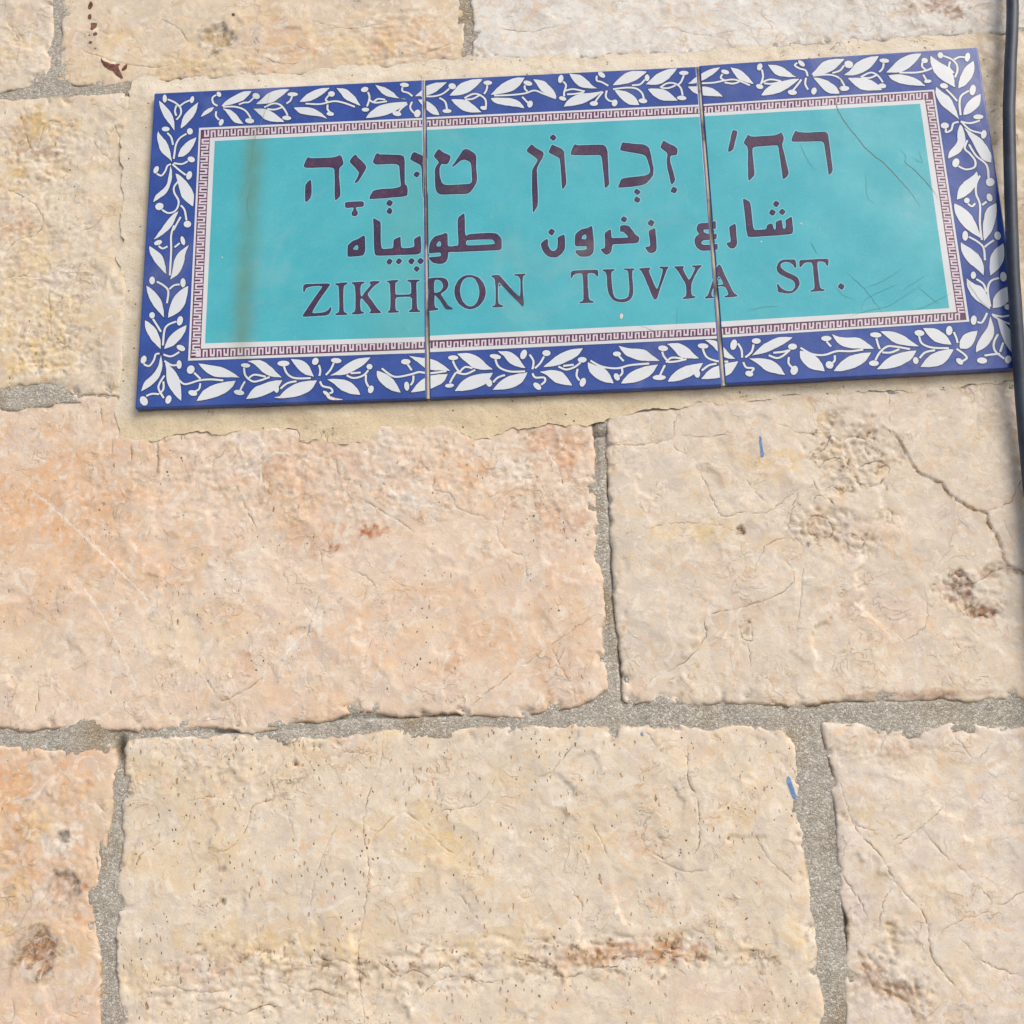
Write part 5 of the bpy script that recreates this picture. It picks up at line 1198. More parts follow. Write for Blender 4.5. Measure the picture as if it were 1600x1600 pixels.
class Sheet:
    """thin printed glaze layers on a tile, collected into one mesh"""
    def __init__(self): self.bm = bmesh.new()
    def add(self, rings, y, mi=0):
        self.k = getattr(self, 'k', 0) + 1; y -= self.k * .0002      # no two prints share a plane
        flat = [p for r in rings for p in r]
        tris = geometry.tessellate_polygon([[Vector((a, b, 0)) for a, b in r] for r in rings])
        vs = [self.bm.verts.new((a, y, b)) for a, b in flat]
        for t in tris:
            a, b, c = (flat[k] for k in t)
            ar = (b[0] - a[0]) * (c[1] - a[1]) - (c[0] - a[0]) * (b[1] - a[1])
            if abs(ar) < 1e-5: continue
            if ar < 0: t = (t[0], t[2], t[1])
            try: self.bm.faces.new([vs[k] for k in t]).material_index = mi
            except ValueError: pass
    def clip(self, quad, inset):
        q = offset(quad, -inset)
        if area(q) < 0: q = q[::-1]
        for i in range(4):
            a, b = Vector(q[i]), Vector(q[(i + 1) % 4]); d = b - a
            no = Vector((d.y, 0, -d.x))           # outward
            bmesh.ops.bisect_plane(self.bm, geom=self.bm.verts[:] + self.bm.edges[:] + self.bm.faces[:], dist=1e-5,
                                   plane_co=(a.x, 0, a.y), plane_no=no, clear_outer=True)
    def build(self, name, mats, parent):
        loose = [v for v in self.bm.verts if not v.link_faces]
        bmesh.ops.delete(self.bm, geom=loose, context='VERTS')
        if not self.bm.faces: self.bm.free(); return None
        for v in self.bm.verts: v.co = V3(*v.co)
        me = bpy.data.meshes.new(name); self.bm.to_mesh(me); self.bm.free()
        return link(name, me, mats, parent)

# ------------------------------------------------------------------ materials
def mat(name):
    m = bpy.data.materials.new(name); m.use_nodes = True
    nt = m.node_tree; b = nt.nodes['Principled BSDF']
    return m, nt, b

def N(nt, kind, **kw):
    n = nt.nodes.new(kind)
    for k, v in kw.items():
        if k in n.inputs.keys(): n.inputs[k].default_value = v
        else: setattr(n, k, v)
    return n

def L(nt, a, b): nt.links.new(a, b)

def coords(nt):
    t = nt.nodes.new('ShaderNodeNewGeometry')
    return t.outputs['Position']

def ramp(nt, fac, stops):
    r = nt.nodes.new('ShaderNodeValToRGB'); e = r.color_ramp.elements
    while len(e) < len(stops): e.new(.5)
    for k, (p, c) in zip(e, stops):
        k.position = p; k.color = (*c, 1) if len(c) == 3 else c
    L(nt, fac, r.inputs[0])
    return r.outputs[0]

def mixc(nt, fac, a, b, mode='MIX'):
    m = nt.nodes.new('ShaderNodeMix'); m.data_type = 'RGBA'; m.blend_type = mode
    for s, v in ((0, fac), (6, a), (7, b)):
        if isinstance(v, (int, float)): m.inputs[s].default_value = v
        elif isinstance(v, tuple): m.inputs[s].default_value = (*v, 1)
        else: L(nt, v, m.inputs[s])
    return m.outputs[2]

def math_n(nt, op, a, b=None, c=None):
    m = nt.nodes.new('ShaderNodeMath'); m.operation = op
    for i, v in enumerate((a, b, c)):
        if v is None: continue
        if isinstance(v, (int, float)): m.inputs[i].default_value = v
        else: L(nt, v, m.inputs[i])
    return m.outputs[0]

def tex(nt, pos, scale, detail=3, rough=.5, dist=0., kind='fac'):
    n = N(nt, 'ShaderNodeTexNoise', Scale=scale, Detail=detail, Roughness=rough, Distortion=dist)
    L(nt, pos, n.inputs['Vector'])
    return n.outputs[0]

def band(nt, v, c, w):          # 1 on the contour v = c, falling off over w
    d = math_n(nt, 'ABSOLUTE', math_n(nt, 'SUBTRACT', v, c))
    r = nt.nodes.new('ShaderNodeMapRange'); r.interpolation_type = 'SMOOTHSTEP'
    L(nt, d, r.inputs[0]); r.inputs[1].default_value = w; r.inputs[2].default_value = 0; r.inputs[3].default_value = 0; r.inputs[4].default_value = 1
    return r.outputs[0]

def mrange(nt, v, a, b, c=0., d=1.):
    r = nt.nodes.new('ShaderNodeMapRange'); r.interpolation_type = 'SMOOTHSTEP'
    L(nt, v, r.inputs[0])
    for i, k in enumerate((a, b, c, d)): r.inputs[i + 1].default_value = k
    return r.outputs[0]

def stone_material():
    m, nt, b = mat('limestone')
    pos = coords(nt)
    att = N(nt, 'ShaderNodeAttribute', attribute_name='tint'); at = att.outputs['Color']; dens = att.outputs['Alpha']
    n_big = tex(nt, pos, 42, 5, .62, .8)
    n_mid = tex(nt, pos, 120, 5, .65, 1.2)
    n_fine = tex(nt, pos, 900, 3, .6)
    # clouds of grey, ochre, rose and white in the stone
    c = mixc(nt, mrange(nt, n_big, .53, .70, 0, .55), at, (.56, .49, .435))
    c = mixc(nt, mrange(nt, n_big, .46, .30, 0, .45), c, (.70, .60, .47))
    n_o = tex(nt, pos, 33, 5, .66, 1.5)
    c = mixc(nt, mrange(nt, n_o, .55, .72, 0, .55), c, (.68, .48, .265))
    c = mixc(nt, mrange(nt, n_o, .43, .30, 0, .45), c, (.67, .50, .40))
    c = mixc(nt, mrange(nt, n_mid, .55, .72, 0, .42), c, (.52, .415, .32))
    c = mixc(nt, mrange(nt, n_mid, .45, .28, 0, .5), c, (.74, .675, .575))
    # crisp-edged mineral patches
    for sc, lo, hi, amt, colr, di in ((34, .55, .60, .42, (.585, .505, .455), 2.4), (52, .56, .60, .45, (.77, .71, .63), 2.0), (46, .59, .63, .42, (.68, .465, .285), 2.6), (95, .58, .62, .38, (.54, .455, .395), 1.8), (110, .60, .64, .4, (.70, .53, .33), 1.8)):
        c = mixc(nt, mrange(nt, tex(nt, pos, sc, 5, .6, di), lo, hi, 0, amt), c, colr)
    # wispy curved scars: broken contours of warped noise, dirt-stained, each a tiny ledge with soft shade painted along one side
    ledge = None; lines = None
    for sc, ce, w, ms, lo, hi, amt, colr, di, crease_shade in ((40, .5, .0075, 24, .58, .66, .55, (.23, .135, .065), 1.3, (.49, .41, .35)), (66, .54, .010, 37, .58, .65, .5, (.33, .19, .09), 1.2, (.60, .43, .25)),
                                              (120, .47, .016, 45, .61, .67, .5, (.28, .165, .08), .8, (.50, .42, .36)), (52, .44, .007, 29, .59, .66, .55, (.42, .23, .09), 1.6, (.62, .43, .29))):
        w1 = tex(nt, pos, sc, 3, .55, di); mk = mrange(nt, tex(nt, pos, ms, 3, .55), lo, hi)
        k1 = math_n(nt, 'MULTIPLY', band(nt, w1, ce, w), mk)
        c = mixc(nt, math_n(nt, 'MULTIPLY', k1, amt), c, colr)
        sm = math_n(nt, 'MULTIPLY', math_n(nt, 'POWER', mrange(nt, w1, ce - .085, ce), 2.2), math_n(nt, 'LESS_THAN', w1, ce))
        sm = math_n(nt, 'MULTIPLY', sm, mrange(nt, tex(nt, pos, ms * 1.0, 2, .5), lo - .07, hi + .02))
        c = mixc(nt, math_n(nt, 'MULTIPLY', sm, .5), c, crease_shade)
        e = math_n(nt, 'MULTIPLY', mrange(nt, w1, ce - .02, ce + .004), mk)
        ledge = e if ledge is None else math_n(nt, 'ADD', ledge, e)
        lines = k1 if lines is None else math_n(nt, 'ADD', lines, k1)
    # iron flecks and pin holes, some drawn out
    fl_all = None
    for sc, rot, sx, thr, rad, colr, amt, ms in ((150., .5, .36, .80, .15, (.22, .10, .04), .7, 17), (260., -.9, .34, .66, .20, (.38, .165, .06), .65, 21), (290., .9, .4, .70, .20, (.32, .20, .09), .6, 25), (380., .2, .7, .84, .24, (.10, .06, .035), .9, 23)):
        st = N(nt, 'ShaderNodeMapping'); st.inputs['Scale'].default_value = (1.0, 1.0, sx); st.inputs['Rotation'].default_value = (0, rot, 0)
        wp = nt.nodes.new('ShaderNodeVectorMath'); wp.operation = 'ADD'; L(nt, pos, wp.inputs[0])
        wq = N(nt, 'ShaderNodeTexNoise', Scale=260.0, Detail=2.0); L(nt, pos, wq.inputs['Vector'])
        ws = nt.nodes.new('ShaderNodeVectorMath'); ws.operation = 'SCALE'; ws.inputs['Scale'].default_value = .0035; L(nt, wq.outputs['Color'], ws.inputs[0]); L(nt, ws.outputs[0], wp.inputs[1])
        L(nt, wp.outputs[0], st.inputs[0])
        vo = N(nt, 'ShaderNodeTexVoronoi', Scale=sc, Randomness=1.0); L(nt, st.outputs[0], vo.inputs['Vector'])
        pick = math_n(nt, 'GREATER_THAN', N_sep(nt, vo.outputs['Color']), thr)
        fl = math_n(nt, 'MULTIPLY', pick, mrange(nt, vo.outputs['Distance'], rad, rad * .55))
        fl = math_n(nt, 'MULTIPLY', fl, mrange(nt, math_n(nt, 'ADD', tex(nt, pos, ms, 4, .6), math_n(nt, 'MULTIPLY_ADD', dens, .36, -.24)), .46, .56))
        c = mixc(nt, math_n(nt, 'MULTIPLY', fl, amt), c, colr)
        fl_all = fl if fl_all is None else math_n(nt, 'ADD', fl_all, fl)
    c = mixc(nt, mrange(nt, n_fine, .5, .8, 0, .22), c, (.42, .34, .25))
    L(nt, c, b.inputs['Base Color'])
    b.inputs['Roughness'].default_value = .86
    b.inputs['Specular IOR Level'].default_value = .18
    h = math_n(nt, 'ADD', math_n(nt, 'MULTIPLY', n_fine, .22), math_n(nt, 'MULTIPLY', n_mid, .45))
    # small angular fracture planes
    wv = N(nt, 'ShaderNodeTexNoise', Scale=70.0, Detail=3.0); L(nt, pos, wv.inputs['Vector'])
    w1_ = nt.nodes.new('ShaderNodeVectorMath'); w1_.operation = 'SCALE'; w1_.inputs['Scale'].default_value = .016; L(nt, wv.outputs['Color'], w1_.inputs[0])
    w2_ = nt.nodes.new('ShaderNodeVectorMath'); w2_.operation = 'ADD'; L(nt, pos, w2_.inputs[0]); L(nt, w1_.outputs[0], w2_.inputs[1])
    for sc, am in ((75., .85), (170., .42)):
        vf = N(nt, 'ShaderNodeTexVoronoi', Scale=sc); L(nt, w2_.outputs[0], vf.inputs['Vector'])
        df = nt.nodes.new('ShaderNodeVectorMath'); df.operation = 'SUBTRACT'; L(nt, w2_.outputs[0], df.inputs[0]); L(nt, vf.outputs['Position'], df.inputs[1])
        dr = nt.nodes.new('ShaderNodeVectorMath'); dr.operation = 'SUBTRACT'; L(nt, vf.outputs['Color'], dr.inputs[0]); dr.inputs[1].default_value = (.5, .5, .5)
        dp = nt.nodes.new('ShaderNodeVectorMath'); dp.operation = 'DOT_PRODUCT'; L(nt, df.outputs[0], dp.inputs[0]); L(nt, dr.outputs[0], dp.inputs[1])
        fa = math_n(nt, 'MULTIPLY', dp.outputs['Value'], sc * am)
        h = math_n(nt, 'ADD', h, math_n(nt, 'MULTIPLY', fa, mrange(nt, tex(nt, pos, 22, 3, .6), .38, .62, .15, 1)))
    h = math_n(nt, 'ADD', h, math_n(nt, 'MULTIPLY', ledge, .34))
    h = math_n(nt, 'SUBTRACT', h, math_n(nt, 'MULTIPLY', lines, .22))
    h = math_n(nt, 'SUBTRACT', h, math_n(nt, 'MULTIPLY', fl_all, .6))
    bp = N(nt, 'ShaderNodeBump', Strength=.6, Distance=.0011); L(nt, h, bp.inputs['Height']); L(nt, bp.outputs[0], b.inputs['Normal'])
    return m

def N_sep(nt, colr):
    s = nt.nodes.new('ShaderNodeSeparateColor'); L(nt, colr, s.inputs[0]); return s.outputs[0]

def mortar_material():
    m, nt, b = mat('sandy_mortar')
    pos = coords(nt)
    vo = N(nt, 'ShaderNodeTexVoronoi', Scale=1000.0); L(nt, pos, vo.inputs['Vector'])
    g = N_sep(nt, vo.outputs['Color'])
    c = ramp(nt, g, [(0, (.24, .22, .19)), (.25, (.345, .315, .26)), (.72, (.45, .415, .35)), (.9, (.63, .60, .54)), (1, (.76, .74, .68))])
    d = mrange(nt, tex(nt, pos, 1500, 2), .35, .65)
    c = mixc(nt, .35, c, mixc(nt, d, (.22, .205, .18), (.54, .51, .455)))
    c = mixc(nt, mrange(nt, tex(nt, pos, 14, 4, .6), .50, .66, 0, .6), c, (.70, .55, .36), 'MULTIPLY')
    L(nt, c, b.inputs['Base Color']); b.inputs['Roughness'].default_value = .92
    b.inputs['Specular IOR Level'].default_value = .15
    h = math_n(nt, 'ADD', math_n(nt, 'MULTIPLY', g, .6), tex(nt, pos, 500, 3, .6))
    h = math_n(nt, 'SUBTRACT', h, math_n(nt, 'MULTIPLY', vo.outputs['Distance'], .8))
    bp = N(nt, 'ShaderNodeBump', Strength=.6, Distance=.0008); L(nt, h, bp.inputs['Height']); L(nt, bp.outputs[0], b.inputs['Normal'])
    return m

def plaster_material():
    m, nt, b = mat('cement_render')
    pos = coords(nt)
    at = N(nt, 'ShaderNodeAttribute', attribute_name='tint').outputs['Color']
    n1 = tex(nt, pos, 48, 5, .65); n2 = tex(nt, pos, 700, 3, .65)
    c = mixc(nt, mrange(nt, n1, .45, .7, 0, .5), at, (.70, .57, .38))
    c = mixc(nt, mrange(nt, n1, .45, .28, 0, .4), c, (.76, .69, .57))
    c = mixc(nt, mrange(nt, n2, .5, .75, 0, .45), c, (.36, .29, .19))
    c = mixc(nt, mrange(nt, n2, .45, .25, 0, .4), c, (.82, .75, .62))
    vo = N(nt, 'ShaderNodeTexVoronoi', Scale=170.0); L(nt, pos, vo.inputs['Vector'])
    pick = math_n(nt, 'GREATER_THAN', N_sep(nt, vo.outputs['Color']), .74)
    fl = math_n(nt, 'MULTIPLY', pick, mrange(nt, vo.outputs['Distance'], .16, .07))
    c = mixc(nt, math_n(nt, 'MULTIPLY', fl, .8), c, (.16, .115, .065))
    w = tex(nt, pos, 34, 4, .6, .8)
    k = math_n(nt, 'MULTIPLY', band(nt, w, .5, .006), mrange(nt, tex(nt, pos, 30, 2), .54, .62))
    c = mixc(nt, math_n(nt, 'MULTIPLY', k, .6), c, (.28, .2, .12))
    L(nt, c, b.inputs['Base Color']); b.inputs['Roughness'].default_value = .9
    b.inputs['Specular IOR Level'].default_value = .2
    h = math_n(nt, 'SUBTRACT', math_n(nt, 'ADD', math_n(nt, 'MULTIPLY', n2, .6), n1), math_n(nt, 'ADD', fl, k))
    bp = N(nt, 'ShaderNodeBump', Strength=.6, Distance=.001); L(nt, h, bp.inputs['Height']); L(nt, bp.outputs[0], b.inputs['Normal'])
    return m

def glaze(name, c1, c2, rough=.15, stain=False, grey=0.):
    m, nt, b = mat(name)
    pos = coords(nt)
    n = tex(nt, pos, 26, 4, .6)
    f = tex(nt, pos, 1300, 2, .5)
    c = mixc(nt, mrange(nt, n, .35, .68), c1, c2)
    c = mixc(nt, mrange(nt, f, .55, .8, 0, .10), c, (.8, .85, .85))
    c = mixc(nt, mrange(nt, tex(nt, pos, 210, 4, .7, .5), .55, .72, 0, .13), c, tuple(v * .62 for v in c1))
    dust = mrange(nt, tex(nt, pos, 13, 5, .65, 1.0), .52, .74, 0, .14)
    c = mixc(nt, dust, c, (.50, .45, .36))
    if stain:                   # rusty water stain that ran down the left tile
        sx = nt.nodes.new('ShaderNodeSeparateXYZ'); L(nt, pos, sx.inputs[0])
        wob = math_n(nt, 'ADD', sx.outputs[0], math_n(nt, 'MULTIPLY', math_n(nt, 'SUBTRACT', tex(nt, pos, 9, 3), .5), .010))
        wob = math_n(nt, 'ADD', wob, math_n(nt, 'MULTIPLY', sx.outputs[2], -.03))
        d = math_n(nt, 'ABSOLUTE', math_n(nt, 'SUBTRACT', wob, STAIN_X))
        k = math_n(nt, 'POWER', mrange(nt, d, .017, 0.), 1.7)
        k = math_n(nt, 'MULTIPLY', k, mrange(nt, tex(nt, pos, 60, 4, .6), .25, .6, .55, 1))
        c = mixc(nt, math_n(nt, 'MULTIPLY', k, stain), c, (.13, .19, .085))
        d2 = mrange(nt, math_n(nt, 'ABSOLUTE', math_n(nt, 'SUBTRACT', wob, STAIN_X + .112)), .045, 0.)
        c = mixc(nt, math_n(nt, 'MULTIPLY', d2, stain * .28), c, (.22, .36, .20))
    L(nt, c, b.inputs['Base Color'])
    L(nt, mrange(nt, tex(nt, pos, 18, 4, .6), .3, .75, rough * .6, rough * 2.2), b.inputs['Roughness'])
    b.inputs['Specular IOR Level'].default_value = .5
    bp = N(nt, 'ShaderNodeBump', Strength=.12, Distance=.001); L(nt, tex(nt, pos, 75, 3), bp.inputs['Height']); L(nt, bp.outputs[0], b.inputs['Normal'])
    return m

STAIN_X = -.2265 - .03 * (Z0 + .12)
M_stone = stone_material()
M_mortar = mortar_material()
M_plaster = plaster_material()
M_blue = glaze('cobalt_glaze', (.024, .058, .27), (.036, .082, .335))
M_white = glaze('white_glaze', (.60, .62, .65), (.65, .67, .69), .15, .3)
M_leaf = glaze('leaf_white_glaze', (.62, .66, .71), (.67, .70, .73), .15, .2)
M_teal = glaze('turquoise_glaze', (.058, .388, .462), (.076, .430, .503), .15, .55)
M_halo = glaze('pale_turquoise_glaze', (.20, .50, .58), (.24, .53, .61))
M_navy = glaze('navy_outline_glaze', (.010, .016, .075), (.013, .02, .085))
M_purple = glaze('aubergine_glaze', (.046, .019, .050), (.082, .035, .076))
M_key = glaze('plum_glaze', (.105, .028, .070), (.125, .036, .08), .15, .2)
M_pink = glaze('pinkish_white_glaze', (.60, .53, .60), (.66, .59, .65), .15, .3)
M_crackb, _, _b = mat('rusty_glaze_crack'); _b.inputs['Base Color'].default_value = (.17, .20, .14, 1); _b.inputs['Roughness'].default_value = .7
M_crackg, _, _b = mat('dark_glaze_crack'); _b.inputs['Base Color'].default_value = (.05, .22, .26, 1); _b.inputs['Roughness'].default_value = .6
M_cracko, _, _b = mat('ochre_glaze_crack'); _b.inputs['Base Color'].default_value = (.14, .27, .22, 1); _b.inputs['Roughness'].default_value = .6
M_bisque, nt_, _b = mat('bare_biscuit'); _b.inputs['Roughness'].default_value = .85
L(nt_, mixc(nt_, mrange(nt_, tex(nt_, coords(nt_), 500, 3), .4, .65), (.72, .68, .62), (.62, .50, .36)), _b.inputs['Base Color'])
M_grout, nt_, _b = mat('tile_grout'); _b.inputs['Roughness'].default_value = .9
_p = coords(nt_)
L(nt_, mixc(nt_, mrange(nt_, tex(nt_, _p, 16, 4, .7), .50, .62), (.47, .42, .325), (.15, .12, .085)), _b.inputs['Base Color'])
M_paint_blue, nt_, _b = mat('blue_paint'); _b.inputs['Roughness'].default_value = .5
L(nt_, mixc(nt_, mrange(nt_, tex(nt_, coords(nt_), 300, 3), .35, .7), (.085, .19, .42), (.15, .28, .52)), _b.inputs['Base Color'])
M_paint_rust, nt_, _b = mat('oxide_paint'); _b.inputs['Roughness'].default_value = .6
L(nt_, mixc(nt_, mrange(nt_, tex(nt_, coords(nt_), 350, 4), .35, .65), (.10, .030, .018), (.21, .085, .055)), _b.inputs['Base Color'])

# ------------------------------------------------------------------ the wall
wall = empty('stone_wall', (0, .15, 0))
tag(wall, 'cream and pink limestone block wall with grey mortar joints around the tiled sign', 'wall', kind='thing')

KEY = dict(pinkbr=(.46, .30, .22), orange=(.66, .36, .17), rust=(.50, .22, .09), rustd=(.40, .12, .035), white=(.74, .71, .66), cream=(.70, .60, .42), tan=(.44, .33, .20),
           brown=(.235, .105, .05), yellow=(.68, .49, .20), pink=(.66, .42, .31), pinkd=(.55, .25, .14), greyl=(.52, .48, .42), greyd=(.24, .22, .20),
           dark=(.10, .07, .04), navy=(.02, .03, .07), lilac=(.62, .52, .50), umber=(.13, .09, .055), ochre=(.47, .27, .08), brownp=(.30, .18, .13))
BASE = dict(S1=(.66, .585, .485), S2=(.66, .565, .44), S3=(.70, .695, .67), S4=(.67, .585, .465), S5=(.64, .55, .41), S6=(.70, .57, .455),
            S8=(.675, .595, .49), S9=(.66, .50, .375), S10=(.675, .59, .475), S11=(.68, .61, .53))
BLOTCH = dict(S6=((.70, .45, .27), .45, (.70, .55, .45), .5), S9=((.70, .42, .25), .5, (.68, .56, .36), .5), S2=((.70, .48, .24), .35, (.66, .56, .40), .4),
              S8=((.66, .50, .42), .3, (.58, .52, .44), .45), S10=((.68, .50, .26), .35, (.62, .54, .44), .4), S11=((.62, .53, .49), .5, (.66, .54, .36), .35),
              S4=((.66, .48, .22), .4, (.64, .56, .43), .4), S3=((.74, .73, .70), .5, (.55, .50, .43), .35))
WHITE = dict(S3=.75)
DENS = dict(S8=.22, S6=.5, S10=.78, S11=.18, S3=.12, S4=.42, S2=.3, S9=.3)
AMP = dict(S4=1.7, S2=1.4, S1=1.3, S3=.8, S6=.8, S8=.75, S10=.85, S11=.85)
CRK = dict(v=(.76, .73, .67), b=(.15, .075, .03), d=(.17, .125, .085), o=(.34, .195, .07), g=(.34, .29, .24))

def seg_dist(px, pz, line, closed=False):
    P = np.array(line); Q = np.roll(P, -1, 0) if closed else P[1:]
    if not closed: P = P[:-1]
    d = np.full(px.shape, 1e9)
    for (ax, az), (bx, bz) in zip(P, Q):
        vx, vz = bx - ax, bz - az; l2 = vx * vx + vz * vz + 1e-9
        t = np.clip(((px - ax) * vx + (pz - az) * vz) / l2, 0, 1)
        d = np.minimum(d, (px - ax - t * vx) ** 2 + (pz - az - t * vz) ** 2)
    return np.sqrt(d)

def inside(px, pz, poly):
    c = np.zeros(px.shape, bool); n = len(poly)
    for i in range(n):
        x1, z1 = poly[i]; x2, z2 = poly[(i + 1) % n]
        if z1 == z2: continue
        k = ((z1 > pz) != (z2 > pz)) & (px < (x2 - x1) * (pz - z1) / (z2 - z1) + x1)
        c ^= k
    return c

def resample(line, step, closed=False):
    pts = list(line) + ([line[0]] if closed else [])
    P = np.array(pts); s = np.r_[0, np.cumsum(np.hypot(*np.diff(P, axis=0).T))]
    n = max(2, int(s[-1] / step))
    t = np.linspace(0, s[-1], n + 1)
    if closed: t = t[:-1]
    return np.c_[np.interp(t, s, P[:, 0]), np.interp(t, s, P[:, 1])]

class Relief:
    """height field of a hand-dressed block face: broad swell plus shallow conchoidal scars"""
    def __init__(self, box, seed, res=.8, amp=1.0, scars=1.0):
        self.x0, self.z0, x1, z1 = box; self.res = res
        nx = int((x1 - self.x0) / res) + 2; nz = int((z1 - self.z0) / res) + 2
        X, Z = np.meshgrid(self.x0 + np.arange(nx) * res, self.z0 + np.arange(nz) * res)
        h = amp * (1.3 * fbm(X / 110, Z / 90, 2, seed) + .42 * fbm(X / 36, Z / 30, 3, seed + 20) + .12 * fbm(X / 7, Z / 7, 3, seed + 31))
        wx = X + 5 * fbm(X / 16, Z / 16, 3, seed + 40); wz = Z + 5 * fbm(X / 16, Z / 16, 3, seed + 50)
        rs = np.random.RandomState(seed + 5)
        A = (x1 - self.x0) * (z1 - self.z0)
        # flakes struck off one after another: every bowl cuts what was there before, leaving crisp ridges
        for n, lo, hi, dep, tilt in ((int(A / 3600 * scars), 18, 60, 1.25, .035), (int(A / 900 * scars), 8, 24, .75, .06), (int(A / 330 * scars), 3, 9, .36, .07)):
            for _ in range(n):
                cx = rs.uniform(self.x0, x1); cz = rs.uniform(self.z0, z1); r = rs.uniform(lo, hi); d = dep * rs.uniform(.25, 1.2) * (.5 + .5 * amp)
                asp = rs.uniform(.6, 1.7); th = rs.uniform(0, np.pi); tx, tz = rs.uniform(-tilt, tilt, 2); m = 1.6 * r / min(asp, 1) + 8
                i0 = max(0, int((cx - m - self.x0) / res)); i1 = min(nx, int((cx + m - self.x0) / res) + 1)
                j0 = max(0, int((cz - m - self.z0) / res)); j1 = min(nz, int((cz + m - self.z0) / res) + 1)
                if i1 - i0 < 3 or j1 - j0 < 3: continue
                sl = (slice(j0, j1), slice(i0, i1))
                dx = wx[sl] - cx; dz = wz[sl] - cz
                u = dx * np.cos(th) + dz * np.sin(th); v = (-dx * np.sin(th) + dz * np.cos(th)) * asp
                q2 = (u * u + v * v) / (r * r)
                hc = np.median(h[sl])
                bowl = hc - d + 1.7 * d * q2 + tx * dx + tz * dz
                h[sl] = np.where(q2 < 2.2, np.minimum(h[sl], bowl), h[sl])
        h = h + .06 * fbm(X / 5, Z / 5, 3, seed + 66)
        self.h = h - h.mean() + .1
    def __call__(self, x, z):
        u = np.clip((x - self.x0) / self.res, 0, self.h.shape[1] - 1.001); v = np.clip((z - self.z0) / self.res, 0, self.h.shape[0] - 1.001)
        i = u.astype(int); j = v.astype(int); a = u - i; b = v - j; h = self.h
        return (h[j, i] * (1 - a) + h[j, i + 1] * a) * (1 - b) + (h[j + 1, i] * (1 - a) + h[j + 1, i + 1] * a) * b

VIEW = (-440, 350, -425, 365)   # the part of the wall in the photograph, finely meshed
FRONT = 7.0                     # block faces lie about 7 mm behind the sign's face

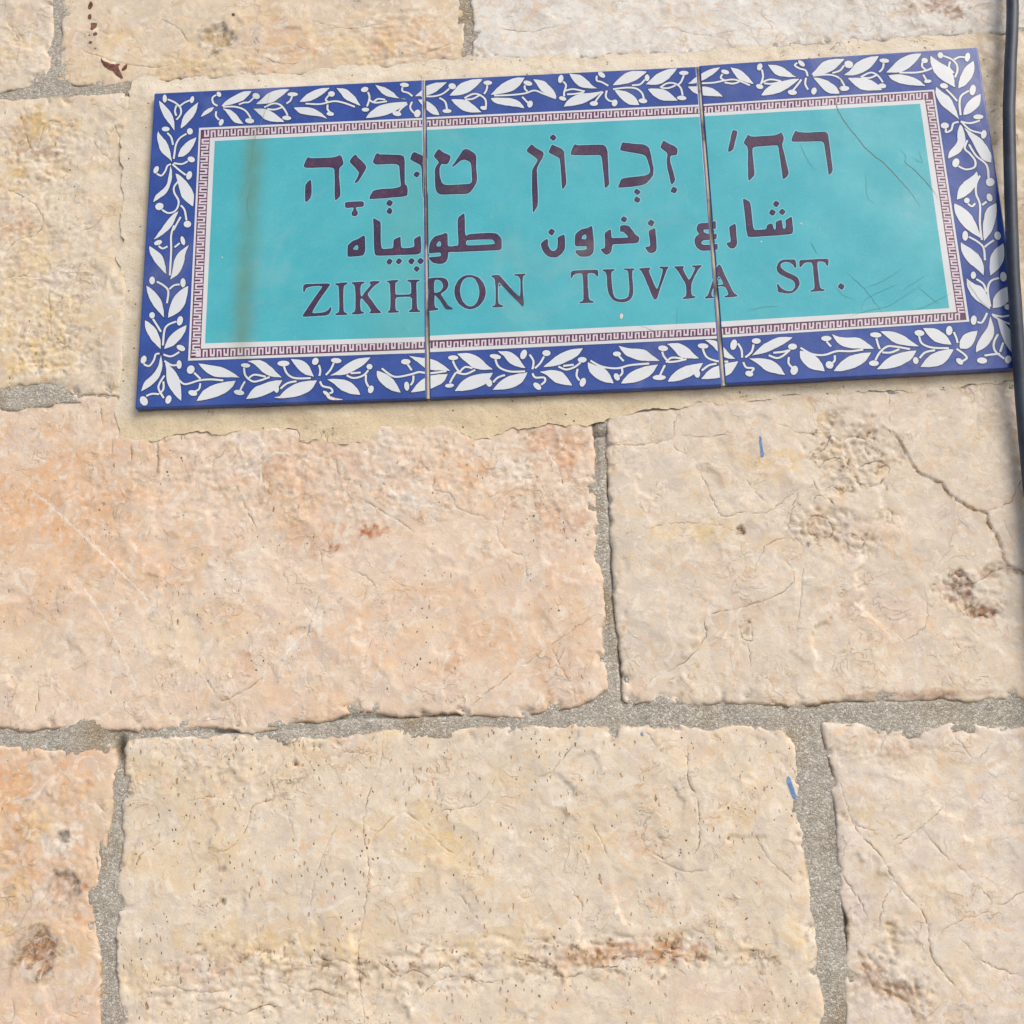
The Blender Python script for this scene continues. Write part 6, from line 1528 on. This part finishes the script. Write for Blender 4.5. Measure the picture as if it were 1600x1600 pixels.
def make_block(poly, seed, base, blotch=None, cracks=(), stains=(), fine=True, depth=45, dens=.4, amp=1.0, blk=''):
    rs = np.random.RandomState(seed)
    if area(poly) < 0: poly = poly[::-1]
    ol = resample(poly, 1.6 if fine else 7, True)
    t = ol - np.roll(ol, 1, 0); ln = np.hypot(*t.T) + 1e-6
    jit = 1.05 + (.8 if fine else 1.6) * fbm(ol[:, 0] / 5, ol[:, 1] / 5, 3, seed + 3) + 1.5 * noise(ol[:, 0] / 17, ol[:, 1] / 17, seed + 9)
    ol = ol + np.c_[t[:, 1] / ln, -t[:, 0] / ln] * jit[:, None]
    x0, z0 = ol.min(0); x1, z1 = ol.max(0)
    rel = Relief((x0 - 2, z0 - 2, x1 + 2, z1 + 2), seed, .8 if fine else 4, amp)
    pts = []
    def grid(st, box):
        gx = np.arange(box[0], box[1], st); gz = np.arange(box[2], box[3], st * .9)
        X, Z = np.meshgrid(gx, gz); X = X + (np.arange(X.shape[0]) % 2)[:, None] * st / 2
        X = X + rs.uniform(-.25, .25, X.shape) * st; Z = Z + rs.uniform(-.25, .25, Z.shape) * st
        return X.ravel(), Z.ravel()
    if fine:
        X, Z = grid(1.35, (max(x0, VIEW[0]), min(x1, VIEW[1]), max(z0, VIEW[2]), min(z1, VIEW[3])))
        Xc, Zc = grid(8, (x0, x1, z0, z1))
        o = (Xc < VIEW[0]) | (Xc > VIEW[1]) | (Zc < VIEW[2]) | (Zc > VIEW[3])
        X = np.r_[X, Xc[o]]; Z = np.r_[Z, Zc[o]]
    else: X, Z = grid(9, (x0, x1, z0, z1))
    olL = ol.tolist()
    k = inside(X, Z, olL); X, Z = X[k], Z[k]
    d = seg_dist(X, Z, ol, True); k = d > (1.0 if fine else 3); X, Z, d = X[k], Z[k], d[k]
    # crack lines: a deep stained centre between two clean lips
    heavy = []; cen = []; cdeep = []; cdark = []; ccol = []; lips = []
    cw = np.full(X.shape, 1e9)
    for w, key, line in cracks:
        c = resample(catmull(line, 3), 1.3)
        tt = np.gradient(c, axis=0); tl = np.hypot(*tt.T) + 1e-9; nn = np.c_[-tt[:, 1] / tl, tt[:, 0] / tl]
        c = c + nn * (.8 * fbm(c[:, 0] / 3.6, c[:, 1] / 3.6, 3, seed + 70, .65))[:, None]
        n = len(c); tap = np.clip(np.minimum(np.arange(n), n - 1 - np.arange(n)) / max(3., .12 * n), .12, 1)
        ww = w * tap * (1 + .7 * fbm(c[:, 0] / 6, c[:, 1] / 6, 2, seed + 77))
        ww = np.clip(ww, .12, None)
        if w > .95 and key != 'v': heavy.append((w, key, c))
        ok = inside(c[:, 0], c[:, 1], olL) & (seg_dist(c[:, 0], c[:, 1], ol, True) > 1.2)
        if ok.sum() < 2: continue
        ds = seg_dist(X, Z, c); cw = np.minimum(cw, ds - w * .6)
        for q in range(n):
            if not ok[q]: continue
            s_ = float(np.clip(.85 + .15 * (w > .9) + (1.3 - .6 * (w > .9)) * noise(c[q, 0] / 7, c[q, 1] / 7, seed + 5), .05, 1)) * (.4 + .6 * tap[q])
            cen.append((c[q, 0], c[q, 1], ww[q])); cdark.append(s_); ccol.append(CRK[key]); cdeep.append(0. if key == 'v' else 1.)
            for s in (1, -1): lips.append((c[q, 0] + s * nn[q, 0] * (.32 + .5 * ww[q]), c[q, 1] + s * nn[q, 1] * (.32 + .5 * ww[q])))
    if cen:
        k = cw > .75; X, Z, d = X[k], Z[k], d[k]
    cen = np.array(cen).reshape(-1, 3); lips = np.array(lips).reshape(-1, 2)
    nO, nC, nL = len(ol), len(cen), len(lips)
    PX = np.r_[ol[:, 0], cen[:, 0], lips[:, 0], X]; PZ = np.r_[ol[:, 1], cen[:, 1], lips[:, 1], Z]
    D = np.r_[np.zeros(nO), seg_dist(cen[:, 0], cen[:, 1], ol, True) if nC else [], seg_dist(lips[:, 0], lips[:, 1], ol, True) if nL else [], d]
    ids = list(range(len(PX)))
    res = geometry.delaunay_2d_cdt([Vector((a, b)) for a, b in zip(PX, PZ)], [(i, (i + 1) % nO) for i in range(nO)], [], 0, 1e-4)
    vco, faces, orig = res[0], res[2], res[3]
    src = np.array([o[0] if o else -1 for o in orig])
    vx = np.array([v[0] for v in vco]); vz = np.array([v[1] for v in vco])
    F = np.array([f for f in faces if len(f) == 3])
    mx = vx[F].mean(1); mz = vz[F].mean(1)
    F = F[inside(mx, mz, olL)]
    s = np.where(src < 0, 0, src)
    Dv = D[s]
    isC = (s >= nO) & (s < nO + nC); isO = s < nO
    # relief
    h = rel(vx, vz)
    h = -2.5 + np.logaddexp(0, (h + 2.5) * 2.2) / 2.2
    n1 = fbm(vx / 9, vz / 9, 3, seed + 60)
    k = np.exp(-Dv / 9.0); h = h * (1 - .8 * k) - .25 * k
    h = h - (.75 + .9 * noise(vx / 30, vz / 30, seed + 61)) * np.exp(-Dv / (.9 + 1.6 * np.clip(n1 + .2, 0, 2)))
    chip = sstep(.28, .62, fbm(vx / 13, vz / 13, 3, seed + 81)) * np.exp(-Dv / 5.0)
    h = h - 2.6 * chip
    if fine:
        ip = inside(vx, vz, PLAST); dp = seg_dist(vx, vz, PLAST, True)
        h = h - np.where(ip, 2.5 * sstep(0, 8, dp), 0)
    rough = []
    for (cx, cz, rx, rz, k_, sx, lo) in ROUGH.get(blk, ()):
        q = ((vx - cx) / rx) ** 2 + ((vz - cz) / rz) ** 2 + .8 * fbm(vx / 14, vz / 14, 3, seed + 15)
        wgt = sstep(1.2, .3, q)
        n_ = fbm(vx / (6.5 * sx), vz / 6.5, 3, seed + 19); n2_ = fbm(vx / (3.2 * sx) + 9, vz / 3.2, 2, seed + 29)
        cre = np.exp(-(n_ / .085) ** 2) * .9 * sstep(-.2, .2, fbm(vx / 13, vz / 13, 2, seed + 49)) + np.exp(-(n2_ / .11) ** 2) * .5 * sstep(-.05, .3, fbm(vx / 9, vz / 9, 2, seed + 53))
        h = h + wgt * k_ * (.55 * fbm(vx / (5 * sx), vz / 4, 3, seed + 43, .6) - .28 * np.abs(n_) - .42 * cre)
        rough.append((wgt * np.clip(cre * sstep(-.3, .2, fbm(vx / 11, vz / 11, 2, seed + 39)) * 1.7, 0, 1) * lo))
    for (cx, cz, r_, dep_, cr_, ci_) in HOLES.get(blk, ()):
        q = np.sqrt((vx - cx) ** 2 + (vz - cz) ** 2) / r_ + .32 * fbm(vx / (r_ * .8), vz / (r_ * .8), 3, seed + 95)
        h = h - dep_ * sstep(1.05, .55, q) * (1 + .3 * fbm(vx / 3, vz / 3, 2, seed + 98))
    h = np.clip(h, -9, 3.2)
    if nC:
        cd = np.zeros(len(vx)); idx = s[isC] - nO
        cd[isC] = (cen[idx, 2] * .6 + .08) * np.array(cdark)[idx] * np.array(cdeep)[idx]
        h = h - cd
    # colour of the stone itself: bedding blotches, iron stains, dirt held in the cracks
    c = np.tile(np.array(base), (len(vx), 1))
    if blotch:
        for (cc, st), (fx, fz, sd) in zip(((blotch[0], blotch[1]), (blotch[2], blotch[3])), ((45, 34, 11), (28, 24, 17))):
            f = sstep(.0, .75, fbm(vx / fx, vz / fz, 4, seed + sd)) * st
            c = c * (1 - f[:, None]) + np.array(cc) * f[:, None]
    c = c * (1 + .07 * fbm(vx / 14, vz / 12, 4, seed + 25))[:, None]
    for (cx, cz, rx, rz, key, st) in stains:
        rr = max(6., (rx + rz) / 2)
        q = ((vx - cx) / rx) ** 2 + ((vz - cz) / rz) ** 2
        na = .55 if key in ('brown', 'umber', 'greyd', 'navy', 'dark') else 1.0
        v = 1.05 - q + na * fbm(vx / rr * 1.6, vz / rr * 1.6, 4, seed + int(cx) % 50, .6)
        f = sstep(.0, .8, v) * st * np.clip(1.5 - q * .35, 0, 1) * (q < 4)
        f = f * np.clip((1.0 if na < 1 else .75) + .7 * fbm(vx / 4, vz / 4, 3, seed + 33), .15, 1.1)
        f = np.clip(f, 0, 1)
        c = c * (1 - f[:, None]) + np.array(KEY[key]) * f[:, None]
        if key in ('brown', 'umber', 'greyd', 'tan') and rx < 40: h = h - 2.2 * f * np.clip(.7 + fbm(vx / 3, vz / 3, 2, seed + 8), .2, 1.5)
    ed = np.exp(-Dv / .8) * np.clip(.25 + 1.3 * fbm(vx / 18, vz / 18, 3, seed + 90), 0, .9)
    c = c * (1 - ed[:, None]) + np.array((.25, .16, .08)) * ed[:, None]
    for w, key, line in heavy:
        dl = seg_dist(vx, vz, line); f = np.exp(-(dl / (.75 * w)) ** 2) * np.clip(.75 + .9 * fbm(vx / 5, vz / 5, 2, seed + 91), .1, 1)
        g = .3 * np.exp(-dl / 4.0) * np.clip(.6 + fbm(vx / 9, vz / 9, 2, seed + 92), 0, 1)
        c = c * (1 - g[:, None]) + np.array((.46, .30, .15)) * g[:, None]
        c = c * (1 - f[:, None]) + np.array(CRK[key]) * f[:, None]
    for (cx, cz, r_, dep_, cr_, ci_) in HOLES.get(blk, ()):
        q = np.sqrt((vx - cx) ** 2 + (vz - cz) ** 2) / r_ + .32 * fbm(vx / (r_ * .8), vz / (r_ * .8), 3, seed + 95)
        f = sstep(1.0, .78, q)[:, None] * .9; c = c * (1 - f) + np.array(ci_) * f * (1 + .35 * fbm(vx / 3, vz / 3, 3, seed + 96))[:, None]
        f = np.exp(-((q - .98) / .22) ** 2)[:, None] * .9 * np.clip(.6 + .9 * fbm(vx / 4, vz / 4, 2, seed + 97), 0, 1)[:, None]; c = c * (1 - f) + np.array(cr_) * f
    for f in rough: c = c * (1 - f[:, None]) + np.array((.20, .115, .05)) * f[:, None]
    if nC:
        cm = np.zeros(len(vx)); cc = np.zeros((len(vx), 3))
        cm[isC] = np.array(cdark)[idx]; cc[isC] = np.array(ccol)[idx]
        c = c * (1 - cm[:, None]) + cc * cm[:, None]
    c = np.clip(c, .01, .85)
    y = FRONT - h
    # back skirt along the outline
    order = np.full(nO, -1); order[s[isO]] = np.where(isO)[0]
    order = order[order >= 0]
    nb = len(vx); bx, bz = vx[order], vz[order]
    co = np.c_[np.r_[vx, bx], np.r_[y, np.full(len(order), FRONT + depth)], np.r_[vz, bz]] * .001
    co[:, 2] += Z0
    ring = np.arange(len(order)); nx_ = np.roll(ring, -1)
    T = F                                      # counter-clockwise in x,z faces -y
    q = np.c_[order[ring], nb + ring, nb + nx_, order[nx_]]
    allf = [tuple(t) for t in T.tolist()] + [tuple(t) for t in q.tolist()]
    me = bpy.data.meshes.new('stone_block')
    me.from_pydata(co.tolist(), [], allf)
    ca = me.color_attributes.new('tint', 'FLOAT_COLOR', 'POINT')
    cfull = np.r_[c, c[order]]; ca.data.foreach_set('color', np.c_[cfull, np.full(len(cfull), dens)].astype(np.float32).ravel())
    me.polygons.foreach_set('use_smooth', [True] * len(T) + [False] * len(q))
    me.update()
    return me, rel

cr = {}
for l in CRACKS.split('\n'):
    b, w, k, p = l.split('|'); cr.setdefault(b, []).append((float(w), k, dec(p)))
stn = {}
for l in STAINS.split('\n'):
    a = l.split(); stn.setdefault(a[0], []).append((*map(float, a[1:5]), a[5], float(a[6])))
LABEL = dict(S2='buff stone block above the sign with reddish paint splashes and a grey pit', S3='whitish stone block above the right half of the sign',
             S6='large pinkish orange stone block below the left part of the sign', S8='cream stone block with a long brown crack right of the vertical joint',
             S9='orange mottled stone block with dark pits at the lower left', S10='long cream stone block with a ragged ochre seam near its bottom',
             S11='pale stone block crossed by long thin cracks at the lower right', S4='yellowish cream stone block left of the sign')
PLAST = dec(PLASTER)
HOLES = {}
for l in PITHOLES.split('\n'):
    a = l.split(); HOLES.setdefault(a[0], []).append((*map(float, a[1:5]), KEY[a[5]], KEY[a[6]]))
ROUGH = {}
for l in ROUGHS.split('\n'):
    a = l.split(); ROUGH.setdefault(a[0], []).append(tuple(map(float, a[1:])))
relief = {}; block_ob = {}
for i, (k, s) in enumerate(BLOCKS.items()):
    poly = [(x, 503. if z > 405 else (-456. if z < -420 else z)) for x, z in dec(s)]
    me, rel = make_block(poly, 100 + i * 13 + (4 if k == 'S6' else 0), BASE[k], BLOTCH.get(k), cr.get(k, ()), stn.get(k, ()), dens=DENS.get(k, .3), amp=AMP.get(k, 1.), blk=k)
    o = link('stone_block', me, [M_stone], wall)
    if k in LABEL: o['label'] = LABEL[k]
    relief[k] = rel; block_ob[k] = o

# the courses that run on beyond the photograph
rs_ = random.Random(5)
def rect(x0, x1, z0, z1):
    g = 5
    return [(x0 + g, z0 + g), (x1 - g, z0 + g), (x1 - g, z1 - g), (x0 + g, z1 - g)]
extra = []
def course(z0, z1, xa, xb):
    x = xa
    while x < xb - 1:
        w = rs_.uniform(300, 560); e = x + w
        if xb - e < 180: e = xb
        extra.append(rect(x, e, z0, z1)); x = e
for z0, z1 in ((264, 508), (17, 264), (-222, 17), (-462, -222)):
    course(z0, z1, -1500, -590); course(z0, z1, 440, 1500)
for k in range(4): course(508 + k * 245, 508 + (k + 1) * 245, -1500, 1500)
for k in range(6): course(-462 - (k + 1) * 248, -462 - k * 248, -1500, 1500)
bases = [BASE[k] for k in ('S2', 'S3', 'S4', 'S6', 'S8', 'S10', 'S11')]
for i, r in enumerate(extra):
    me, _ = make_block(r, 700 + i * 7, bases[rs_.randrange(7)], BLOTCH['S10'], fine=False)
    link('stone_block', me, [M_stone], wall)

# paint marks lie on the uneven faces
from mathutils.bvhtree import BVHTree
_bvh = {}
def drape(name, poly, key, m, parent, lift=.22):
    if key not in _bvh:
        me = block_ob[key].data
        _bvh[key] = BVHTree.FromPolygons([v.co for v in me.vertices], [p.vertices[:] for p in me.polygons])
    p = soften(soften(poly))
    me_pts = resample(p, .8, True)
    me_pts = me_pts + np.c_[noise(me_pts[:, 0] / 1.5, me_pts[:, 1] / 1.5, 3), noise(me_pts[:, 0] / 1.5, me_pts[:, 1] / 1.5, 4)] * .35
    n = len(me_pts); x0, z0 = me_pts.min(0); x1, z1 = me_pts.max(0)
    gx, gz = np.meshgrid(np.arange(x0, x1, .9), np.arange(z0, z1, .9)); gx, gz = gx.ravel(), gz.ravel()
    k = inside(gx, gz, me_pts.tolist()); gx, gz = gx[k], gz[k]
    if len(gx): k = seg_dist(gx, gz, me_pts, True) > .4; gx, gz = gx[k], gz[k]
    tr = geometry.delaunay_2d_cdt([Vector(q) for q in np.r_[me_pts, np.c_[gx, gz]].tolist()], [(i, (i + 1) % n) for i in range(n)], [], 1, 1e-4)
    bm = bmesh.new(); vs = []
    for v in tr[0]:
        hit = _bvh[key].ray_cast(Vector((v[0] * .001, -.06, v[1] * .001 + Z0)), Vector((0, 1, 0)))[0]
        y = (hit.y * 1000 if hit else FRONT) - lift
        vs.append(bm.verts.new(V3(v[0], y, v[1])))
    for f in tr[2]: bm.faces.new([vs[i] for i in f])
    rim = [e for e in bm.edges if len(e.link_faces) == 1]
    ext = bmesh.ops.extrude_edge_only(bm, edges=rim)['geom']
    for v in ext:
        if isinstance(v, bmesh.types.BMVert): v.co.y += .0006
    me = bpy.data.meshes.new(name); bm.to_mesh(me); bm.free()
    return link(name, me, [m], parent)
for l in MARKS.split('\n'):
    b, k, p = l.split('|')
    drape('paint_mark', dec(p), b, M_paint_blue if k == 'blue' else M_paint_rust, block_ob[b])

# mortar bed filling the joints
def grid_mesh(name, xs, zs, yf, mats, parent):
    X, Z = np.meshgrid(xs, zs); Y = yf(X, Z)
    co = np.c_[X.ravel(), Y.ravel(), Z.ravel()] * .001; co[:, 2] += Z0
    nx, nz = len(xs), len(zs); i, j = np.meshgrid(np.arange(nx - 1), np.arange(nz - 1)); a = (j * nx + i).ravel()
    f = np.c_[a, a + 1, a + nx + 1, a + nx]
    me = bpy.data.meshes.new(name); me.from_pydata(co.tolist(), [], f.tolist())
    me.polygons.foreach_set('use_smooth', [True] * len(f)); me.update()
    return link(name, me, mats, parent)
def mortar_y(X, Z):
    y = 8.1 - 1.2 * fbm(X / 42, Z / 42, 3, 4) - .5 * fbm(X / 11, Z / 11, 2, 6) - .3 * fbm(X / 4, Z / 4, 3, 8)
    for x, z, rx, rz, d in PITS: y = y + d * np.exp(-(((X - x) / rx) ** 2 + ((Z - z) / rz) ** 2))
    for k, sp in BLOCKS.items():                 # the bed lies deeper behind each block
        q = dec(sp); x, z = X.ravel(), Z.ravel()
        sel = inside(x, z, q); idx = np.where(sel)[0]
        d = seg_dist(x[idx], z[idx], q, True)
        yy = y.ravel(); yy[idx] += 8 * sstep(5, 9, d); y = yy.reshape(X.shape)
    return y
xs = np.r_[np.arange(-1500, -450, 25), np.arange(-450, 360, 2.0), np.arange(360, 1501, 20)]
zs = np.r_[np.arange(-1950, -440, 25), np.arange(-440, 380, 2.0), np.arange(380, 1500, 20)]
grid_mesh('mortar', xs, zs, mortar_y, [M_mortar], wall)

# cement patch the sign is bedded in
def make_plaster():
    poly = dec(PLASTER)
    if area(poly) < 0: poly = poly[::-1]
    ol = resample(poly, 2, True)
    t = ol - np.roll(ol, 1, 0); ln = np.hypot(*t.T) + 1e-6
    ol = ol + np.c_[t[:, 1] / ln, -t[:, 0] / ln] * (3.0 * fbm(ol[:, 0] / 30, ol[:, 1] / 30, 5, 51, .68))[:, None]
    g = np.arange(ol[:, 0].min(), ol[:, 0].max(), 2.0), np.arange(ol[:, 1].min(), ol[:, 1].max(), 2.0)
    X, Z = np.meshgrid(*g); X = X.ravel(); Z = Z.ravel()
    k = inside(X, Z, ol.tolist()) & ~((X > -285) & (X < 285) & (Z > 20) & (Z < 230)); X, Z = X[k], Z[k]
    d = seg_dist(X, Z, ol, True); k = d > 1.2; X, Z = X[k], Z[k]
    n = len(ol)
    r = geometry.delaunay_2d_cdt([Vector(q) for q in np.r_[ol, np.c_[X, Z]].tolist()], [(i, (i + 1) % n) for i in range(n)], [], 0, 1e-4)
    vx = np.array([v[0] for v in r[0]]); vz = np.array([v[1] for v in r[0]])
    F = np.array([f for f in r[2] if len(f) == 3]); F = F[inside(vx[F].mean(1), vz[F].mean(1), ol.tolist())]
    d = seg_dist(vx, vz, ol, True)
    y = 5.2 - .55 * fbm(vx / 45, vz / 45, 3, 14) - .32 * fbm(vx / 6, vz / 6, 3, 15)
    thin = sstep(0, 1, d / (15 + 9 * np.clip(noise(vx / 30, vz / 30, 9) + .4, 0, 2)))
    y = y + (1 - thin) * 1.6
    inner = (vx > -303) & (vx < 303) & (vz > -3) & (vz < 253)
    y = np.where(inner, np.maximum(y, 3.0), y)
    c = np.tile(np.array((.69, .615, .50)), (len(vx), 1))
    low = sstep(6, -14, vz)[:, None] * .8 * sstep(200, -20, vx)[:, None]; c = c * (1 - low) + np.array((.68, .56, .37)) * low
    top = sstep(245, 262, vz)[:, None] * .6; c = c * (1 - top) + np.array((.71, .645, .535)) * top
    st = sstep(.1, .7, fbm(vx / 20, vz / 16, 4, 77))[:, None] * .35; c = c * (1 - st) + np.array((.52, .40, .26)) * st
    rt = (sstep(296, 304, vx) * sstep(.0, .7, fbm(vx / 9, vz / 13, 4, 79) + .3))[:, None] * .6; c = c * (1 - rt) + np.array((.40, .29, .18)) * rt
    co = np.c_[vx, y, vz] * .001; co[:, 2] += Z0
    me = bpy.data.meshes.new('cement_bed'); me.from_pydata(co.tolist(), [], F.tolist())
    ca = me.color_attributes.new('tint', 'FLOAT_COLOR', 'POINT'); ca.data.foreach_set('color', np.c_[c, np.ones(len(c))].astype(np.float32).ravel())
    me.polygons.foreach_set('use_smooth', [True] * len(F)); me.update()
    return link('cement_bed', me, [M_plaster], wall)
make_plaster()

# ------------------------------------------------------------------ the tiled street sign
sign = empty('street_sign', V3(0, 6, 0))
tag(sign, 'turquoise ceramic street sign of three tiles with blue and white leaf border', 'street sign')
quads = [dec(t) for t in TILES]
for q in quads:
    if area(q) < 0: q.reverse()
CUT = .9                        # prints stop just short of the rounded tile edge
tiles = []
for q in quads:
    bm = bmesh.new()
    f = [bm.verts.new((a, 0, b)) for a, b in q]; k = [bm.verts.new((a, 9, b)) for a, b in q]
    bm.faces.new(f); bm.faces.new(k[::-1])
    for i in range(4): bm.faces.new((f[i], k[i], k[(i + 1) % 4], f[(i + 1) % 4]))
    bmesh.ops.recalc_face_normals(bm, faces=bm.faces[:])
    bmesh.ops.bevel(bm, geom=[e for e in bm.edges if min(v.co.y for v in e.verts) < 1e-3], offset=1.0, segments=3, affect='EDGES', profile=.5)
    for v in bm.verts: v.co = V3(*v.co)
    me = bpy.data.meshes.new('ceramic_tile'); bm.to_mesh(me); bm.free()
    for p in me.polygons: p.use_smooth = abs(p.normal.y) < .999
    tiles.append(link('ceramic_tile', me, [M_blue], sign))

frames = [[dec(s) for s in t] for t in FRAMES]
keys = [hand(dec(s), .2) for s in KEYS.split('\n')]
leaves = []
for l in LEAVES.split('\n'):
    a, b = (dec(s) for s in l.split('/'))
    s1 = catmull(a + [b[0]], 4); s2 = catmull(b + [a[0]], 4)
    leaves.append(hand(offset(s1[:-1] + s2[:-1], -.30), .22))
buds = [offset(dec(s), -.12) for s in BUDS.split('\n')]
stems = [ribbon(catmull(dec(s), 5), 1.42) for s in STEMS.split('\n')]
def hits(r, q):
    xs = [a for a, b in r]; qx = [a for a, b in q]
    return max(xs) > min(qx) and min(xs) < max(qx)

for ti, tile in enumerate(tiles):
    q = quads[ti]
    s = Sheet()                 # white leaves with a thin dark contour
    for r in stems:
        if hits(r, q): s.add([offset(r, .42)], -.06, 0)
    for r in leaves + buds:
        if hits(r, q): s.add([offset(r, .45)], -.10, 0)
    for r in stems:
        if hits(r, q): s.add([r], -.14, 1)
    for r in leaves + buds:
        if hits(r, q): s.add([r], -.18, 1)
    s.clip(q, CUT); s.build('leaf_border', [M_navy, M_leaf], tile)
    s = Sheet(); s.add([frames[ti][0]], -.20, 0); s.add([frames[ti][1]], -.24, 1); s.add([frames[ti][2]], -.28, 0)
    for r in keys:
        if hits(r, q): s.add([r], -.28, 2)
    s.clip(q, CUT); s.build('key_border', [M_white, M_key, M_pink], tile)
    s = Sheet(); s.add([frames[ti][3]], -.32); s.clip(q, CUT); s.build('centre_panel', [M_teal], tile)

for l in LETTERS.split('\n'):
    p = l.split('|'); rings = []
    for r in p[2:]:
        hole = r.startswith('h '); pts = hand(soften(dec(r[2:] if hole else r), .2)); rings.append((hole, pts))
    groups = []
    for hole, r in rings:
        if hole: groups[-1].append(r)
        else: groups.append([r])
    for ti, tile in enumerate(tiles):
        q = quads[ti]
        if not any(hits(r, q) for _, r in rings): continue
        s = Sheet()
        for g in groups:
            s.add([offset(g[0], .6)] + [offset(h, -.5) for h in g[1:]], -.36, 0)
        for g in groups: s.add(g, -.40, 1)
        ins = .42 if p[0] == 'latin' else .6
        for g in groups: s.add([offset(g[0], -ins)] + [offset(h, .42) for h in g[1:]], -.44, 2)
        s.clip(q, CUT - .3)
        o = s.build('letter', [M_halo, M_navy, M_purple], tile)

for l in GLAZE_CRACKS.split('\n'):
    ti, w, k, p = l.split('|'); c = resample(catmull(dec(p), 4), 1.2)
    tt = np.gradient(c, axis=0); tl = np.hypot(*tt.T) + 1e-9
    c = c + np.c_[-tt[:, 1] / tl, tt[:, 0] / tl] * (.35 * fbm(c[:, 0] / 4, c[:, 1] / 4, 3, 3))[:, None]
    s = Sheet(); s.add([ribbon(c.tolist(), float(w), True)], -.50); s.clip(quads[int(ti)], .3)
    s.build('glaze_crack', [dict(b=M_crackb, g=M_crackg, o=M_cracko)[k]], tiles[int(ti)])
for l in CHIPS.split('\n'):
    ti, p = l.split('|'); s = Sheet(); s.add([soften(dec(p))], -.54); s.build('glaze_chip', [M_bisque], tiles[int(ti)])

# grout in the two joints between the tiles
for a, b in ((0, 1), (1, 2)):
    qa = max(quads[a], key=lambda p: p[0] + p[1]), max(quads[a], key=lambda p: p[0] - p[1])
    qb = min(quads[b], key=lambda p: p[0] - p[1]), min(quads[b], key=lambda p: p[0] + p[1])
    bm = bmesh.new(); rows = []
    for i in range(121):
        t = i / 120
        xl = qa[0][0] + (qa[1][0] - qa[0][0]) * t; xr = qb[0][0] + (qb[1][0] - qb[0][0]) * t; z = qa[0][1] + (qa[1][1] - qa[0][1]) * t
        w = float(noise(t * 19, a * 3.3, 2)); d = float(noise(t * 9, a * 5.1, 6))
        rows.append([bm.verts.new(V3(x, y, z)) for x, y in ((xl - .3, .9), (xl + (xr - xl) * .35, .25 + .3 * w), (xl + (xr - xl) * (.55 + .2 * w), .5 + 2.6 * max(0, d + .05)), (xr + .3, .8))])
    for i in range(120):
        for j in range(3): bm.faces.new((rows[i][j], rows[i + 1][j], rows[i + 1][j + 1], rows[i][j + 1]))
    me = bpy.data.meshes.new('grout'); bm.to_mesh(me); bm.free()
    link('grout', me, [M_grout], sign)

# ------------------------------------------------------------------ the cable hanging past the sign's right end
M_cable, nt_, _b = mat('dark_cable_sheath'); _b.inputs['Roughness'].default_value = .5
_c = mixc(nt_, mrange(nt_, tex(nt_, coords(nt_), 45, 4, .6), .35, .7), (.016, .024, .046), (.034, .046, .074))
_c = mixc(nt_, mrange(nt_, tex(nt_, coords(nt_), 320, 4, .7), .55, .8, 0, .5), _c, (.16, .15, .13))
L(nt_, _c, _b.inputs['Base Color'])
cy_ = [float(v) for v in CABLE_Y.split()]
raw = dec(CABLE)
path = resample(catmull(raw, 6), 8)
path[:, 0] += .7 * noise(path[:, 1] / 70, path[:, 1] * 0 + .5, 3) + .25 * noise(path[:, 1] / 22, path[:, 1] * 0 + .5, 5)
zz_ = [p[1] for p in raw][::-1]; yy_ = cy_[::-1]
def make_cable(path, r):
    bm = bmesh.new(); rows = []
    for i, (x, z) in enumerate(path):
        a = path[max(0, i - 1)]; b = path[min(len(path) - 1, i + 1)]
        y = float(np.interp(z, zz_, yy_))
        d = Vector((b[0] - a[0], 0, b[1] - a[1])).normalized(); n = Vector((d.z, 0, -d.x))
        rows.append([bm.verts.new(V3(x + n.x * r * math.cos(t), y + r * math.sin(t), z + n.z * r * math.cos(t))) for t in (2 * math.pi * k / 20 for k in range(20))])
    for i in range(len(rows) - 1):
        for k in range(20): bm.faces.new((rows[i][k], rows[i][(k + 1) % 20], rows[i + 1][(k + 1) % 20], rows[i + 1][k]))
    bm.faces.new(rows[0]); bm.faces.new(rows[-1][::-1])
    bmesh.ops.recalc_face_normals(bm, faces=bm.faces[:])
    for f in bm.faces: f.smooth = len(f.verts) == 4
    me = bpy.data.meshes.new('cable'); bm.to_mesh(me); bm.free()
    return me
cable = link('cable', make_cable(path, 4.25), [M_cable])
tag(cable, 'thick dark navy cable hanging down the wall over the right end of the sign', 'cable')

# ------------------------------------------------------------------ pavement in front of the wall
M_pave, nt_, _b = mat('pale_paving'); _b.inputs['Roughness'].default_value = .85
_p = coords(nt_); br = N(nt_, 'ShaderNodeTexBrick', Scale=2.2); L(nt_, _p, br.inputs['Vector'])
br.inputs['Color1'].default_value = (.42, .36, .28, 1); br.inputs['Color2'].default_value = (.37, .32, .25, 1); br.inputs['Mortar'].default_value = (.2, .18, .15, 1); br.inputs['Mortar Size'].default_value = .012
L(nt_, mixc(nt_, mrange(nt_, tex(nt_, _p, 12, 5), .3, .7, 0, .5), br.outputs[0], (.30, .26, .20)), _b.inputs['Base Color'])
bm = bmesh.new()
vs = [bm.verts.new(v) for v in ((-6, .3, 0), (-6, -9, 0), (6, -9, 0), (6, .3, 0))]; bm.faces.new(vs)
me = bpy.data.meshes.new('pavement'); bm.to_mesh(me); bm.free()
tag(link('pavement', me, [M_pave]), kind='structure')
